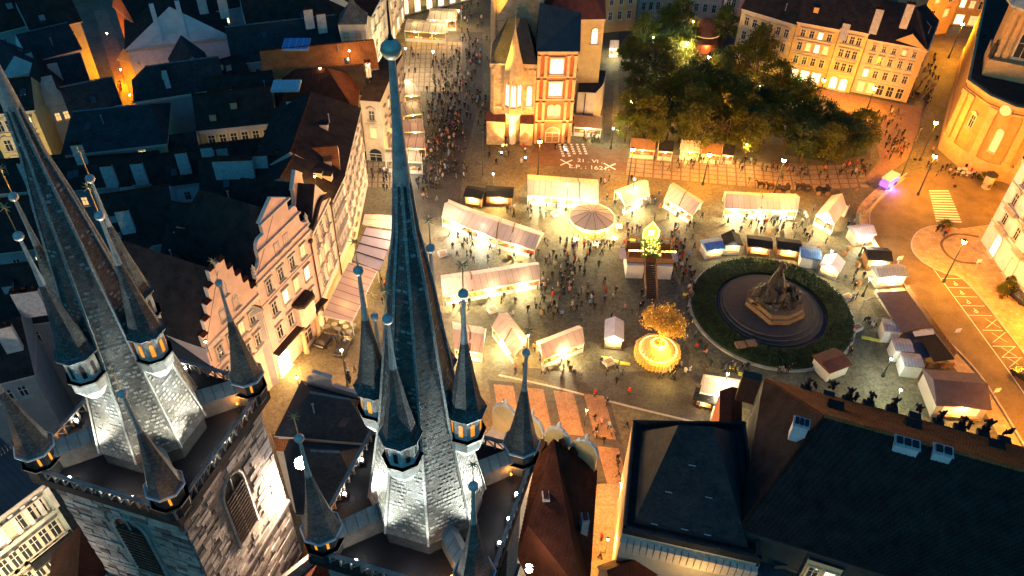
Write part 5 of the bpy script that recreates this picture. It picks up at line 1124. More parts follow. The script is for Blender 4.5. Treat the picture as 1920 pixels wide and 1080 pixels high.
# ------------------------------------------------------------------ market stalls
def tent(label, a, b, c, d, z=2.3, rise=1.35, axis='x', roof='canvas', watt=420, col=WHITE, div=(), group='long canvas-roofed market stalls', goods=True, name='market_stall', side='canvas_side', ends=True, nl=None):
    A, B, C, D = G(*a, z), G(*b, z), G(*c, z), G(*d, z); A, B, C, D = xy(A), xy(B), xy(C), xy(D); cc = (A + B + C + D) / 4
    t = thing(name, label, 'market stall', (cc.x, cc.y, 0), group)
    up = V((0, 0, z)); m = MB()
    if axis == 'x': r0, r1 = (A + D) / 2 + V((0, 0, z + rise)), (B + C) / 2 + V((0, 0, z + rise)); m.face([A + up, B + up, r1, r0]); m.face([C + up, D + up, r0, r1])
    else: r0, r1 = (A + B) / 2 + V((0, 0, z + rise)), (C + D) / 2 + V((0, 0, z + rise)); m.face([B + up, C + up, r1, r0]); m.face([D + up, A + up, r0, r1])
    m.build('roof', [roof], t)
    if ends:
        for tri in (([D + up, A + up, r0 - V((0, 0, 0.03))], [B + up, C + up, r1 - V((0, 0, 0.03))]) if axis == 'x' else ([A + up, B + up, r0 - V((0, 0, 0.03))], [C + up, D + up, r1 - V((0, 0, 0.03))])): MB().face(tri).build('gable_end', [side], t)
    sl = MB()
    for k_ in range(int((B - A).length / 0.5)):
        q = A.lerp(B, (k_ + 0.5) / int((B - A).length / 0.5)); sl.box((q.x, q.y, z - 0.05 - 0.08 * (k_ % 3)), (0.07, 0.07, 0.07), 0.3 * k_)
    if 'canvas' in roof and sl.v: sl.build('string_lights', ['fairy_gold'], t)
    L_ = (B - A).length; dx = (B - A).normalized(); W_ = (D - A).length; dy = (D - A).normalized(); rz = atan2(dx.y, dx.x)
    m = MB(); n = max(1, int(L_ / 3.5))
    for i in range(n + 1):
        for base in (A + dy * 0.12, D - dy * 0.12):
            p = base + dx * (0.1 + (L_ - 0.2) * i / n); q = MB(); q.box((p.x, p.y, 0), (0.1, 0.1, z), rz); q.build('post', ['wood_white'], t)
    for s_ in div:   # straps over the canvas
        q0 = A + dx * L_ * s_ + V((0, 0, z + 0.02)); q1 = r0 + (r1 - r0) * s_ + V((0, 0, 0.02)) if axis == 'x' else q0
        q2 = D + dx * L_ * s_ + V((0, 0, z + 0.02)); w_ = dx * 0.14
        m.face([q0 - w_, q0 + w_, q1 + w_, q1 - w_]); m.face([q1 - w_, q1 + w_, q2 + w_, q2 - w_])
    if m.v: m.build('roof_strap', ['wood'], t)
    m = MB(); c_ = (A + B) / 2 - dy * 0.02; m.box((c_.x, c_.y, z - 0.32), (L_, 0.05, 0.34), rz); m.build('valance', [side], t); m = MB()
    c_ = (D + C) / 2; m.box((c_.x, c_.y, 0), (L_ * 0.98, 0.06, z), rz); m.build('canvas_wall', [side], t)
    m = MB(); c_ = (A + B) / 2 + dy * 0.55; m.box((c_.x, c_.y, 0), (L_ * 0.94, 0.7, 0.95), rz); m.box((c_.x, c_.y, 0.95), (L_ * 0.96, 0.85, 0.06), rz, 1); m.build('counter', ['wood_white', 'wood'], t)
    if goods:
        k = max(2, int(L_ / 1.1))
        for i in range(k):
            if R.random() < 0.3: continue
            p = A + dx * (L_ * (i + 0.5) / k) + dy * 0.5; q = MB(); q.box((p.x, p.y, 1.01), (R.uniform(0.4, 0.9), 0.5, R.uniform(0.12, 0.4)), rz); q.build('goods', [R.choice(['goods_red', 'goods_gold', 'goods_green', 'wood', 'wood_white'])], t)
    nl = nl or max(1, round(L_ / 5.0)); 
    for i in range(nl):
        p = A + dx * (L_ * (i + 0.5) / nl) + dy * W_ * 0.42 + V((0, 0, z - 0.1)); m = MB(); m.ball(p, 0.12, 8); m.build('bulb', ['bulb_warm'], t); point(p - V((0, 0, 0.25)), watt * 0.5, col, 0.2, parent=t)
        q = A + dx * (L_ * (i + 0.5) / nl) - dy * 0.45 + V((0, 0, z - 0.05)); m = MB(); m.ball(q, 0.09, 8); m.tube(q, q + dy * 0.45, 0.02, 0.02, 4, 1); m.build('bulb', ['bulb_warm', 'dark_metal'], t); point(q - V((0, 0, 0.14)), watt * (1.7 if 'canvas' in roof else 0.6), col, 0.08, parent=t)
    return t
tent('long canvas stall bent behind the spire, its upper half', (828, 406), (931, 448), (940, 408), (840, 378), div=(0.99,), col=COOL, watt=560)
tent('long canvas stall, the lower half that ends beside the round tent', (932, 448), (1003, 469), (1021, 437), (942, 409), div=(0.35,), watt=560)
tent('long bright stall below the chapel at the top of the market', (989, 366), (1122, 376), (1121, 337), (989, 327), div=(0.73,), watt=700)
tent('short stall with lilac canvas left of the two tilted stalls', (1172, 386), (1219, 364), (1208, 337), (1152, 357), watt=600, div=())
tent('tilted stall with a strap over its canvas, open to the lower left', (1246, 371), (1299, 405), (1320, 378), (1263, 342), div=(0.5,), watt=600)
tent('long flat-ended stall in the upper right of the market', (1358, 391), (1496, 395), (1497, 366), (1358, 358), div=(0.5,), watt=700)
tent('gabled stall with peaked front at the upper right corner', (1530, 402), (1565, 421), (1588, 390), (1560, 366), axis='y', watt=600, rise=1.9, z=2.6)
tent('long pink stall right of the spire, lower middle of the market', (830, 556), (1013, 523), (1008, 491), (826, 516), watt=560, div=(0.3,))
tent('square pink stall tucked beside the right-hand turret spike', (852, 654), (905, 662), (912, 616), (848, 603), watt=420, div=(0.55,))
tent('diagonal pink stall opening to the lower left', (922, 612), (964, 668), (992, 636), (950, 586), watt=520, div=(0.55,), axis='x')
tent('pink stall with blank front below the white star lamp', (1018, 674), (1096, 642), (1086, 610), (1005, 640), watt=560)
tent('small pink stall at the edge of the palace roof', (1312, 735), (1388, 746), (1388, 712), (1322, 702), watt=600)
park = 'food stalls along the park edge'
for lb, a, b, mt in [('orange food stall with two hatches at the park corner', (1182, 279), (1228, 282), 'wood'), ('dark food stall under the trees', (1234, 283), (1262, 285), 'felt_black'), ('bright white food stall with a queue', (1276, 282), (1312, 285), 'canvas'), ('orange food stall beside the bright one', (1315, 288), (1352, 291), 'wood'), ('dim stall at the end of the park row', (1354, 290), (1376, 292), 'felt_black')]:
    tent(lb, a, b, (b[0] + 1, b[1] - 20), (a[0] + 1, a[1] - 20), roof=mt, watt=260 if mt != 'felt_black' else 60, col=WARM, group=park)
tent('stall with a mossy plank roof between hall and park, crowded in front', (1076, 238), (1128, 242), (1126, 218), (1078, 213), roof='wood', watt=420, col=WHITE, group='food stalls beside the hall')
tent('little lit kiosk at the far end of the park path', (1143, 92), (1160, 92), (1160, 78), (1144, 78), roof='canvas', watt=260, group='kiosks in the park')
tent('small lit kiosk stall by the lawn corner', (1498, 212), (1530, 206), (1524, 190), (1498, 190), roof='felt_black', watt=300, col=COOL, group='kiosks in the park')
tr = 'restaurant terraces under large awnings'
for lb, a, b, c, d, mt, wt, cl in [
    ('far striped terrace roof with plants along its edge', (758, 57), (836, 62), (838, 42), (764, 35), 'awning_pale', 500, WARM), ('second far terrace roof behind the striped one', (800, 36), (855, 38), (850, 18), (812, 14), 'awning_pale', 400, WARM),
    ('upper awning beside the spire', (716, 180), (790, 178), (766, 150), (712, 150), 'awning', 260, WARM), ('cream awning with glowing lamps beside the spire', (722, 222), (792, 212), (780, 190), (722, 192), 'awning_pale', 300, WARM),
    ('brown awning beside the spire, third from the top', (727, 248), (796, 246), (790, 222), (726, 226), 'awning', 200, WARM), ('brown awning beside the spire, fourth from the top', (728, 276), (798, 278), (794, 250), (728, 252), 'awning', 260, WARM),
    ('small white awning over the bright bar', (722, 300), (792, 304), (782, 280), (722, 282), 'awning_pale', 700, COOL)]:
    tent(lb, a, b, c, d, z=3.0, rise=0.7, roof=mt, watt=wt, col=cl, group=tr, name='terrace_awning', side='awning_pale')
def awning(label, pts, z0, z1, mt, frame='wood_white', nl=2, watt=250):
    """pts: wall side a, b then outer side c, d"""
    P = [G(*pts[0], z1), G(*pts[1], z1), G(*pts[2], z0), G(*pts[3], z0)]; cc = sum(P, V((0, 0, 0))) / 4
    t = thing('terrace_awning', label, 'awning', (cc.x, cc.y, 0), tr); m = MB(); m.face(P)
    if (P[1] - P[0]).cross(P[2] - P[0]).z < 0: m.f[0] = m.f[0][::-1]
    m.build('canvas', [mt], t)
    for i in range(4): m = MB(); m.tube(P[i] - V((0, 0, 0.06)), P[(i + 1) % 4] - V((0, 0, 0.06)), 0.08, 0.08, 5); m.build('frame_bar', [frame], t)
    for k in range(3): m = MB(); q = P[2] + (P[3] - P[2]) * k / 2; m.tube((q.x, q.y, 0), q, 0.06, 0.06, 5); m.build('post', [frame], t)
    m = MB(); n = V((0, 0, 0.35)); m.face([P[2] - n, P[3] - n, P[3], P[2]]); m.build('valance', [mt], t)
    for i in range(nl):
        q = P[0].lerp(P[1], (i + 0.5) / nl) * 0.5 + P[3].lerp(P[2], (i + 0.5) / nl) * 0.5; point((q.x, q.y, z0 - 0.6), watt, WARM, 0.2, parent=t)
    return t, P
awning('large rose canvas awning slanting from the peach house', ((603, 592), (654, 492), (708, 505), (660, 603)), 3.0, 4.2, 'awning')
t_, P_ = awning('glass panelled awning beside the wide rose one', ((660, 488), (686, 426), (741, 434), (712, 508)), 3.0, 3.9, 'awning_lilac', 'dark_metal')
for k in range(1, 4): m = MB(); m.tube(P_[0].lerp(P_[1], k / 4) + V((0, 0, .05)), P_[3].lerp(P_[2], k / 4) + V((0, 0, .05)), 0.1, 0.1, 5); m.build('rafter', ['dark_metal'], t_)
awning('narrow cream awning at the top of the row', ((680, 420), (684, 402), (746, 404), (745, 430)), 3.0, 3.9, 'awning_pale')
# small huts
def hut(label, a, b, dp, h, rise, wall, roof, axis='x', group='small market huts', watt=0, col=WHITE, ov=0.3, name='market_hut', counter=True):
    fp = rect(G(*a), G(*b), dp); c = sum(fp, V((0, 0, 0))) / 4; t = thing(name, label, 'market hut', (c.x, c.y, 0), group)
    ww = MB(); ww.prism([tuple(p)[:2] for p in fp], 0, h, 0)
    A, B, C, D = fp
    for (p, q) in (((D, A), (B, C)) if axis == 'x' else ((A, B), (C, D))): ww.face([p + V((0, 0, h)), q + V((0, 0, h)), (p + q) / 2 + V((0, 0, h + rise * 0.95))])
    ww.build('wall', [wall], t)
    r = roof_mesh(fp, h + 0.05, h + rise, axis, (0, 0), ov); r.build('roof', [roof, roof], t)
    d = (B - A).normalized(); n = V((d.y, -d.x, 0)); L_ = (B - A).length; rz = atan2(d.y, d.x); cm = (A + B) / 2
    if counter:
        m = MB(); q = cm + n * 0.03; m.face([q - d * L_ * 0.36 + V((0, 0, 1.0)), q + d * L_ * 0.36 + V((0, 0, 1.0)), q + d * L_ * 0.36 + V((0, 0, h - 0.35)), q - d * L_ * 0.36 + V((0, 0, h - 0.35))]); m.build('hatch', ['pane_lit' if watt else 'wood_dark'], t)
        m = MB(); q = cm + n * 0.25; m.box((q.x, q.y, 0.9), (L_ * 0.8, 0.5, 0.08), rz); m.build('shelf', ['wood'], t)
    if watt:
        q = cm + n * 0.7; m = MB(); m.ball((q.x, q.y, h - 0.05), 0.1, 8); m.build('bulb', ['bulb_white'], t); point((q.x, q.y, h - 0.3), watt, col, 0.15, parent=t)
    return t
hut('white hut with a flat blue roof, left of the dark-roofed one', (1322, 487), (1352, 483), 2.6, 2.3, 0.5, 'wood_white', 'blue_roof', watt=120)
hut('white hut with a barrel-dark roof above the hedge', (1356, 478), (1384, 478), 2.4, 2.5, 1.0, 'wood_white', 'felt_black', 'y', watt=80)
hut('black-roofed stall strung with gold lights, left of its twin', (1400, 478), (1440, 483), 2.8, 2.2, 0.5, 'wood', 'felt_black', watt=260, col=WARM)
hut('black-roofed stall strung with gold lights, right of its twin', (1455, 483), (1494, 488), 2.8, 2.2, 0.5, 'wood', 'felt_black', watt=260, col=WARM)
hut('white hut with a dark blue roof beside the gold-lit stalls', (1497, 500), (1530, 505), 2.8, 2.4, 0.3, 'wood_white', 'blue_roof', counter=False)
hut('white gabled hut at the upper right of the hedge ring', (1534, 514), (1566, 526), 2.8, 2.2, 1.1, 'wood_white', 'lilac_roof', 'y', watt=120)
hut('hut with a lilac ribbed roof by the road fence', (1600, 462), (1632, 458), 2.8, 2.4, 0.9, 'canvas_side', 'lilac_roof', watt=500, col=COOL)
hut('black canopy stall glowing along the road fence', (1622, 505), (1662, 508), 3.2, 2.4, 0.8, 'wood', 'felt_black', watt=900, col=WHITE)
hut('dark brown and white roofed bar at the top of the terrace', (1640, 540), (1690, 538), 2.8, 2.6, 0.8, 'wood_white', 'grey_roof', watt=900, col=WHITE)
hut('striped lilac hut near the golden tree', (1133, 652), (1164, 655), 3.6, 2.3, 1.0, 'canvas_side', 'lilac_roof', 'y', watt=260)
hut('dark red flat-roofed hut below the hedge ring', (1548, 716), (1585, 702), 3.4, 2.3, 0.5, 'wood_white', 'rust_roof', watt=0, counter=False)
for lb, a, b in [('grey cube hut at the top of three on the terrace side', (1650, 641), (1680, 645)), ('middle grey cube hut of three with a lamp above', (1670, 678), (1702, 681)), ('lowest grey cube hut of three beside the big tent', (1686, 706), (1720, 710))]:
    hut(lb, a, b, 2.6, 2.6, 0.25, 'wood_white', 'grey_roof', counter=False, ov=0.1)
hut('black open stall left of its gabled twin under the chapel', (872, 385), (902, 390), 3.0, 2.3, 0.7, 'wood', 'felt_black', watt=500, col=WARM)
hut('black gabled stall below the chapel with string lights', (912, 385), (958, 388), 3.0, 2.3, 0.9, 'wood', 'felt_black', watt=700, col=WARM)
hut('big tent with a purple-brown roof beside the road', (1744, 782), (1838, 790), 6.4, 3.0, 1.6, 'canvas_side', 'felt_purple', watt=420, col=WARM, name='restaurant_tent')
hut('narrow cream house-shaped bin store by the lane', (1300, 760), (1335, 770), 2.0, 1.6, 0.3, 'wood_dark', 'felt_black', watt=60, col=WARM)
# dark terrace along the road
te = thing('restaurant_terrace', 'long dark restaurant terrace roof with planters and picket rails along the road', 'terrace', G(1710, 610))
for (px, z, mt) in ((((1645, 548), (1700, 545), (1748, 612), (1690, 622)), 2.9, 'felt_purple'), (((1722, 625), (1752, 624), (1790, 672), (1752, 676)), 2.9, 'felt_black'), (((1690, 622), (1718, 620), (1752, 664), (1726, 676)), 2.2, 'felt_purple')):
    P = [G(*p, z) for p in px]; m = MB(); m.prism([tuple(p)[:2] for p in P], z - 0.25, z, 0, bottom=True); m.build('roof_panel', [mt], te)
P = [G(1712, 622, 3.0), G(1750, 618, 3.0), G(1752, 626, 3.0), G(1716, 630, 3.0)]; m = MB(); m.prism([tuple(p)[:2] for p in P], 2.9, 3.05); m.build('white_strip', ['wood_white'], te)
for (a, b) in (((1640, 552), (1735, 690)), ((1735, 690), (1790, 690)), ((1700, 545), (1792, 672))):
    A, B = G(*a), G(*b); n = int((B - A).length / 0.45); d = (B - A).normalized()
    for i in range(n):
        p = A + d * 0.45 * i; m = MB(); m.box((p.x, p.y, 0), (0.3, 0.12, 1.15), atan2(d.y, d.x)); m.build('picket', ['wood_white' if a[0] == 1640 else 'wood'], te)
    m = MB(); c = (A + B) / 2; m.box((c.x, c.y, 0.6), ((B - A).length, 0.06, 0.1), atan2(d.y, d.x)); m.build('rail', ['wood'], te)
# glazed frame pavilion
fr = thing('frame_pavilion', 'bare square metal frame with folding chairs beside the terrace', 'pavilion', G(1650, 600))
P = [G(1622, 562, 2.4), G(1655, 558, 2.4), G(1686, 592, 2.4), G(1645, 597, 2.4)]
for i in range(4):
    m = MB(); m.tube(P[i], P[(i + 1) % 4], 0.06, 0.06, 4); m.build('frame_bar', ['grey_metal'], fr); m = MB(); m.tube((P[i].x, P[i].y, 0), P[i], 0.06, 0.06, 4); m.build('post', ['grey_metal'], fr)
# fence of yellow slats along the road
fe = thing('road_fence', 'curved fence of pale slats between market and road', 'fence', G(1640, 440)); fc = curve([(1650, 372), (1626, 398), (1613, 402), (1615, 430), (1636, 458), (1660, 492)], 14)
for i, p in enumerate(fc[::1]):
    m = MB(); q = fc[min(i + 1, len(fc) - 1)]; d = q - p; m.box((p.x, p.y, 0), (0.42, 0.1, 1.0), atan2(d.y, d.x) if d.length > 0 else 0); m.build('slat', ['awning_pale'], fe)
# round tent
cc = G(1107, 432, 0); ct = thing('carousel_tent', 'glowing twelve-sided canvas tent in the heart of the market', 'tent', cc)
m = MB(); m.lathe((cc.x, cc.y, 3.1), [(4.25, 0), (0.7, 1.25), (0.05, 1.5)], 12, 0.13); m.build('roof', ['canvas_side'], ct)
m = MB(); m.lathe((cc.x, cc.y, 2.75), [(4.28, 0), (4.28, 0.38)], 12, 0.13, cap=False); m.build('rim', ['fairy_gold'], ct)
for i in range(12):
    a = 0.13 + i * pi / 6; m = MB(); m.tube((cc.x + 4.2 * cos(a), cc.y + 4.2 * sin(a), 3.12), (cc.x + 0.5 * cos(a), cc.y + 0.5 * sin(a), 4.42), 0.05, 0.05, 4); m.tube((cc.x + 4.1 * cos(a), cc.y + 4.1 * sin(a), 0), (cc.x + 4.1 * cos(a), cc.y + 4.1 * sin(a), 3.0), 0.07, 0.07, 4); m.build('rib', ['wood'], ct)
m = MB(); m.lathe((cc.x, cc.y, 0), [(2.6, 0), (2.6, 1.0), (2.8, 1.02), (2.8, 1.1)], 12, 0.13); m.lathe((cc.x, cc.y, 0), [(0.4, 0), (0.4, 3.6)], 8); m.build('bar', ['goods_gold', 'wood'], ct)
for i in range(6):
    a = i * pi / 3; q = cc + V((3.3 * cos(a), 3.3 * sin(a), 2.5)); m = MB(); m.ball(q, 0.12, 8); m.build('bulb', ['bulb_warm'], ct); point(q, 420, WHITE, 0.25, parent=ct); q2 = cc + V((4.7 * cos(a), 4.7 * sin(a), 2.6)); point(q2, 420, WHITE, 0.08, parent=ct)
for i in range(5):
    a = -2.2 + i * 0.75; q = cc + V((5.2 * cos(a), 5.2 * sin(a), 0)); t = thing('bar_table', 'square white standing table beside the round tent, ' + ['west', 'south-west', 'south', 'south-east', 'east'][i] + ' side', 'table', q, 'tables round the carousel tent'); m = MB(); m.box((q.x, q.y, 0.95), (1.2, 1.2, 0.08), a); m.build('top', ['wood_white'], t); m = MB(); m.box((q.x, q.y, 0), (0.2, 0.2, 0.95), a); m.build('leg', ['wood'], t)
# viewing gate with stairs
vc = G(1216, 530); vg = thing('viewing_platform', 'festive wooden platform with garlanded arch, lit gable and long dark stairs', 'platform', vc)
def vb(nm, x0, x1, y0, y1, z0, z1, mt):
    m = MB(); m.prism([(vc.x + x0, vc.y + y0), (vc.x + x1, vc.y + y0), (vc.x + x1, vc.y + y1), (vc.x + x0, vc.y + y1)], z0, z1, bottom=True); return m.build(nm, [mt], vg)
vb('left_cabin', -3.9, -0.95, 1.0, 5.2, 0, 2.9, 'wood_white'); vb('right_cabin', 0.95, 3.9, 1.0, 5.2, 0, 2.9, 'wood_white'); vb('deck', -3.9, 3.9, 1.6, 5.4, 2.95, 3.15, 'wood_dark')
for k in range(16): vb('step', -0.85, 0.85, -4.2 + k * 0.36, -3.86 + k * 0.36, k * 0.19, k * 0.19 + 0.16, 'wood_dark')
for x in (-0.95, 0.95):
    m = MB(); m.tube((vc.x + x, vc.y - 4.2, 1.0), (vc.x + x, vc.y + 1.5, 4.05), 0.07, 0.07, 5); m.tube((vc.x + x, vc.y - 4.2, 0.2), (vc.x + x, vc.y + 1.5, 3.1), 0.12, 0.12, 5)
    for k in range(8): m.tube((vc.x + x, vc.y - 4.1 + k * 0.78, 0.2 + k * .4), (vc.x + x, vc.y - 4.1 + k * 0.78, 1.05 + k * .4), 0.04, 0.04, 4)
    m.build('handrail', ['wood'], vg)
for x in (-3.9, -1.1, 1.1, 3.9): vb('post', x - 0.1, x + 0.1, 1.6, 1.8, 3.15, 5.6, 'wood'); vb('post', x - 0.1, x + 0.1, 5.1, 5.3, 3.15, 5.6, 'wood')
for x0, x1 in ((-3.9, -1.1), (1.1, 3.9)):
    vb('beam', x0, x1, 1.6, 1.8, 5.5, 5.7, 'wood'); vb('back_panel', x0, x1, 5.15, 5.3, 3.15, 4.4, 'wood_dark'); vb('beam', x0, x1, 5.1, 5.3, 5.5, 5.7, 'wood'); vb('railing', x0, x1, 1.55, 1.62, 3.15, 4.1, 'wood')
vb('side_canopy', -5.1, -4.0, 2.2, 5.2, 3.2, 3.3, 'lilac_roof'); vb('side_canopy', 4.0, 4.9, 2.0, 5.0, 3.2, 3.3, 'blue_roof')
m = MB()
for i in range(1500):
    x = R.uniform(-1.6, 1.6); y = R.uniform(1.2, 4.8); z = 6.2 - 0.5 * abs(x) - 0.25 * (4.8 - y) + R.uniform(-0.2, 0.3); c = vc + V((x, y, z)); s_ = 0.16; a = R.uniform(0, 6.3); d = V((cos(a), sin(a), R.uniform(-.6, .6))) * s_; e = V((-sin(a), cos(a), R.uniform(-.6, .6))) * s_
    m.face([c - d - e, c + d - e, c + d + e, c - d + e])
o = m.build('garland', ['goods_green'], vg)
m = MB()
for i in range(230):
    x = R.uniform(-4, 4); y = 1.4 if abs(x) > 1.5 else R.uniform(1.2, 4.6); z = 5.75 if abs(x) > 1.5 else 6.35 - 0.5 * abs(x) - 0.25 * (4.8 - y) + 0.25; m.box((vc.x + x, vc.y + y, z + R.uniform(-.1, .15)), (0.09, 0.09, 0.09))
m.build('fairy_lights', ['fairy_gold'], vg)
m = MB(); F = [(-1.3, 0), (1.3, 0), (1.3, 1.6), (0, 3.3), (-1.3, 1.6)]; m.face([vc + V((x, 4.9, 6 + z)) for x, z in F]); m.face([vc + V((x, 5.3, 6 + z)) for x, z in F][::-1]); m.build('gable_house', ['goods_gold'], vg)
m = MB()
for i in range(5): (x0, z0), (x1, z1) = F[i], F[(i + 1) % 5]; m.tube(vc + V((x0, 4.8, 6 + z0)), vc + V((x1, 4.8, 6 + z1)), 0.09, 0.09, 5)
m.box((vc.x, vc.y + 4.8, 6.4), (1.0, 0.1, 1.2)); m.build('gable_lights', ['fairy_gold'], vg); point(vc + V((0, 3.6, 7.4)), 160, WARM, 0.3, parent=vg); point(vc + V((-2.4, 3, 5)), 60, SODIUM, 0.2, parent=vg); point(vc + V((2.4, 3, 5)), 60, SODIUM, 0.2, parent=vg)
# golden tree in its octagonal planter
gc = G(1231, 668); gt = thing('golden_tree', 'bare tree wound with gold lights in a glowing octagonal planter', 'tree', gc)
m = MB(); m.lathe((gc.x, gc.y, 0), [(3.5, 0), (3.7, 1.5), (3.3, 1.6)], 8, 0.3); m.build('planter', ['goods_gold'], gt)
for i in range(40):
    a = 2 * pi * i / 40; m = MB(); m.box((gc.x + 3.5 * cos(a), gc.y + 3.5 * sin(a), 0.1), (0.1, 0.1, 1.3), a); m.build('lit_slat', ['fairy_dim'], gt)
m = MB(); m.lathe((gc.x, gc.y, 1.55), [(2.9, 0), (2.3, 0.7), (0.9, 1.5)], 16, cap=False); m.build('skirt', ['goods_gold'], gt)
m = MB()
for i in range(24): a = 2 * pi * i / 24; m.tube((gc.x + 2.9 * cos(a), gc.y + 2.9 * sin(a), 1.62), (gc.x + .9 * cos(a), gc.y + .9 * sin(a), 3.1), 0.03, 0.03, 4)
for r_, z_ in ((2.9, 1.65), (0.95, 3.1)):
    for i in range(24): a = 2 * pi * i / 24; b = a + 2 * pi / 24; m.tube((gc.x + r_ * cos(a), gc.y + r_ * sin(a), z_), (gc.x + r_ * cos(b), gc.y + r_ * sin(b), z_), 0.035, 0.035, 4)
m.build('light_strings', ['fairy_gold'], gt)
def limbs(mb, p, d, L_, r, dep, tips, rr, sp=1.0):
    q = p + d * L_; mb.tube(p, q, r, r * 0.65, 6)
    if dep == 0: tips.append(q); return
    for k in range(3 if dep > 1 else 2):
        a = rr.uniform(0, 2 * pi); e = d.orthogonal().normalized(); f = d.cross(e); nd = (d + (e * cos(a) + f * sin(a)) * rr.uniform(0.35, 0.7) * sp).normalized(); limbs(mb, q, nd, L_ * rr.uniform(0.6, 0.8), r * 0.6, dep - 1, tips, rr, sp)
    if dep > 1: limbs(mb, q, (d + V((0, 0, 0.2))).normalized(), L_ * 0.75, r * 0.6, dep - 1, tips, rr, sp); tips.append(q)
rr = random.Random(5); tips = []; m = MB(); limbs(m, gc + V((0, 0, 1)), V((0.1, 0.05, 1)).normalized(), 2.7, 0.2, 4, tips, rr, 0.75); m.build('trunk', ['fairy_dim'], gt)
def leaves(centers, n, rad, s, rr, mb=None, flat=0.7):
    mb = mb or MB()
    for i in range(n):
        c = rr.choice(centers) + V((rr.gauss(0, rad), rr.gauss(0, rad), rr.gauss(0, rad * flat))); a = V((rr.gauss(0, 1), rr.gauss(0, 1), rr.gauss(0, 1))).normalized(); b = a.orthogonal().normalized(); s_ = s * rr.uniform(0.6, 1.3)
        mb.face([c - a * s_, c - b * s_ * 0.6, c + a * s_, c + b * s_ * 0.6])
    return mb
o = leaves(tips, 5200, 0.5, 0.16, rr).build('foliage', ['leaf_gold'], gt)
o = leaves(tips, 300, 0.4, 0.05, rr).build('light_points', ['fairy_gold'], gt)
point(gc + V((0.3, -1.2, 4.2)), 420, (1, 0.7, 0.2), 0.3, parent=gt); point(gc + V((0.5, -5.2, 3.0)), 380, (1, 0.65, 0.16), 0.3, parent=gt); point(gc + V((0.6, 0.6, 7)), 200, (1, 0.6, 0.15), 0.3, parent=gt)
# ------------------------------------------------------------------ monument
mc = V((42.9, 96.4, 0)); mo = thing('hedged_monument', 'dark bronze monument on a curved granite base inside stepped stone and a round hedge', 'monument', mc)
m = MB(); m.lathe(tuple(mc), [(13.5, 0), (13.5, 0.35), (13.1, 0.35)], 72, cap=False); m.build('kerb', ['kerb'], mo)
m = MB(); m.lathe(tuple(mc), [(13.0, 0), (13.0, 0.7), (9.2, 0.7), (9.2, 0)], 72, cap=False); m.build('hedge_core', ['hedge_leaf'], mo)
m = MB()
for i in range(16000):
    a = R.uniform(0, 2 * pi); r = sqrt(R.uniform(9.1 ** 2, 13.1 ** 2)); p = mc + V((r * cos(a), r * sin(a), 0.72 + R.uniform(-0.05, 0.22))); s_ = 0.15; b = R.uniform(0, 6.3); d = V((cos(b), sin(b), R.uniform(-.9, .9))) * s_; e = V((-sin(b), cos(b), R.uniform(-.9, .9))) * s_ * .6
    m.face([p - d, p - e, p + d, p + e])
o = m.build('hedge', ['hedge_leaf'], mo); o['kind'] = 'stuff'
for k, (r0, z0) in enumerate(((9.0, 0.25), (8.45, 0.5), (7.9, 0.75), (7.3, 1.0))):
    m = MB(); c = mc + V((-0.15 * k, 0.2 * k, 0)); m.lathe(tuple(c), [(r0, 0), (r0, z0), (0.1, z0)], 72, 0, 0, False, False); m.build('step', ['step_stone'], mo)
    m = MB(); 
    for i in range(72): a, b = 2 * pi * i / 72, 2 * pi * (i + 1) / 72; m.tube(c + V((r0 * cos(a), r0 * sin(a), z0)), c + V((r0 * cos(b), r0 * sin(b), z0)), 0.05, 0.05, 4)
    m.build('step_edge', ['step_edge_stone'], mo)
bp = [(-3.0, 2.6), (-4.0, 0), (-2.6, -2.0), (-1.2, -4.1), (1.6, -4.0), (4.2, -2.4), (4.4, -0.6), (3.2, 2.6)]
m = MB(); m.prism([(mc.x + x * 1.1, mc.y + y * 1.1 + 0.3) for x, y in bp], 1.0, 1.9, 0); m.prism([(mc.x + x, mc.y + y + 0.3) for x, y in bp], 1.9, 2.7, 0); m.build('granite_base', ['granite'], mo)
m = MB()
for x in (-2.7, -0.9): c = mc + V((x - 4.2, -8.3 + x * 0.25, 0)); m.box(tuple(c), (1.5, 1.2, 1.3), 0.2)
m.build('granite_block', ['granite'], mo)
bm = bmesh.new(); bmesh.ops.create_icosphere(bm, subdivisions=4, radius=1)
from mathutils import noise
for v in bm.verts:
    n = v.co.normalized(); h = max(0, n.z); a = atan2(n.y, n.x)
    r = 3.3 + 0.7 * noise.noise(n * 2.2) + 0.5 * noise.noise(n * 6); v.co = V((n.x * r * 1.05, n.y * r * 0.8, (h ** 0.8) * (1.6 + 0.9 * noise.noise(n * 3) + 0.6 * noise.noise(n * 8))))
    pk_ = max(0, 1 - V((n.x + 0.1, n.y - 0.2, 0)).length * 1.9); v.co.z += pk_ * 3.4; v.co.x += pk_ * -0.3
    for (cx_, cy_) in ((0.6, -0.35), (0.75, 0.1), (-0.5, -0.4), (0.3, -0.6), (-0.7, 0.1), (0.85, -0.15)):
        q = max(0, 1 - hypot(n.x - cx_, n.y - cy_) * 5); v.co.z += q * 1.3
me = bpy.data.meshes.new('bronze_mass'); bm.to_mesh(me); bm.free(); me.materials.append(MAT['bronze']); inst('bronze_rock', me, mo, mc + V((0.2, 0.3, 2.5)), 0, (1.1, 1.1, 1.35))
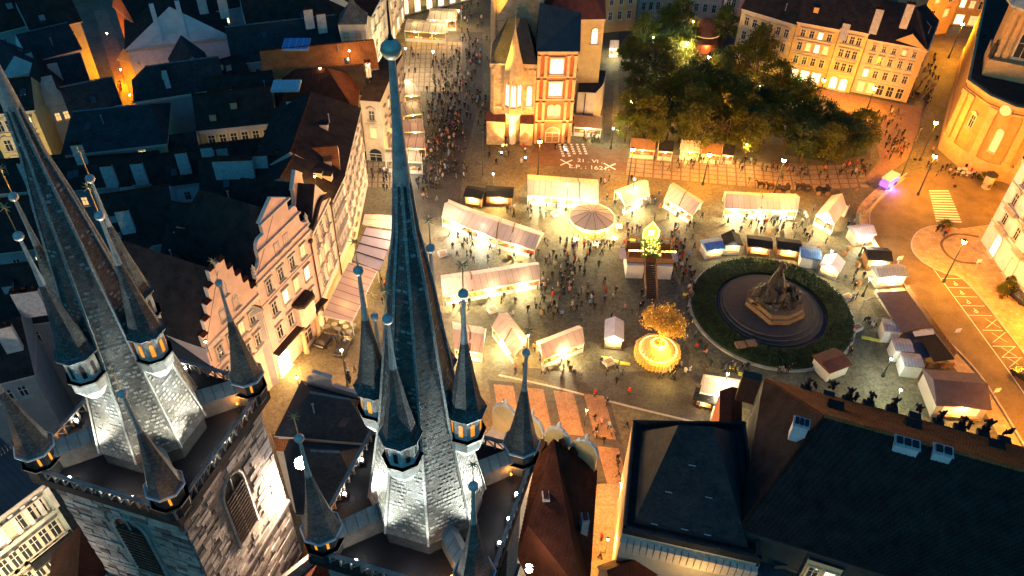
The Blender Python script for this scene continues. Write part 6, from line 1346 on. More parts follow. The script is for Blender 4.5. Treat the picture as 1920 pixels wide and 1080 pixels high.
for i, (x, y, z, s_) in enumerate([(-0.3, 0.7, 7.6, 1.9), (2.1, -1.0, 3.9, 1.3), (2.8, 0.1, 3.7, 1.25), (2.6, -1.9, 3.3, 1.2), (3.3, -0.8, 3.2, 1.2), (-1.9, -1.2, 3.9, 1.25), (-2.5, 0.3, 3.8, 1.2), (1.0, -2.2, 3.6, 1.2), (1.7, 0.9, 4.0, 1.25)]):
    o = inst('bronze_figure', STF[i % 4], mo, mc + V((x, y, z - 1.0)), R.uniform(0, 6.3), (s_, s_, s_ * 1.1)); o.material_slots[0].link = 'OBJECT'; o.material_slots[0].material = MAT['bronze']
# ------------------------------------------------------------------ park trees and lawn
def tree_meshes(seed, h, rad, n, mt):
    rr = random.Random(seed); tips = []; tm = MB(); limbs(tm, V((0, 0, 0)), V((0, 0, 1)), h * 0.33, h * 0.028, 3, tips, rr)
    cl = []
    for i in range(26):
        a = rr.uniform(0, 2 * pi); u = rr.uniform(-0.75, 1); r = rad * sqrt(max(0, 1 - u * u)) * rr.uniform(0.55, 1.0); cl.append(V((r * cos(a), r * sin(a), h * 0.62 + u * h * 0.34)))
    lm = leaves(cl, n, rad * 0.17, 0.21, rr)
    return tm.mesh('tree_trunk', ['bark']), lm.mesh('tree_crown', [mt])
TM = [tree_meshes(11, 9.0, 3.6, 3400, 'leaf'), tree_meshes(12, 8.0, 3.2, 3000, 'leaf_dark'), tree_meshes(13, 10.5, 3.3, 3400, 'leaf'), tree_meshes(14, 7.0, 3.0, 2600, 'leaf')]
tl = [(1182, 130), (1205, 75), (1222, 128), (1262, 118), (1185, 205), (1222, 190), (1262, 175), (1300, 150), (1342, 152), (1172, 240), (1206, 243), (1250, 236), (1290, 222), (1330, 215), (1372, 175), (1340, 250), (1380, 232), (1300, 262), (1405, 150), (1418, 200), (1445, 176), (1430, 245), (1395, 268), (1465, 215), (1468, 255), (1492, 180), (1505, 250), (1530, 268), (1560, 245), (1522, 232), (1580, 272), (1545, 285), (1500, 280), (1415, 118), (1240, 60), (1290, 66), (1378, 130), (1600, 268), (1270, 60), (1352, 66), (1215, 255), (1360, 268), (1240, 145), (1282, 196), (1320, 185), (1232, 212), (1352, 200), (1385, 205), (1440, 210), (1470, 190), (1272, 240), (1310, 240), (1195, 165), (1400, 250), (1180, 100), (1345, 125), (1490, 225), (1200, 220), (1262, 90)]
kinds = ['broad green tree', 'dark dense tree', 'tall pointed tree', 'low spreading tree']
def near_what(x, y):
    L = [(1180, 190, 'the left park lamp'), (1338, 190, 'the twin park lamps'), (1290, 80, 'the bright white park light'), (1330, 107, 'the orange park light'), (1410, 100, 'the yellow houses'), (1205, 275, 'the orange food stall'), (1325, 285, 'the bright food stall'), (1580, 250, 'the rounded lawn corner'), (1500, 200, 'the lawn kiosk'), (1150, 120, 'the park path'), (1440, 260, 'the paved grid'), (1250, 40, 'the dim far houses')]
    return min(L, key=lambda q: hypot(x - q[0], y - q[1]))[2]
seen_at = {}
for i, (x, y) in enumerate(tl):
    k = 2 if (x, y) == (1415, 118) else R.randrange(4); b = G(x, y + 26, 0); ty = 'park_tree'
    nw = near_what(x, y); cnt = seen_at.get((k, nw), 0); seen_at[(k, nw)] = cnt + 1
    t = thing(ty, kinds[k] + ' beside ' + nw + ('', ', the second such', ', the third such', ', the fourth such')[min(cnt, 3)], 'tree', b, 'trees of the small park'); s_ = R.uniform(0.98, 1.25) * (1.25 if (x, y) == (1415, 118) else 1); rz0 = R.uniform(0, 6.3)
    for nm, me in (('trunk', TM[k][0]), ('crown', TM[k][1])): o = child(nm, me, t, (0, 0, 0), rz0); o.scale = (s_, s_, s_)
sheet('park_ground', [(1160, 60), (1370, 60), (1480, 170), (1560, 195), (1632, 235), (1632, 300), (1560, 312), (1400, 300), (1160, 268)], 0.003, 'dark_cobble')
lw = [G(1500, 222, 0), G(1555, 212, 0), G(1600, 218, 0), G(1630, 240, 0), G(1625, 290, 0), G(1560, 305, 0), G(1470, 290, 0)]
m = MB(); m.face([V((p.x, p.y, 0.02)) for p in lw][::-1])
if (m.v[1] - m.v[0]).cross(m.v[2] - m.v[0]).z < 0: m.f[0] = m.f[0][::-1]
struct(m.build('lawn', ['hedge_leaf']))
for i in range(14):
    x, y = R.uniform(1520, 1610), R.uniform(235, 290)
# domed kiosk in the park
kc = G(1318, 90); kk = thing('domed_kiosk', 'round red-lit kiosk with a dim dome and glowing ring behind the park', 'kiosk', kc)
m = MB(); m.lathe(tuple(kc), [(3.6, 0), (3.6, 2.6)], 20); m.build('wall', ['rust_plaster'], kk); m = MB(); m.lathe((kc.x, kc.y, 2.6), [(4.2, 0), (4.2, 0.6), (3.2, 1.4), (3.0, 3.0), (2.0, 4.6), (0.2, 5.4)], 20, 0, 0, True); m.build('dome', ['rust_roof'], kk)
m = MB()
for i in range(20): a = pi + pi * i / 20; b = a + pi / 20; m.tube((kc.x + 3.5 * cos(a), kc.y + 3.5 * sin(a), 4.2), (kc.x + 3.5 * cos(b), kc.y + 3.5 * sin(b), 4.2), 0.08, 0.08, 4)
m.build('light_ring', ['pane_lit'], kk); point(kc + V((0, -4.2, 2.2)), 200, (1, 0.3, 0.12), 0.3, parent=kk)
# ------------------------------------------------------------------ street lamps
def lamp(px, py, zb, watt, col, label, bulb='bulb_sodium', group='street lamps', arm=0.0, r=0.40, two=False):
    b = G(px, py, zb); t = thing('street_lamp', label, 'street lamp', (b.x, b.y, 0), group)
    m = MB(); m.lathe((b.x, b.y, 0), [(0.28, 0), (0.28, 0.5), (0.14, 0.8), (0.1, zb * 0.6), (0.07, zb - 0.3)], 8); m.build('pole', ['iron_green'], t)
    for dx in ((-0.7, 0.7) if two else (0,)):
        m = MB(); m.tube((b.x, b.y, zb - 0.7), (b.x + dx, b.y, zb - 0.3), 0.05, 0.05, 5); m.lathe((b.x + dx, b.y, zb - 0.3), [(0.15, 0), (0.3, 0.1)], 8); m.lathe((b.x + dx, b.y, zb + r * 0.7), [(r * 1.1, 0), (0.05, 0.28)], 8); m.build('bracket', ['iron_green'], t)
        m = MB(); m.ball((b.x + dx, b.y, zb), r, 10); g = m.build('globe', [bulb], t); g.visible_shadow = True
        point((b.x + dx, b.y, zb - r - 0.32), watt / (2 if two else 1), col, 0.2, parent=t)
    return t
for x, y, z, w_, lb in [(1805, 45, 9, 9000, 'sodium street lamp in the side street beside the baroque church'), (1755, 230, 9, 5000, 'upper of two sodium lamps left of the baroque church'), (1753, 293, 9, 6500, 'lower of two sodium lamps left of the baroque church'),
    (1470, 300, 9, 7500, 'sodium lamp over the right half of the paved grid'), (1187, 280, 9, 7500, 'sodium lamp at the left end of the paved grid'), (1012, 265, 9, 4200, 'sodium lamp in front of the town hall'), (1330, 290, 7, 4500, 'sodium lamp before the bright food stall'),
    (1808, 453, 9, 6500, 'sodium lamp on the rounded traffic island'), (1330, 107, 8, 3000, 'sodium lamp shining through the park trees'), (1545, 150, 6, 4000, 'assumed lamp before the narrow three window house'), (1640, 165, 6, 3500, 'assumed lamp before the wide cream house')]:  # the two lamps before the yellow row are assumed
    lamp(x, y, z, w_, SODIUM, lb)
for x, y, lb in [(1985, 560, 'assumed unseen sodium lamp along the outer pavement of the road'), (2010, 760, 'assumed unseen sodium lamp further down the outer pavement'), (1960, 330, 'assumed unseen sodium lamp beyond the corner palace'), (1870, 660, 'unlit-looking slim sodium lamp beside the parking bays')][:3]:  # lamps outside the view, assumed from the orange light on the road
    lamp(x, y, 9, 7000, SODIUM, lb)
lamp(1186, 190, 5, 2800, (1, .5, .1), 'globe lamp among the leftmost park trees', two=False); lamp(1338, 190, 5, 4800, (1, .5, .1), 'double globe lamp in the middle of the park', two=True, r=0.22)
lamp(1250, 175, 4.5, 3200, (1, .55, .12), 'added globe lamp deep among the park trees', r=0.22); lamp(1425, 160, 4.5, 2600, (1, .6, .15), 'added globe lamp under the trees before the yellow houses', r=0.22); lamp(1400, 270, 4.5, 3000, (1, .62, .16), 'added globe lamp at the front edge of the grove', r=0.22)  # globe lamps added inside the grove to brighten the crowns
lamp(1289, 80, 9, 7000, (1.0, 0.85, 0.45), 'bright white lamp on a tall pole behind the park', 'bulb_white', r=0.4)
for x, y, z, w_, cl, lb in [(788, 520, 7, 3200, (1, .66, .42), 'assumed warm lamp hidden behind the middle of the spire'), (772, 400, 7, 4200, (1, .66, .42), 'assumed warm lamp hidden behind the upper spire'), (742, 300, 7, 1500, (1, .78, .45), 'warm lamp beside the awnings'),  # warm lamps behind the spire are unseen, assumed from the lit left houses
    (640, 655, 8, 3000, (1, .52, .25), 'assumed warm lamp before the baroque house'), (556, 706, 6, 1200, (1, .5, .2), 'assumed lamp beside the church school'), (742, 118, 8, 2500, (1, .8, .45), 'lamp at the far awnings beside the ball of the spire'), (812, 96, 8, 1500, (1, .85, .55), 'lamp in the far crowd'), (990, 628, 5, 1800, WARM, 'white star-bright lamp between the pink stalls'),  # house and school lamps here assumed from the glow on the fronts
    (1560, 470, 4, 600, WHITE, 'white lamp between the right-hand huts'), (1625, 447, 4, 900, WHITE, 'glaring white lamp beside the lilac hut'), (1672, 672, 4, 500, COOL, 'white lamp between the cube huts'), (1632, 522, 4, 900, WHITE, 'glaring white lamp at the terrace bar'),
    (1065, 345, 6, 500, WHITE, 'white lamp above the long bright stall'), (925, 325, 6, 900, WARM, 'starry lamp beside the black gabled stall'), (1150, 240, 5, 900, (.8, 1, .7), 'white lamp shining on the park path'), (1505, 186, 6, 800, (.8, 1, .8), 'white lamp by the lawn kiosk'),
    (1190, 335, 6, 500, WHITE, 'white lamp at the peak of the short stall'), (1365, 700, 5, 900, WHITE, 'lamp at the palace-side stall'), (1690, 730, 5, 900, (.9, 1, .6), 'greenish lamp near the lowest cube hut')]:
    lamp(x, y, z, w_, cl, lb, 'bulb_white', 'white lamps around the market', r=0.16)
# floodlights
flood(565, 868, 34, LT + TU * 5 - TV * 1 + V((0, 0, 33)), 9000, (1, 0.68, 0.46), 150, size=0.55, label='glaring floodlight between the two towers')
point(G(565, 868, 34.8), 500, (1, 0.85, 0.8), 0.3)
flood(955, 846, 21, (-1, 60, 4), 900, (1, 0.5, 0.25), 90, size=0.5, label='glaring orange floodlight right of the central spire', bulb='bulb_warm'); point(G(955, 846, 21.8), 90, (1, 0.5, 0.25), 0.3)
flood(992, 1066, 20, (3, 50, 17), 150, (1, 0.66, 0.5), 120, size=0.4, label='glaring floodlight at the bottom edge beside the red roof', bulb='bulb_warm'); point(G(992, 1066, 20.8), 40, (1, 0.6, 0.4), 0.3)
for nm, c in (('central', CT), ('left', LT)):
    for k, (du, dv, wt) in enumerate(((-2.6, -5.3, 1700), (2.2, -5.35, 500), (-5.35, -1.2, 1500), (5.35, -1.5, 2000), (5.35, 2.2, 1000), (-1, 5.35, 900))):
        p = c + TU * du + TV * dv + V((0, 0, 45.1)); x, y = seen(p)
        flood(x, y, 45.1, c + TU * du * 0.28 + TV * dv * 0.28 + V((0, 0, 52.3)), wt, (1, 0.93, 0.72) if nm == 'left' else (0.95, 0.97, 0.82), 62, size=0.1, label='small floodlight on the gallery at the foot of the ' + nm + ' spire, ' + ['front left', 'front right', 'left', 'right', 'back right', 'back'][k] + ' side')
    for du, dv in ((-4.6, -3.2), (3.3, -4.6), (4.6, 3.4)):
        q = c + TU * du + TV * dv + V((0, 0, 45.3)); t = thing('gallery_lantern', 'small amber lantern on the ' + nm + ' tower gallery, ' + {-4.6: 'left', 3.3: 'front', 4.6: 'back right'}[du] + ' one', 'lantern', q - V((0, 0, .7)), 'amber lanterns on the galleries'); m = MB(); m.tube(q - V((0, 0, .7)), q - V((0, 0, .12)), .04, .04, 5); m.build('post', ['dark_metal'], t); m = MB(); m.ball(q, .1, 8); m.build('globe', ['amber'], t); point(q + V((0, 0, .2)), 34, (1, 0.38, 0.06), 0.1, parent=t)
    for du, dv in ((1, -1), (-1, -1), (1, 1)):
        point(c + TU * 4.85 * du * 1.32 + TV * 4.85 * dv * 1.32 + V((0, 0, 47.2)), 14, (1, 0.42, 0.1), 0.1)
    for k, (du, dv) in enumerate(((0.8, -5.4), (5.4, 0.3), (-5.4, 1.6))):  # extra narrow beams added to brighten the upper spires
        p = c + TU * du + TV * dv + V((0, 0, 45.1)); x, y = seen(p)
        flood(x, y, 45.1, c + TU * du * 0.1 + TV * dv * 0.1 + V((0, 0, 61)), 3200, (0.9, 1.0, 0.95), 34, size=0.1, label='added narrow floodlight aimed high up the ' + nm + ' spire, ' + ['front', 'right', 'left'][k] + ' side')
p = CT + TV * -9 + TU * -5 + V((0, 0, 40))
for (x, y, tz) in ((940, 290, 12), (985, 300, 12), (1060, 285, 12)):  # ground floodlights added to light the hall front
    b = G(x, y); t = thing('added_ground_flood', 'added floodlight on the paving aimed at the town hall, ' + {940: 'left', 985: 'middle', 1060: 'right'}[x] + ' one', 'floodlight', b, 'added floodlights at the town hall'); m = MB(); m.box(tuple(b), (0.5, 0.4, 0.4)); m.build('housing', ['dark_metal'], t); m = MB(); m.ball(b + V((0, 0.1, 0.5)), 0.16, 8); m.build('lens', ['bulb_warm'], t)
    spot(b + V((0, 0.3, 0.7)), (b.x * 0.3 + 1, 148, tz), 3800, (1, .45, .13), 95, parent=t)
for (x, y) in ((1715, 300), (1790, 350)):  # floodlights added at the foot of the church to light its walls
    b = G(x, y); t = thing('added_ground_flood', 'added floodlight aimed at the baroque church, ' + ('farther' if y < 320 else 'nearer') + ' one', 'floodlight', b, 'added floodlights at the baroque church'); m = MB(); m.box(tuple(b), (0.5, 0.4, 0.4)); m.build('housing', ['dark_metal'], t)
    spot(b + V((0, 0, 0.7)), (97, 142, 13), 120, (1, .36, .05), 90, parent=t)
for (x, y, z_, tg, wt, lb) in ((1690, 330, 11, (100, 142, 14), 1800, 'added mast with floodlights aimed at the baroque church front'), (1800, 200, 12, (100, 152, 24), 15000, 'added mast with floodlights aimed at the bell stage'), (905, 330, 10, (-1, 156, 27.5), 60000, 'added mast with floodlights aimed at the town hall tower')):  # masts added to brighten the church walls and the hall tower
    b = G(x, y); t = thing('added_flood_mast', lb, 'floodlight', b, 'added floodlight masts'); m = MB(); m.tube(b, b + V((0, 0, z_)), .1, .07, 6); m.build('pole', ['iron_green'], t); m = MB(); m.box((b.x, b.y, z_), (.5, .3, .35)); m.build('housing', ['dark_metal'], t); spot(b + V((0, 0, z_ + .6)), tg, wt, (1, .48, .06), 75 if 'tower' not in lb else 20, parent=t)

def fill_lamp(px, py, z, watt, col, label, bulb='bulb_sodium', r=0.16, up=0.0):  # mostly added lamps that brighten roofs and courts
    p = G(px, py, z); t = thing('fill_lamp', label, 'lamp', p, 'lamps among the roofs and lanes'); m = MB(); m.tube(p - V((0, 0, 3.5)), p, 0.05, 0.04, 5); m.lathe(tuple(p + V((0, 0, r))), [(r * 1.3, 0), (0.03, 0.2)], 8); m.build('bracket', ['dark_metal'], t)
    m = MB(); m.ball(p, r, 8); m.build('globe', [bulb], t); point(p - V((0, 0, 0.4)) if not up else p + V((0, 0, up)), watt, col, 0.2, parent=t)
for x, y, z, w_, cl, lb in [(690, 122, 20.5, 1100, (1, .5, .12), 'added lamp at the right end of the orange tile roof'), (600, 128, 20, 700, (1, .42, .08), 'added lamp in the middle of the orange tile roof'), (585, 262, 19.5, 600, (1, .42, .08), 'added lamp over the small orange hipped roof'), (590, 330, 21.5, 600, (1, .5, .1), 'added lamp over the roof with statues'),  # lamps added to light the orange roofs
    (430, 272, 12, 420, (1, .78, .35), 'added lamp in the court before the pale windows'), (495, 264, 12, 420, (1, .8, .45), 'second added lamp in the court before the pale windows'), (215, 303, 12.6, 420, (1, .8, .3), 'added lamp under the very dark square roof'), (30, 314, 11, 1200, (1, .78, .35), 'added lamp before the ochre house at the left edge'),  # lamps added so the yellow walls come out lit
    (200, 62, 8, 500, SODIUM, 'lamp at the top of the orange alley'), (226, 130, 4, 3000, SODIUM, 'lamp halfway down the orange alley'), (243, 178, 4, 1600, SODIUM, 'lamp at the foot of the orange alley'), (385, 640, 21, 160, (1, .5, .3), 'added lamp behind the stepped gable'), (385, 145, 13, 60, WARM, 'lamp on the small glowing attic'),  # stepped gable lamp added to lift the brown roof there
    (655, 95, 19, 200, (1, .7, .3), 'lamp beside the roof belvedere'), (760, 90, 7, 1800, (1, .8, .5), 'added lamp under the far striped terrace'), (860, 20, 7, 2500, (1, .72, .4), 'added lamp at the very far end of the square'),  # terrace and far-end lamps added to warm the far street
    (1300, 40, 7, 500, WARM, 'lamp among the dim far houses'), (1225, 70, 6, 250, (.6, 1, .8), 'greenish lamp at the far left corner of the park'), (1165, 905, 6, 2600, (1, .5, .12), 'assumed lamp in the lane beside the hipped house'), (1140, 1010, 6, 1600, (1, .42, .07), 'assumed lower lamp in the lane between the roofs'), (945, 752, 7, 3800, (1, .42, .1), 'assumed orange lamp before the rounded gables'), (1100, 768, 7, 1800, (1, .42, .1), 'assumed orange lamp over the terracotta paving'), (1300, 1110, 13, 260, WARM, 'added lamp lighting the corbelled cornice'), (1300, 40, 8, 60, WARM, 'second lamp among the dim far houses')]: fill_lamp(x, y, z, w_, cl, lb)  # cornice lamp added to light the corbels; lane and paving lamps assumed
for (x, y, z, w_, cl, lb) in [(-62, 30, 10, 5200, (1, .88, .55), 'added unseen street lamp below the cream stucco house'), (-34, 18, 12, 20000, (1, .75, .6), 'added unseen street lamp under the stone tower'), (-47, 36, 9, 2200, (1, .85, .5), 'added unseen street lamp between stucco house and tower')]:  # out-of-view lamps added to light the stucco house and stone tower
    t = thing('street_lamp', lb, 'street lamp', (x, y, 0), 'street lamps'); m = MB(); m.tube((x, y, 0), (x, y, z), .1, .07, 6); m.build('pole', ['iron_green'], t); m = MB(); m.ball((x, y, z + .2), .25, 8); m.build('globe', ['bulb_warm'], t); point((x, y, z + .8), w_, cl, .2, parent=t)
# ------------------------------------------------------------------ people
def skin_mesh(name, verts, edges, rads, mats, pick, sub=1):
    me = bpy.data.meshes.new(name); me.from_pydata(verts, edges, []); o = bpy.data.objects.new(name, me); S.collection.objects.link(o)
    o.modifiers.new('s', 'SKIN'); sd = me.skin_vertices[0].data
    for i, q in enumerate(rads): sd[i].radius = q if isinstance(q, tuple) else (q, q)
    sd[0].use_root = True; s2 = o.modifiers.new('u', 'SUBSURF'); s2.levels = sub
    bpy.context.view_layer.update(); out = bpy.data.meshes.new_from_object(o.evaluated_get(bpy.context.evaluated_depsgraph_get())); bpy.data.objects.remove(o)
    out.materials.clear()
    for mt in mats: out.materials.append(MAT[mt])
    for p in out.polygons: p.use_smooth = True; p.material_index = pick(p.center, p.normal)
    return out
def person_mesh(i, stride, arm, long_coat, fat=1.0, female=False):
    s = stride; V_ = [(0, 0, .96), (0, 0, 1.2), (0, 0, 1.42), (0, -.01, 1.53), (0, -.02, 1.60), (0, -.02, 1.71)]; E_ = [(0, 1), (1, 2), (2, 3), (3, 4), (4, 5)]; r = [(.155 * fat, .115), (.15 * fat, .11), (.17 * fat, .11), .06, .088, .085]
    for sg in (-1, 1):
        b = len(V_); st = s * sg
        V_ += [(.1 * sg, -st * .04, .88), (.11 * sg, -st * .16 - .02, .5), (.11 * sg, -st * .28 + (.1 if st < 0 else 0), .09), (.12 * sg, -st * .28 - .15 + (.1 if st < 0 else 0), .05)]; E_ += [(0, b), (b, b + 1), (b + 1, b + 2), (b + 2, b + 3)]; r += [.105, .075, .05, .045]
        b = len(V_); a = arm if sg > 0 else 0
        V_ += [(.2 * sg, 0, 1.4), (.25 * sg, .03 + st * .1 - a * .05, 1.12), (.24 * sg, st * .18 - .05 - a * .25, .9 + a * .28), (.22 * sg, st * .2 - .09 - a * .32, .82 + a * .33)]; E_ += [(2, b), (b, b + 1), (b + 1, b + 2), (b + 2, b + 3)]; r += [.075, .055, .045, .04]
    zc = 0.55 if long_coat else 0.86
    def pick(c, n):
        if c.z > 1.5: return 2 if (c.y > -0.03 or c.z > 1.72 or (female and abs(c.x) > .06)) else 1
        if abs(c.x) > .17 and c.z < (.88 + (.25 * arm if c.x > 0 else 0)) and c.z > .7: return 1
        if c.z > zc: return 0
        return 3
    if long_coat: r[0] = (.2, .15)
    return skin_mesh('person_body', V_, E_, r, ['coat', 'skin', 'hair', 'trousers'], pick)
PM = [person_mesh(0, 0, 0, False), person_mesh(1, 1, 0, False), person_mesh(2, -.8, .6, False, 1.1), person_mesh(3, 0, 1, True, 1.0, True), person_mesh(4, .6, 0, True, .95, True), person_mesh(5, .2, .3, False, 1.2)]
COLS = [('black', (.012, .012, .014), 10), ('dark blue', (.015, .025, .06), 6), ('dark brown', (.04, .022, .014), 5), ('grey', (.1, .1, .11), 4), ('white', (.45, .43, .4), 2), ('red', (.4, .03, .02), 1.1), ('beige', (.35, .26, .17), 2), ('orange', (.6, .18, .04), .8), ('olive', (.06, .07, .03), 2), ('light blue', (.15, .3, .5), .8), ('pink', (.6, .25, .25), .8)]
cw_ = [c[2] for c in COLS]
def merged(mesh_list):
    pass
POSE = ['standing', 'striding', 'one hand raised', 'holding something', 'walking', 'waiting']
LM = [(735, 330, 'the arcade passage'), (760, 300, 'the white bar awning'), (800, 230, 'the brown awnings'), (790, 60, 'the striped far terrace'), (733, 100, 'the big golden ball'), (860, 150, 'the far paving grid'), (880, 260, 'the curved chapel paving'), (900, 370, 'the black stalls'), (965, 290, 'the chapel oriel'), (1040, 290, 'the red hall front'), (1105, 305, 'the white paving crosses'), (1100, 240, 'the mossy-roofed stall'),
      (1060, 350, 'the long bright stall'), (900, 420, 'the bent canvas stall'), (1107, 420, 'the round tent'), (1185, 365, 'the short lilac stall'), (1280, 380, 'the strapped tilted stall'), (1425, 385, 'the flat-ended stall'), (1557, 400, 'the peaked gable stall'), (1216, 490, 'the viewing stairs'), (1231, 650, 'the golden tree'), (1060, 650, 'the blank pink stall'), (950, 630, 'the diagonal pink stall'), (910, 520, 'the long pink stall'),
      (1150, 640, 'the striped lilac hut'), (1340, 480, 'the blue-roofed hut'), (1450, 470, 'the gold-lit black stalls'), (1550, 500, 'the white gabled hut'), (1640, 500, 'the black canopy stall'), (1300, 600, 'the left hedge rim'), (1400, 690, 'the lower hedge rim'), (1590, 640, 'the right hedge rim'), (1690, 650, 'the grey cube huts'), (1565, 690, 'the dark red hut'), (1330, 300, 'the bright food stall'), (1470, 320, 'the paved grid'),
      (1640, 240, 'the rounded lawn corner'), (1700, 150, 'the side street corner'), (1760, 330, 'the baroque church'), (1800, 460, 'the traffic island'), (1870, 540, 'the corner palace'), (1140, 790, 'the terracotta paving'), (1130, 1000, 'the roof lane'), (700, 560, 'the rose awning'), (640, 640, 'the baroque house'), (1000, 700, 'the turret spike'), (210, 160, 'the orange alley'), (1055, 540, 'the middle of the market'), (1665, 340, 'the purple-lit van')]
cl = [  # cx, cy, spread x, spread y, how many
    (835, 235, 26, 44, 230), (850, 150, 32, 34, 90), (880, 90, 20, 36, 50), (820, 310, 22, 30, 60), (870, 30, 26, 18, 30), (800, 290, 16, 22, 22), (800, 350, 14, 22, 24), (905, 200, 14, 26, 26), (860, 320, 18, 14, 14), (770, 130, 14, 22, 12), (712, 325, 14, 18, 12), (735, 365, 20, 12, 8),
    (960, 275, 22, 12, 8), (940, 300, 30, 12, 8), (1105, 262, 14, 5, 16), (1060, 275, 20, 10, 3), (1085, 345, 60, 6, 6), (985, 400, 34, 10, 14), (1110, 462, 44, 9, 40), (1060, 500, 46, 26, 52), (1010, 545, 30, 26, 26), (1060, 560, 40, 24, 22), (1030, 590, 30, 14, 12), (900, 460, 36, 22, 18), (870, 500, 20, 24, 6), (1180, 430, 30, 26, 12), (1240, 400, 30, 12, 10), (1180, 385, 20, 10, 8), (1290, 420, 30, 24, 10), (1262, 480, 16, 36, 44), (1280, 500, 10, 30, 20), (1294, 560, 5, 34, 22), (1312, 650, 10, 16, 12),
    (1370, 695, 36, 5, 18), (1270, 705, 26, 12, 14), (1150, 580, 40, 34, 10), (1215, 585, 14, 12, 10), (1120, 560, 40, 20, 9), (1040, 690, 40, 20, 9), (1105, 705, 50, 14, 7), (970, 700, 10, 10, 4), (1140, 812, 26, 16, 9), (1150, 740, 30, 12, 4), (1165, 880, 8, 20, 3), (1125, 1040, 10, 24, 5),
    (1320, 305, 30, 10, 22), (1270, 310, 30, 14, 6), (1410, 320, 40, 16, 12), (1500, 330, 40, 14, 14), (1600, 320, 20, 14, 22), (1560, 280, 14, 8, 6), (1680, 270, 20, 22, 40), (1665, 220, 24, 14, 12), (1730, 180, 16, 14, 14), (1745, 150, 10, 24, 16), (1768, 280, 24, 10, 4), (1745, 320, 14, 12, 5), (1790, 325, 26, 8, 12), (1890, 550, 12, 8, 8), (1768, 440, 20, 10, 5),
    (1440, 425, 50, 12, 30), (1500, 420, 26, 16, 12), (1530, 440, 20, 16, 10), (1600, 540, 14, 26, 10), (1595, 640, 6, 26, 12), (1640, 620, 16, 16, 8), (1460, 700, 30, 4, 10), (725, 540, 6, 26, 14), (640, 640, 10, 10, 4), (655, 700, 12, 4, 3), (228, 165, 5, 10, 5), (1600, 430, 10, 20, 6), (880, 430, 16, 10, 6), (1550, 700, 8, 8, 3), (930, 560, 14, 8, 6), (865, 580, 12, 8, 8), (1320, 760, 14, 6, 4)]
def blocked(x, y):
    for q in ((845, 938, 388, 440, 0), (989, 1122, 335, 378, 0), (1066, 1150, 395, 446, 0), (1358, 1496, 362, 400, 0), (830, 1010, 500, 560, 0), (1190, 1275, 640, 695, 0), (1178, 1256, 470, 528, 0), (1640, 1790, 545, 690, 0), (1005, 1095, 625, 672, 0)):
        if q[0] < x < q[1] and q[2] < y < q[3]: return True
    if hypot((x - 1447) / 151, (y - 592) / 102) < 1.02: return True
    return False
pp = []
rp = random.Random(21)
for cx, cy, sx, sy, n in cl:
    for i in range(n):
        for tr_ in range(4):
            x, y = rp.gauss(cx, sx * .75), rp.gauss(cy, sy * .75)
            if not blocked(x, y): break
        else: continue
        pp.append((x, y))
# spread people that would stand inside one another
keep = []
for x, y in pp:
    g = G(x, y)
    if all((g - k[2]).length > 0.5 for k in keep): keep.append((x, y, g))
keep.sort(key=lambda k: (k[2] - V((0, 0, HC))).length)
proto_n = 0
for i, (x, y, g) in enumerate(keep[:298]):
    k = rp.randrange(6); c = rp.choices(COLS, cw_)[0]; lm = min(LM, key=lambda q: hypot(x - q[0], y - q[1])); ln = hypot(x - lm[0], y - lm[1])
    rel = 'beside' if ln < 26 else ('left of' if x < lm[0] - 14 else 'right of' if x > lm[0] + 14 else 'below' if y > lm[1] else 'above')
    o = bpy.data.objects.new('person', PM[k]); S.collection.objects.link(o); o.location = g; o.rotation_euler = (0, 0, rp.uniform(0, 6.28)); s_ = rp.uniform(.93, 1.08); o.scale = (s_, s_, s_)
    o.color = (*c[1], 1); tag(o, 'person in a ' + c[0] + (' long coat ' if k in (3, 4) else ' jacket ') + POSE[k] + ' ' + rel + ' ' + lm[2], 'person', 'people in the square')
# the rest of the crowd, too far to pick apart
vv, ff, mi = [], [], []; import numpy as np
far_c = []
mats_c = []
for c in COLS:
    nm = 'coat_' + c[0].replace(' ', '_'); mat(nm, c[1], .85, .15, 5); mats_c.append(nm)
cm_ = bpy.data.meshes.new('crowd'); bvs, bfs, bmi = [], [], []
low = []
for pm in PM:
    b2 = bmesh.new(); b2.from_mesh(pm); low.append(([v.co.copy() for v in b2.verts], [[v.index for v in f.verts] for f in b2.faces], [f.material_index for f in b2.faces])); b2.free()
for x, y, g in keep[298:]:
    vs, fs, ms = low[rp.randrange(6)]; a = rp.uniform(0, 6.28); ca, sa = cos(a), sin(a); b = len(bvs); ci = rp.choices(range(len(COLS)), cw_)[0]
    bvs += [(g.x + p.x * ca - p.y * sa, g.y + p.x * sa + p.y * ca, p.z) for p in vs]; bfs += [[b + j for j in f] for f in fs]; bmi += [3 + ci if q == 0 else q - 1 for q in ms]
if bvs:
    cm_.from_pydata(bvs, [], bfs)
    for nm in ['skin', 'hair', 'trousers'] + mats_c: cm_.materials.append(MAT[nm])
    cm_.polygons.foreach_set('material_index', bmi); cm_.update(); o = bpy.data.objects.new('crowd', cm_); S.collection.objects.link(o); struct(o, 'stuff'); o['label'] = 'distant crowd standing and walking at the far end of the square'
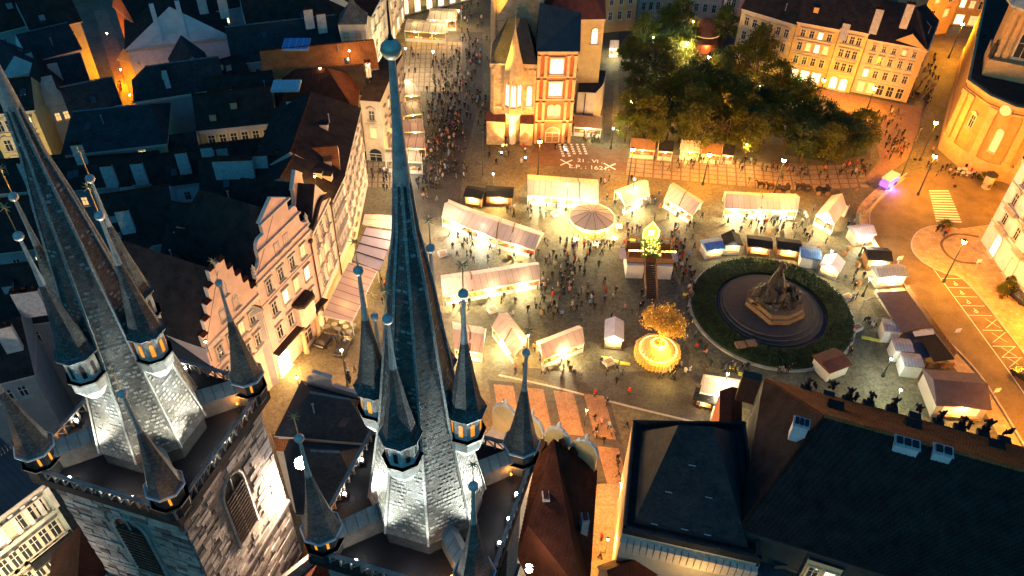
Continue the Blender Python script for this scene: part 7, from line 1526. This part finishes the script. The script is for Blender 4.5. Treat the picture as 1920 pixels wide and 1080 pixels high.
# ------------------------------------------------------------------ horses, carriages, vehicles, small things
def horse_mesh():
    Vv = [(0, 0, 1.25), (0.45, 0, 1.28), (-0.5, 0, 1.3), (0.75, 0, 1.45), (1.0, 0, 1.85), (1.1, 0, 2.0), (1.45, 0, 1.75), (-0.75, 0, 1.2), (-0.95, 0, .6)]
    Ee = [(0, 1), (0, 2), (1, 3), (3, 4), (4, 5), (5, 6), (2, 7), (7, 8)]; rr_ = [.33, .34, .34, .24, .15, .14, .09, .07, .05]
    for sy in (-1, 1):
        b = len(Vv); Vv += [(.5, .16 * sy, 1.0), (.52, .17 * sy, .55), (.48, .17 * sy, .06), (-.55, .17 * sy, 1.0), (-.62, .17 * sy, .6), (-.55, .17 * sy, .06)]; Ee += [(1, b), (b, b + 1), (b + 1, b + 2), (2, b + 3), (b + 3, b + 4), (b + 4, b + 5)]; rr_ += [.14, .08, .065, .18, .09, .065]
    return skin_mesh('horse_body', Vv, Ee, rr_, ['horse_coat'], lambda c, n: 0)
HM = horse_mesh()
for i, (x, y, ad) in enumerate([(1425, 353, 'left'), (1443, 356, 'second'), (1497, 357, 'third'), (1512, 359, 'right')]):
    g = G(x, y); o = inst('horse', HM, None, g, pi + 0.1); tag(o, 'dark carriage horse, ' + ['leftmost', 'second from the left', 'third from the left', 'rightmost'][i] + ' of four below the paved grid', 'horse', 'carriage horses')
for i, (x, y) in enumerate([(1466, 360), (1540, 363)]):
    g = G(x, y); t = thing('horse_carriage', 'open black horse carriage behind the ' + ['left', 'right'][i] + ' pair of horses', 'carriage', g, 'horse carriages'); m = MB(); m.box((g.x, g.y, .6), (2.4, 1.3, .5), .1); m.box((g.x + .9, g.y, 1.1), (.5, 1.3, .7), .1); m.box((g.x - .7, g.y, 1.1), (.5, 1.2, .4), .1); m.build('body', ['car_dark'], t)
    for sx in (-.9, .9):
        for sy in (-.75, .75): m = MB(); m.tube((g.x + sx, g.y + sy - .04, .5), (g.x + sx, g.y + sy + .04, .5), .5, .5, 14); m.build('wheel', ['wood'], t)
def car(px, py, rz, label, cm='car_dark', long=4.3):
    g = G(px, py); t = thing('parked_car', label, 'car', g, None); ca, sa = cos(rz), sin(rz)
    def P(x, y, z): return V((g.x + x * ca - y * sa, g.y + x * sa + y * ca, z))
    h = long / 2; prof = [(-h, .35), (-h, .8), (-h + .1, .95), (-h + .5, 1.0), (-h + .9, 1.42), (h - 1.9, 1.45), (h - 1.15, 1.0), (h - .1, .85), (h, .6), (h, .35)]; m = MB()
    for s_ in (-1, 1):
        pts = [P(x, .85 * s_ * (1 if z < 1.1 else .8), z) for x, z in prof]; m.face(pts if s_ < 0 else pts[::-1], 0)
    for (x0, z0), (x1, z1) in zip(prof, prof[1:] + prof[:1]):
        w0, w1 = (.85 if z0 < 1.1 else .68), (.85 if z1 < 1.1 else .68); m.face([P(x0, -w0, z0), P(x0, w0, z0), P(x1, w1, z1), P(x1, -w1, z1)][::-1], 1 if (z0 - 1.1) * (z1 - 1.1) < 0 else 0)
    m.build('body', [cm, 'pane_dark'], t)
    for x in (-h + .8, h - .8):
        for y in (-.82, .82): m = MB(); m.tube(P(x, y - .1, .32), P(x, y + .1, .32), .32, .32, 14); m.build('wheel', ['dark_metal'], t)
    for y in (-.6, .6): m = MB(); m.ball(P(h, y, .65), .1, 8); m.build('headlight', ['car_white'], t)
    return t
car(1921, 712, 2.1, 'dark car half cut off at the right edge of the road'); car(612, 640, 1.2, 'dark car parked on the cobbles before the baroque house'); car(645, 655, 1.4, 'dark car behind the stall poles before the baroque house'); car(1905, 560, 2.0, 'dark car under the tree by the corner palace')
# purple lit van
g = G(1664, 347); vn = thing('vintage_van', 'white-roofed open tour van glowing purple underneath at the road mouth', 'van', g); rz_ = 0.75
m = MB(); m.box((g.x, g.y, .5), (4.4, 1.8, 1.0), rz_); m.build('body', ['purple_glow'], vn); m = MB(); m.box((g.x, g.y, 2.0), (4.0, 1.9, .25), rz_); m.build('roof', ['car_white'], vn)
for x in (-1.8, 0, 1.8):
    for y in (-.8, .8): m = MB(); m.box((g.x + x * cos(rz_) - y * sin(rz_), g.y + x * sin(rz_) + y * cos(rz_), 1.5), (.08, .08, .5), rz_); m.build('pillar', ['car_white'], vn)
for x in (-1.4, 1.4):
    for y in (-.9, .9):
        q = V((g.x + x * cos(rz_) - y * sin(rz_), g.y + x * sin(rz_) + y * cos(rz_), .36)); d = V((-sin(rz_), cos(rz_), 0)) * .1; m = MB(); m.tube(q - d, q + d, .36, .36, 12); m.build('wheel', ['dark_metal'], vn)
point((g.x + .5, g.y - 1.8, .7), 260, (.3, .12, 1), .3, parent=vn)
# yellow cable ramps, planters, bins, crates, signs
for i, (x, y, w_) in enumerate([(1136, 672, 1.5), (1152, 677, 1.2), (1172, 682, 1.6), (1065, 432, 1.2), (1246, 388, 1.0), (1376, 690, 1.4), (1288, 553, 1.4), (1625, 634, 1.6), (1643, 638, 1.6), (1392, 702, 1.2), (1186, 450, 1.1)]):
    g = G(x, y); m = MB(); m.box(tuple(g), (w_, .7, .12), -.2, 0, .8); o = m.build('cable_ramp', ['yellow_paint']); lm = min(LM, key=lambda q: hypot(x - q[0], y - q[1])); tag(o, 'flat yellow cable ramp near ' + lm[2] + ', ' + ['first', 'second', 'third'][i % 3], 'cable ramp', 'yellow cable ramps')
bin_n = {}
for i, (x, y) in enumerate([(830, 478), (923, 583), (1141, 681), (1042, 403), (1606, 617), (1588, 560), (955, 485), (975, 497), (1535, 470), (1582, 480), (1608, 500), (1610, 535), (1590, 470)]):
    g = G(x, y); lm = min(LM, key=lambda q: hypot(x - q[0], y - q[1])); big = i < 6; t = thing('planter_crate' if big else 'litter_bin', ('open white wooden crate on the cobbles near ' if big else 'small wooden litter bin near ') + lm[2] + ('', ', the second one', ', the third one')[min(2, bin_n.setdefault((lm[2], i < 6), 0))] , 'crate' if big else 'bin', g, 'crates and bins in the market'); bin_n[(lm[2], big)] += 1; m = MB(); m.box(tuple(g), (1.5, 1.2, .6) if big else (.6, .6, 1.0), .5); m.build('box', ['wood_white' if big else 'wood'], t); m = MB(); m.box((g.x, g.y, .6 if big else 1.0), (1.2, .9, .06) if big else (.45, .45, .06), .5); m.build('lid', ['wood'], t)
for i, (x, y, z) in enumerate([(1687, 487, 3.4), (1835, 493, 2.8), (1868, 735, 3.2), (1795, 623, 3.0)]):
    g = G(x, y, z); t = thing('road_sign', ['white square sign on a slim post at the road fence', 'small round sign on the pavement edge by the island', 'white directional sign at the terrace end of the road', 'faint signpost on the kerb beside the terrace'][i], 'road sign', (g.x, g.y, 0)); m = MB(); m.tube((g.x, g.y, 0), g, .06, .06, 6); m.build('post', ['grey_metal'], t); m = MB(); m.box((g.x, g.y, z), (.9, .08, .8), .2); m.build('plate', ['white_paint'], t)
# cafe tables beside the rose awning and near the corner palace
for i in range(14):
    x, y = (600 + (i % 5) * 14 + (i // 5) * 7, 622 + (i // 5) * 9 - (i % 5) * 4); g = G(x, y); t = thing('cafe_table', 'round cafe table on the cobbles before the baroque house', 'table', g, 'cafe tables by the awnings'); m = MB(); m.lathe(tuple(g), [(.28, 0), (.05, .06), (.05, .72), (.5, .72), (.5, .78)], 10); m.build('top', ['grey_metal'], t)
for i in range(8):
    x, y = (1700 + (i % 4) * 16, 640 - 0) if 0 else (1795 + i * 6, 322 + (i % 2) * 7); g = G(x, y); t = thing('cafe_table', 'cafe table in the outdoor seating under the baroque church', 'table', g, 'cafe tables by the baroque church'); m = MB(); m.lathe(tuple(g), [(.28, 0), (.05, .06), (.05, .72), (.6, .72), (.6, .78)], 10); m.build('top', ['wood_white'], t)
for i, (x, y, ad) in enumerate([(1888, 545, 'by the corner palace entrance'), (1875, 553, 'under the corner palace arch'), (1898, 536, 'against the corner palace wall'), (1770, 428, 'on the traffic island'), (1850, 352, 'below the baroque church'), (1842, 340, 'at the curved foot of the baroque church')]):
    g = G(x, y); t = thing('potted_tree', 'small bushy tree ' + ad, 'plant', g, 'small trees near the right edge'); o = child('crown', TM[3][1], t, (0, 0, -.9), i); o.scale = (.4, .4, .4); m = MB(); m.lathe(tuple(g), [(.3, 0), (.4, .6), (.38, .6)], 10); m.tube(g + V((0, 0, .5)), g + V((0, 0, 1.6)), .05, .04, 5); m.build('pot', ['rust_plaster'], t)
# advertising column
g = G(1848, 352); t = thing('advertising_column', 'glowing round advertising column below the baroque church', 'column', g); m = MB(); m.lathe(tuple(g), [(.9, 0), (.9, 3.0)], 16, 0, 0, True); m.build('drum', ['sand_plaster'], t); m = MB(); m.lathe((g.x, g.y, 3.0), [(1.15, 0), (1.15, .3), (.3, .8)], 16); m.build('cap', ['dark_metal'], t)
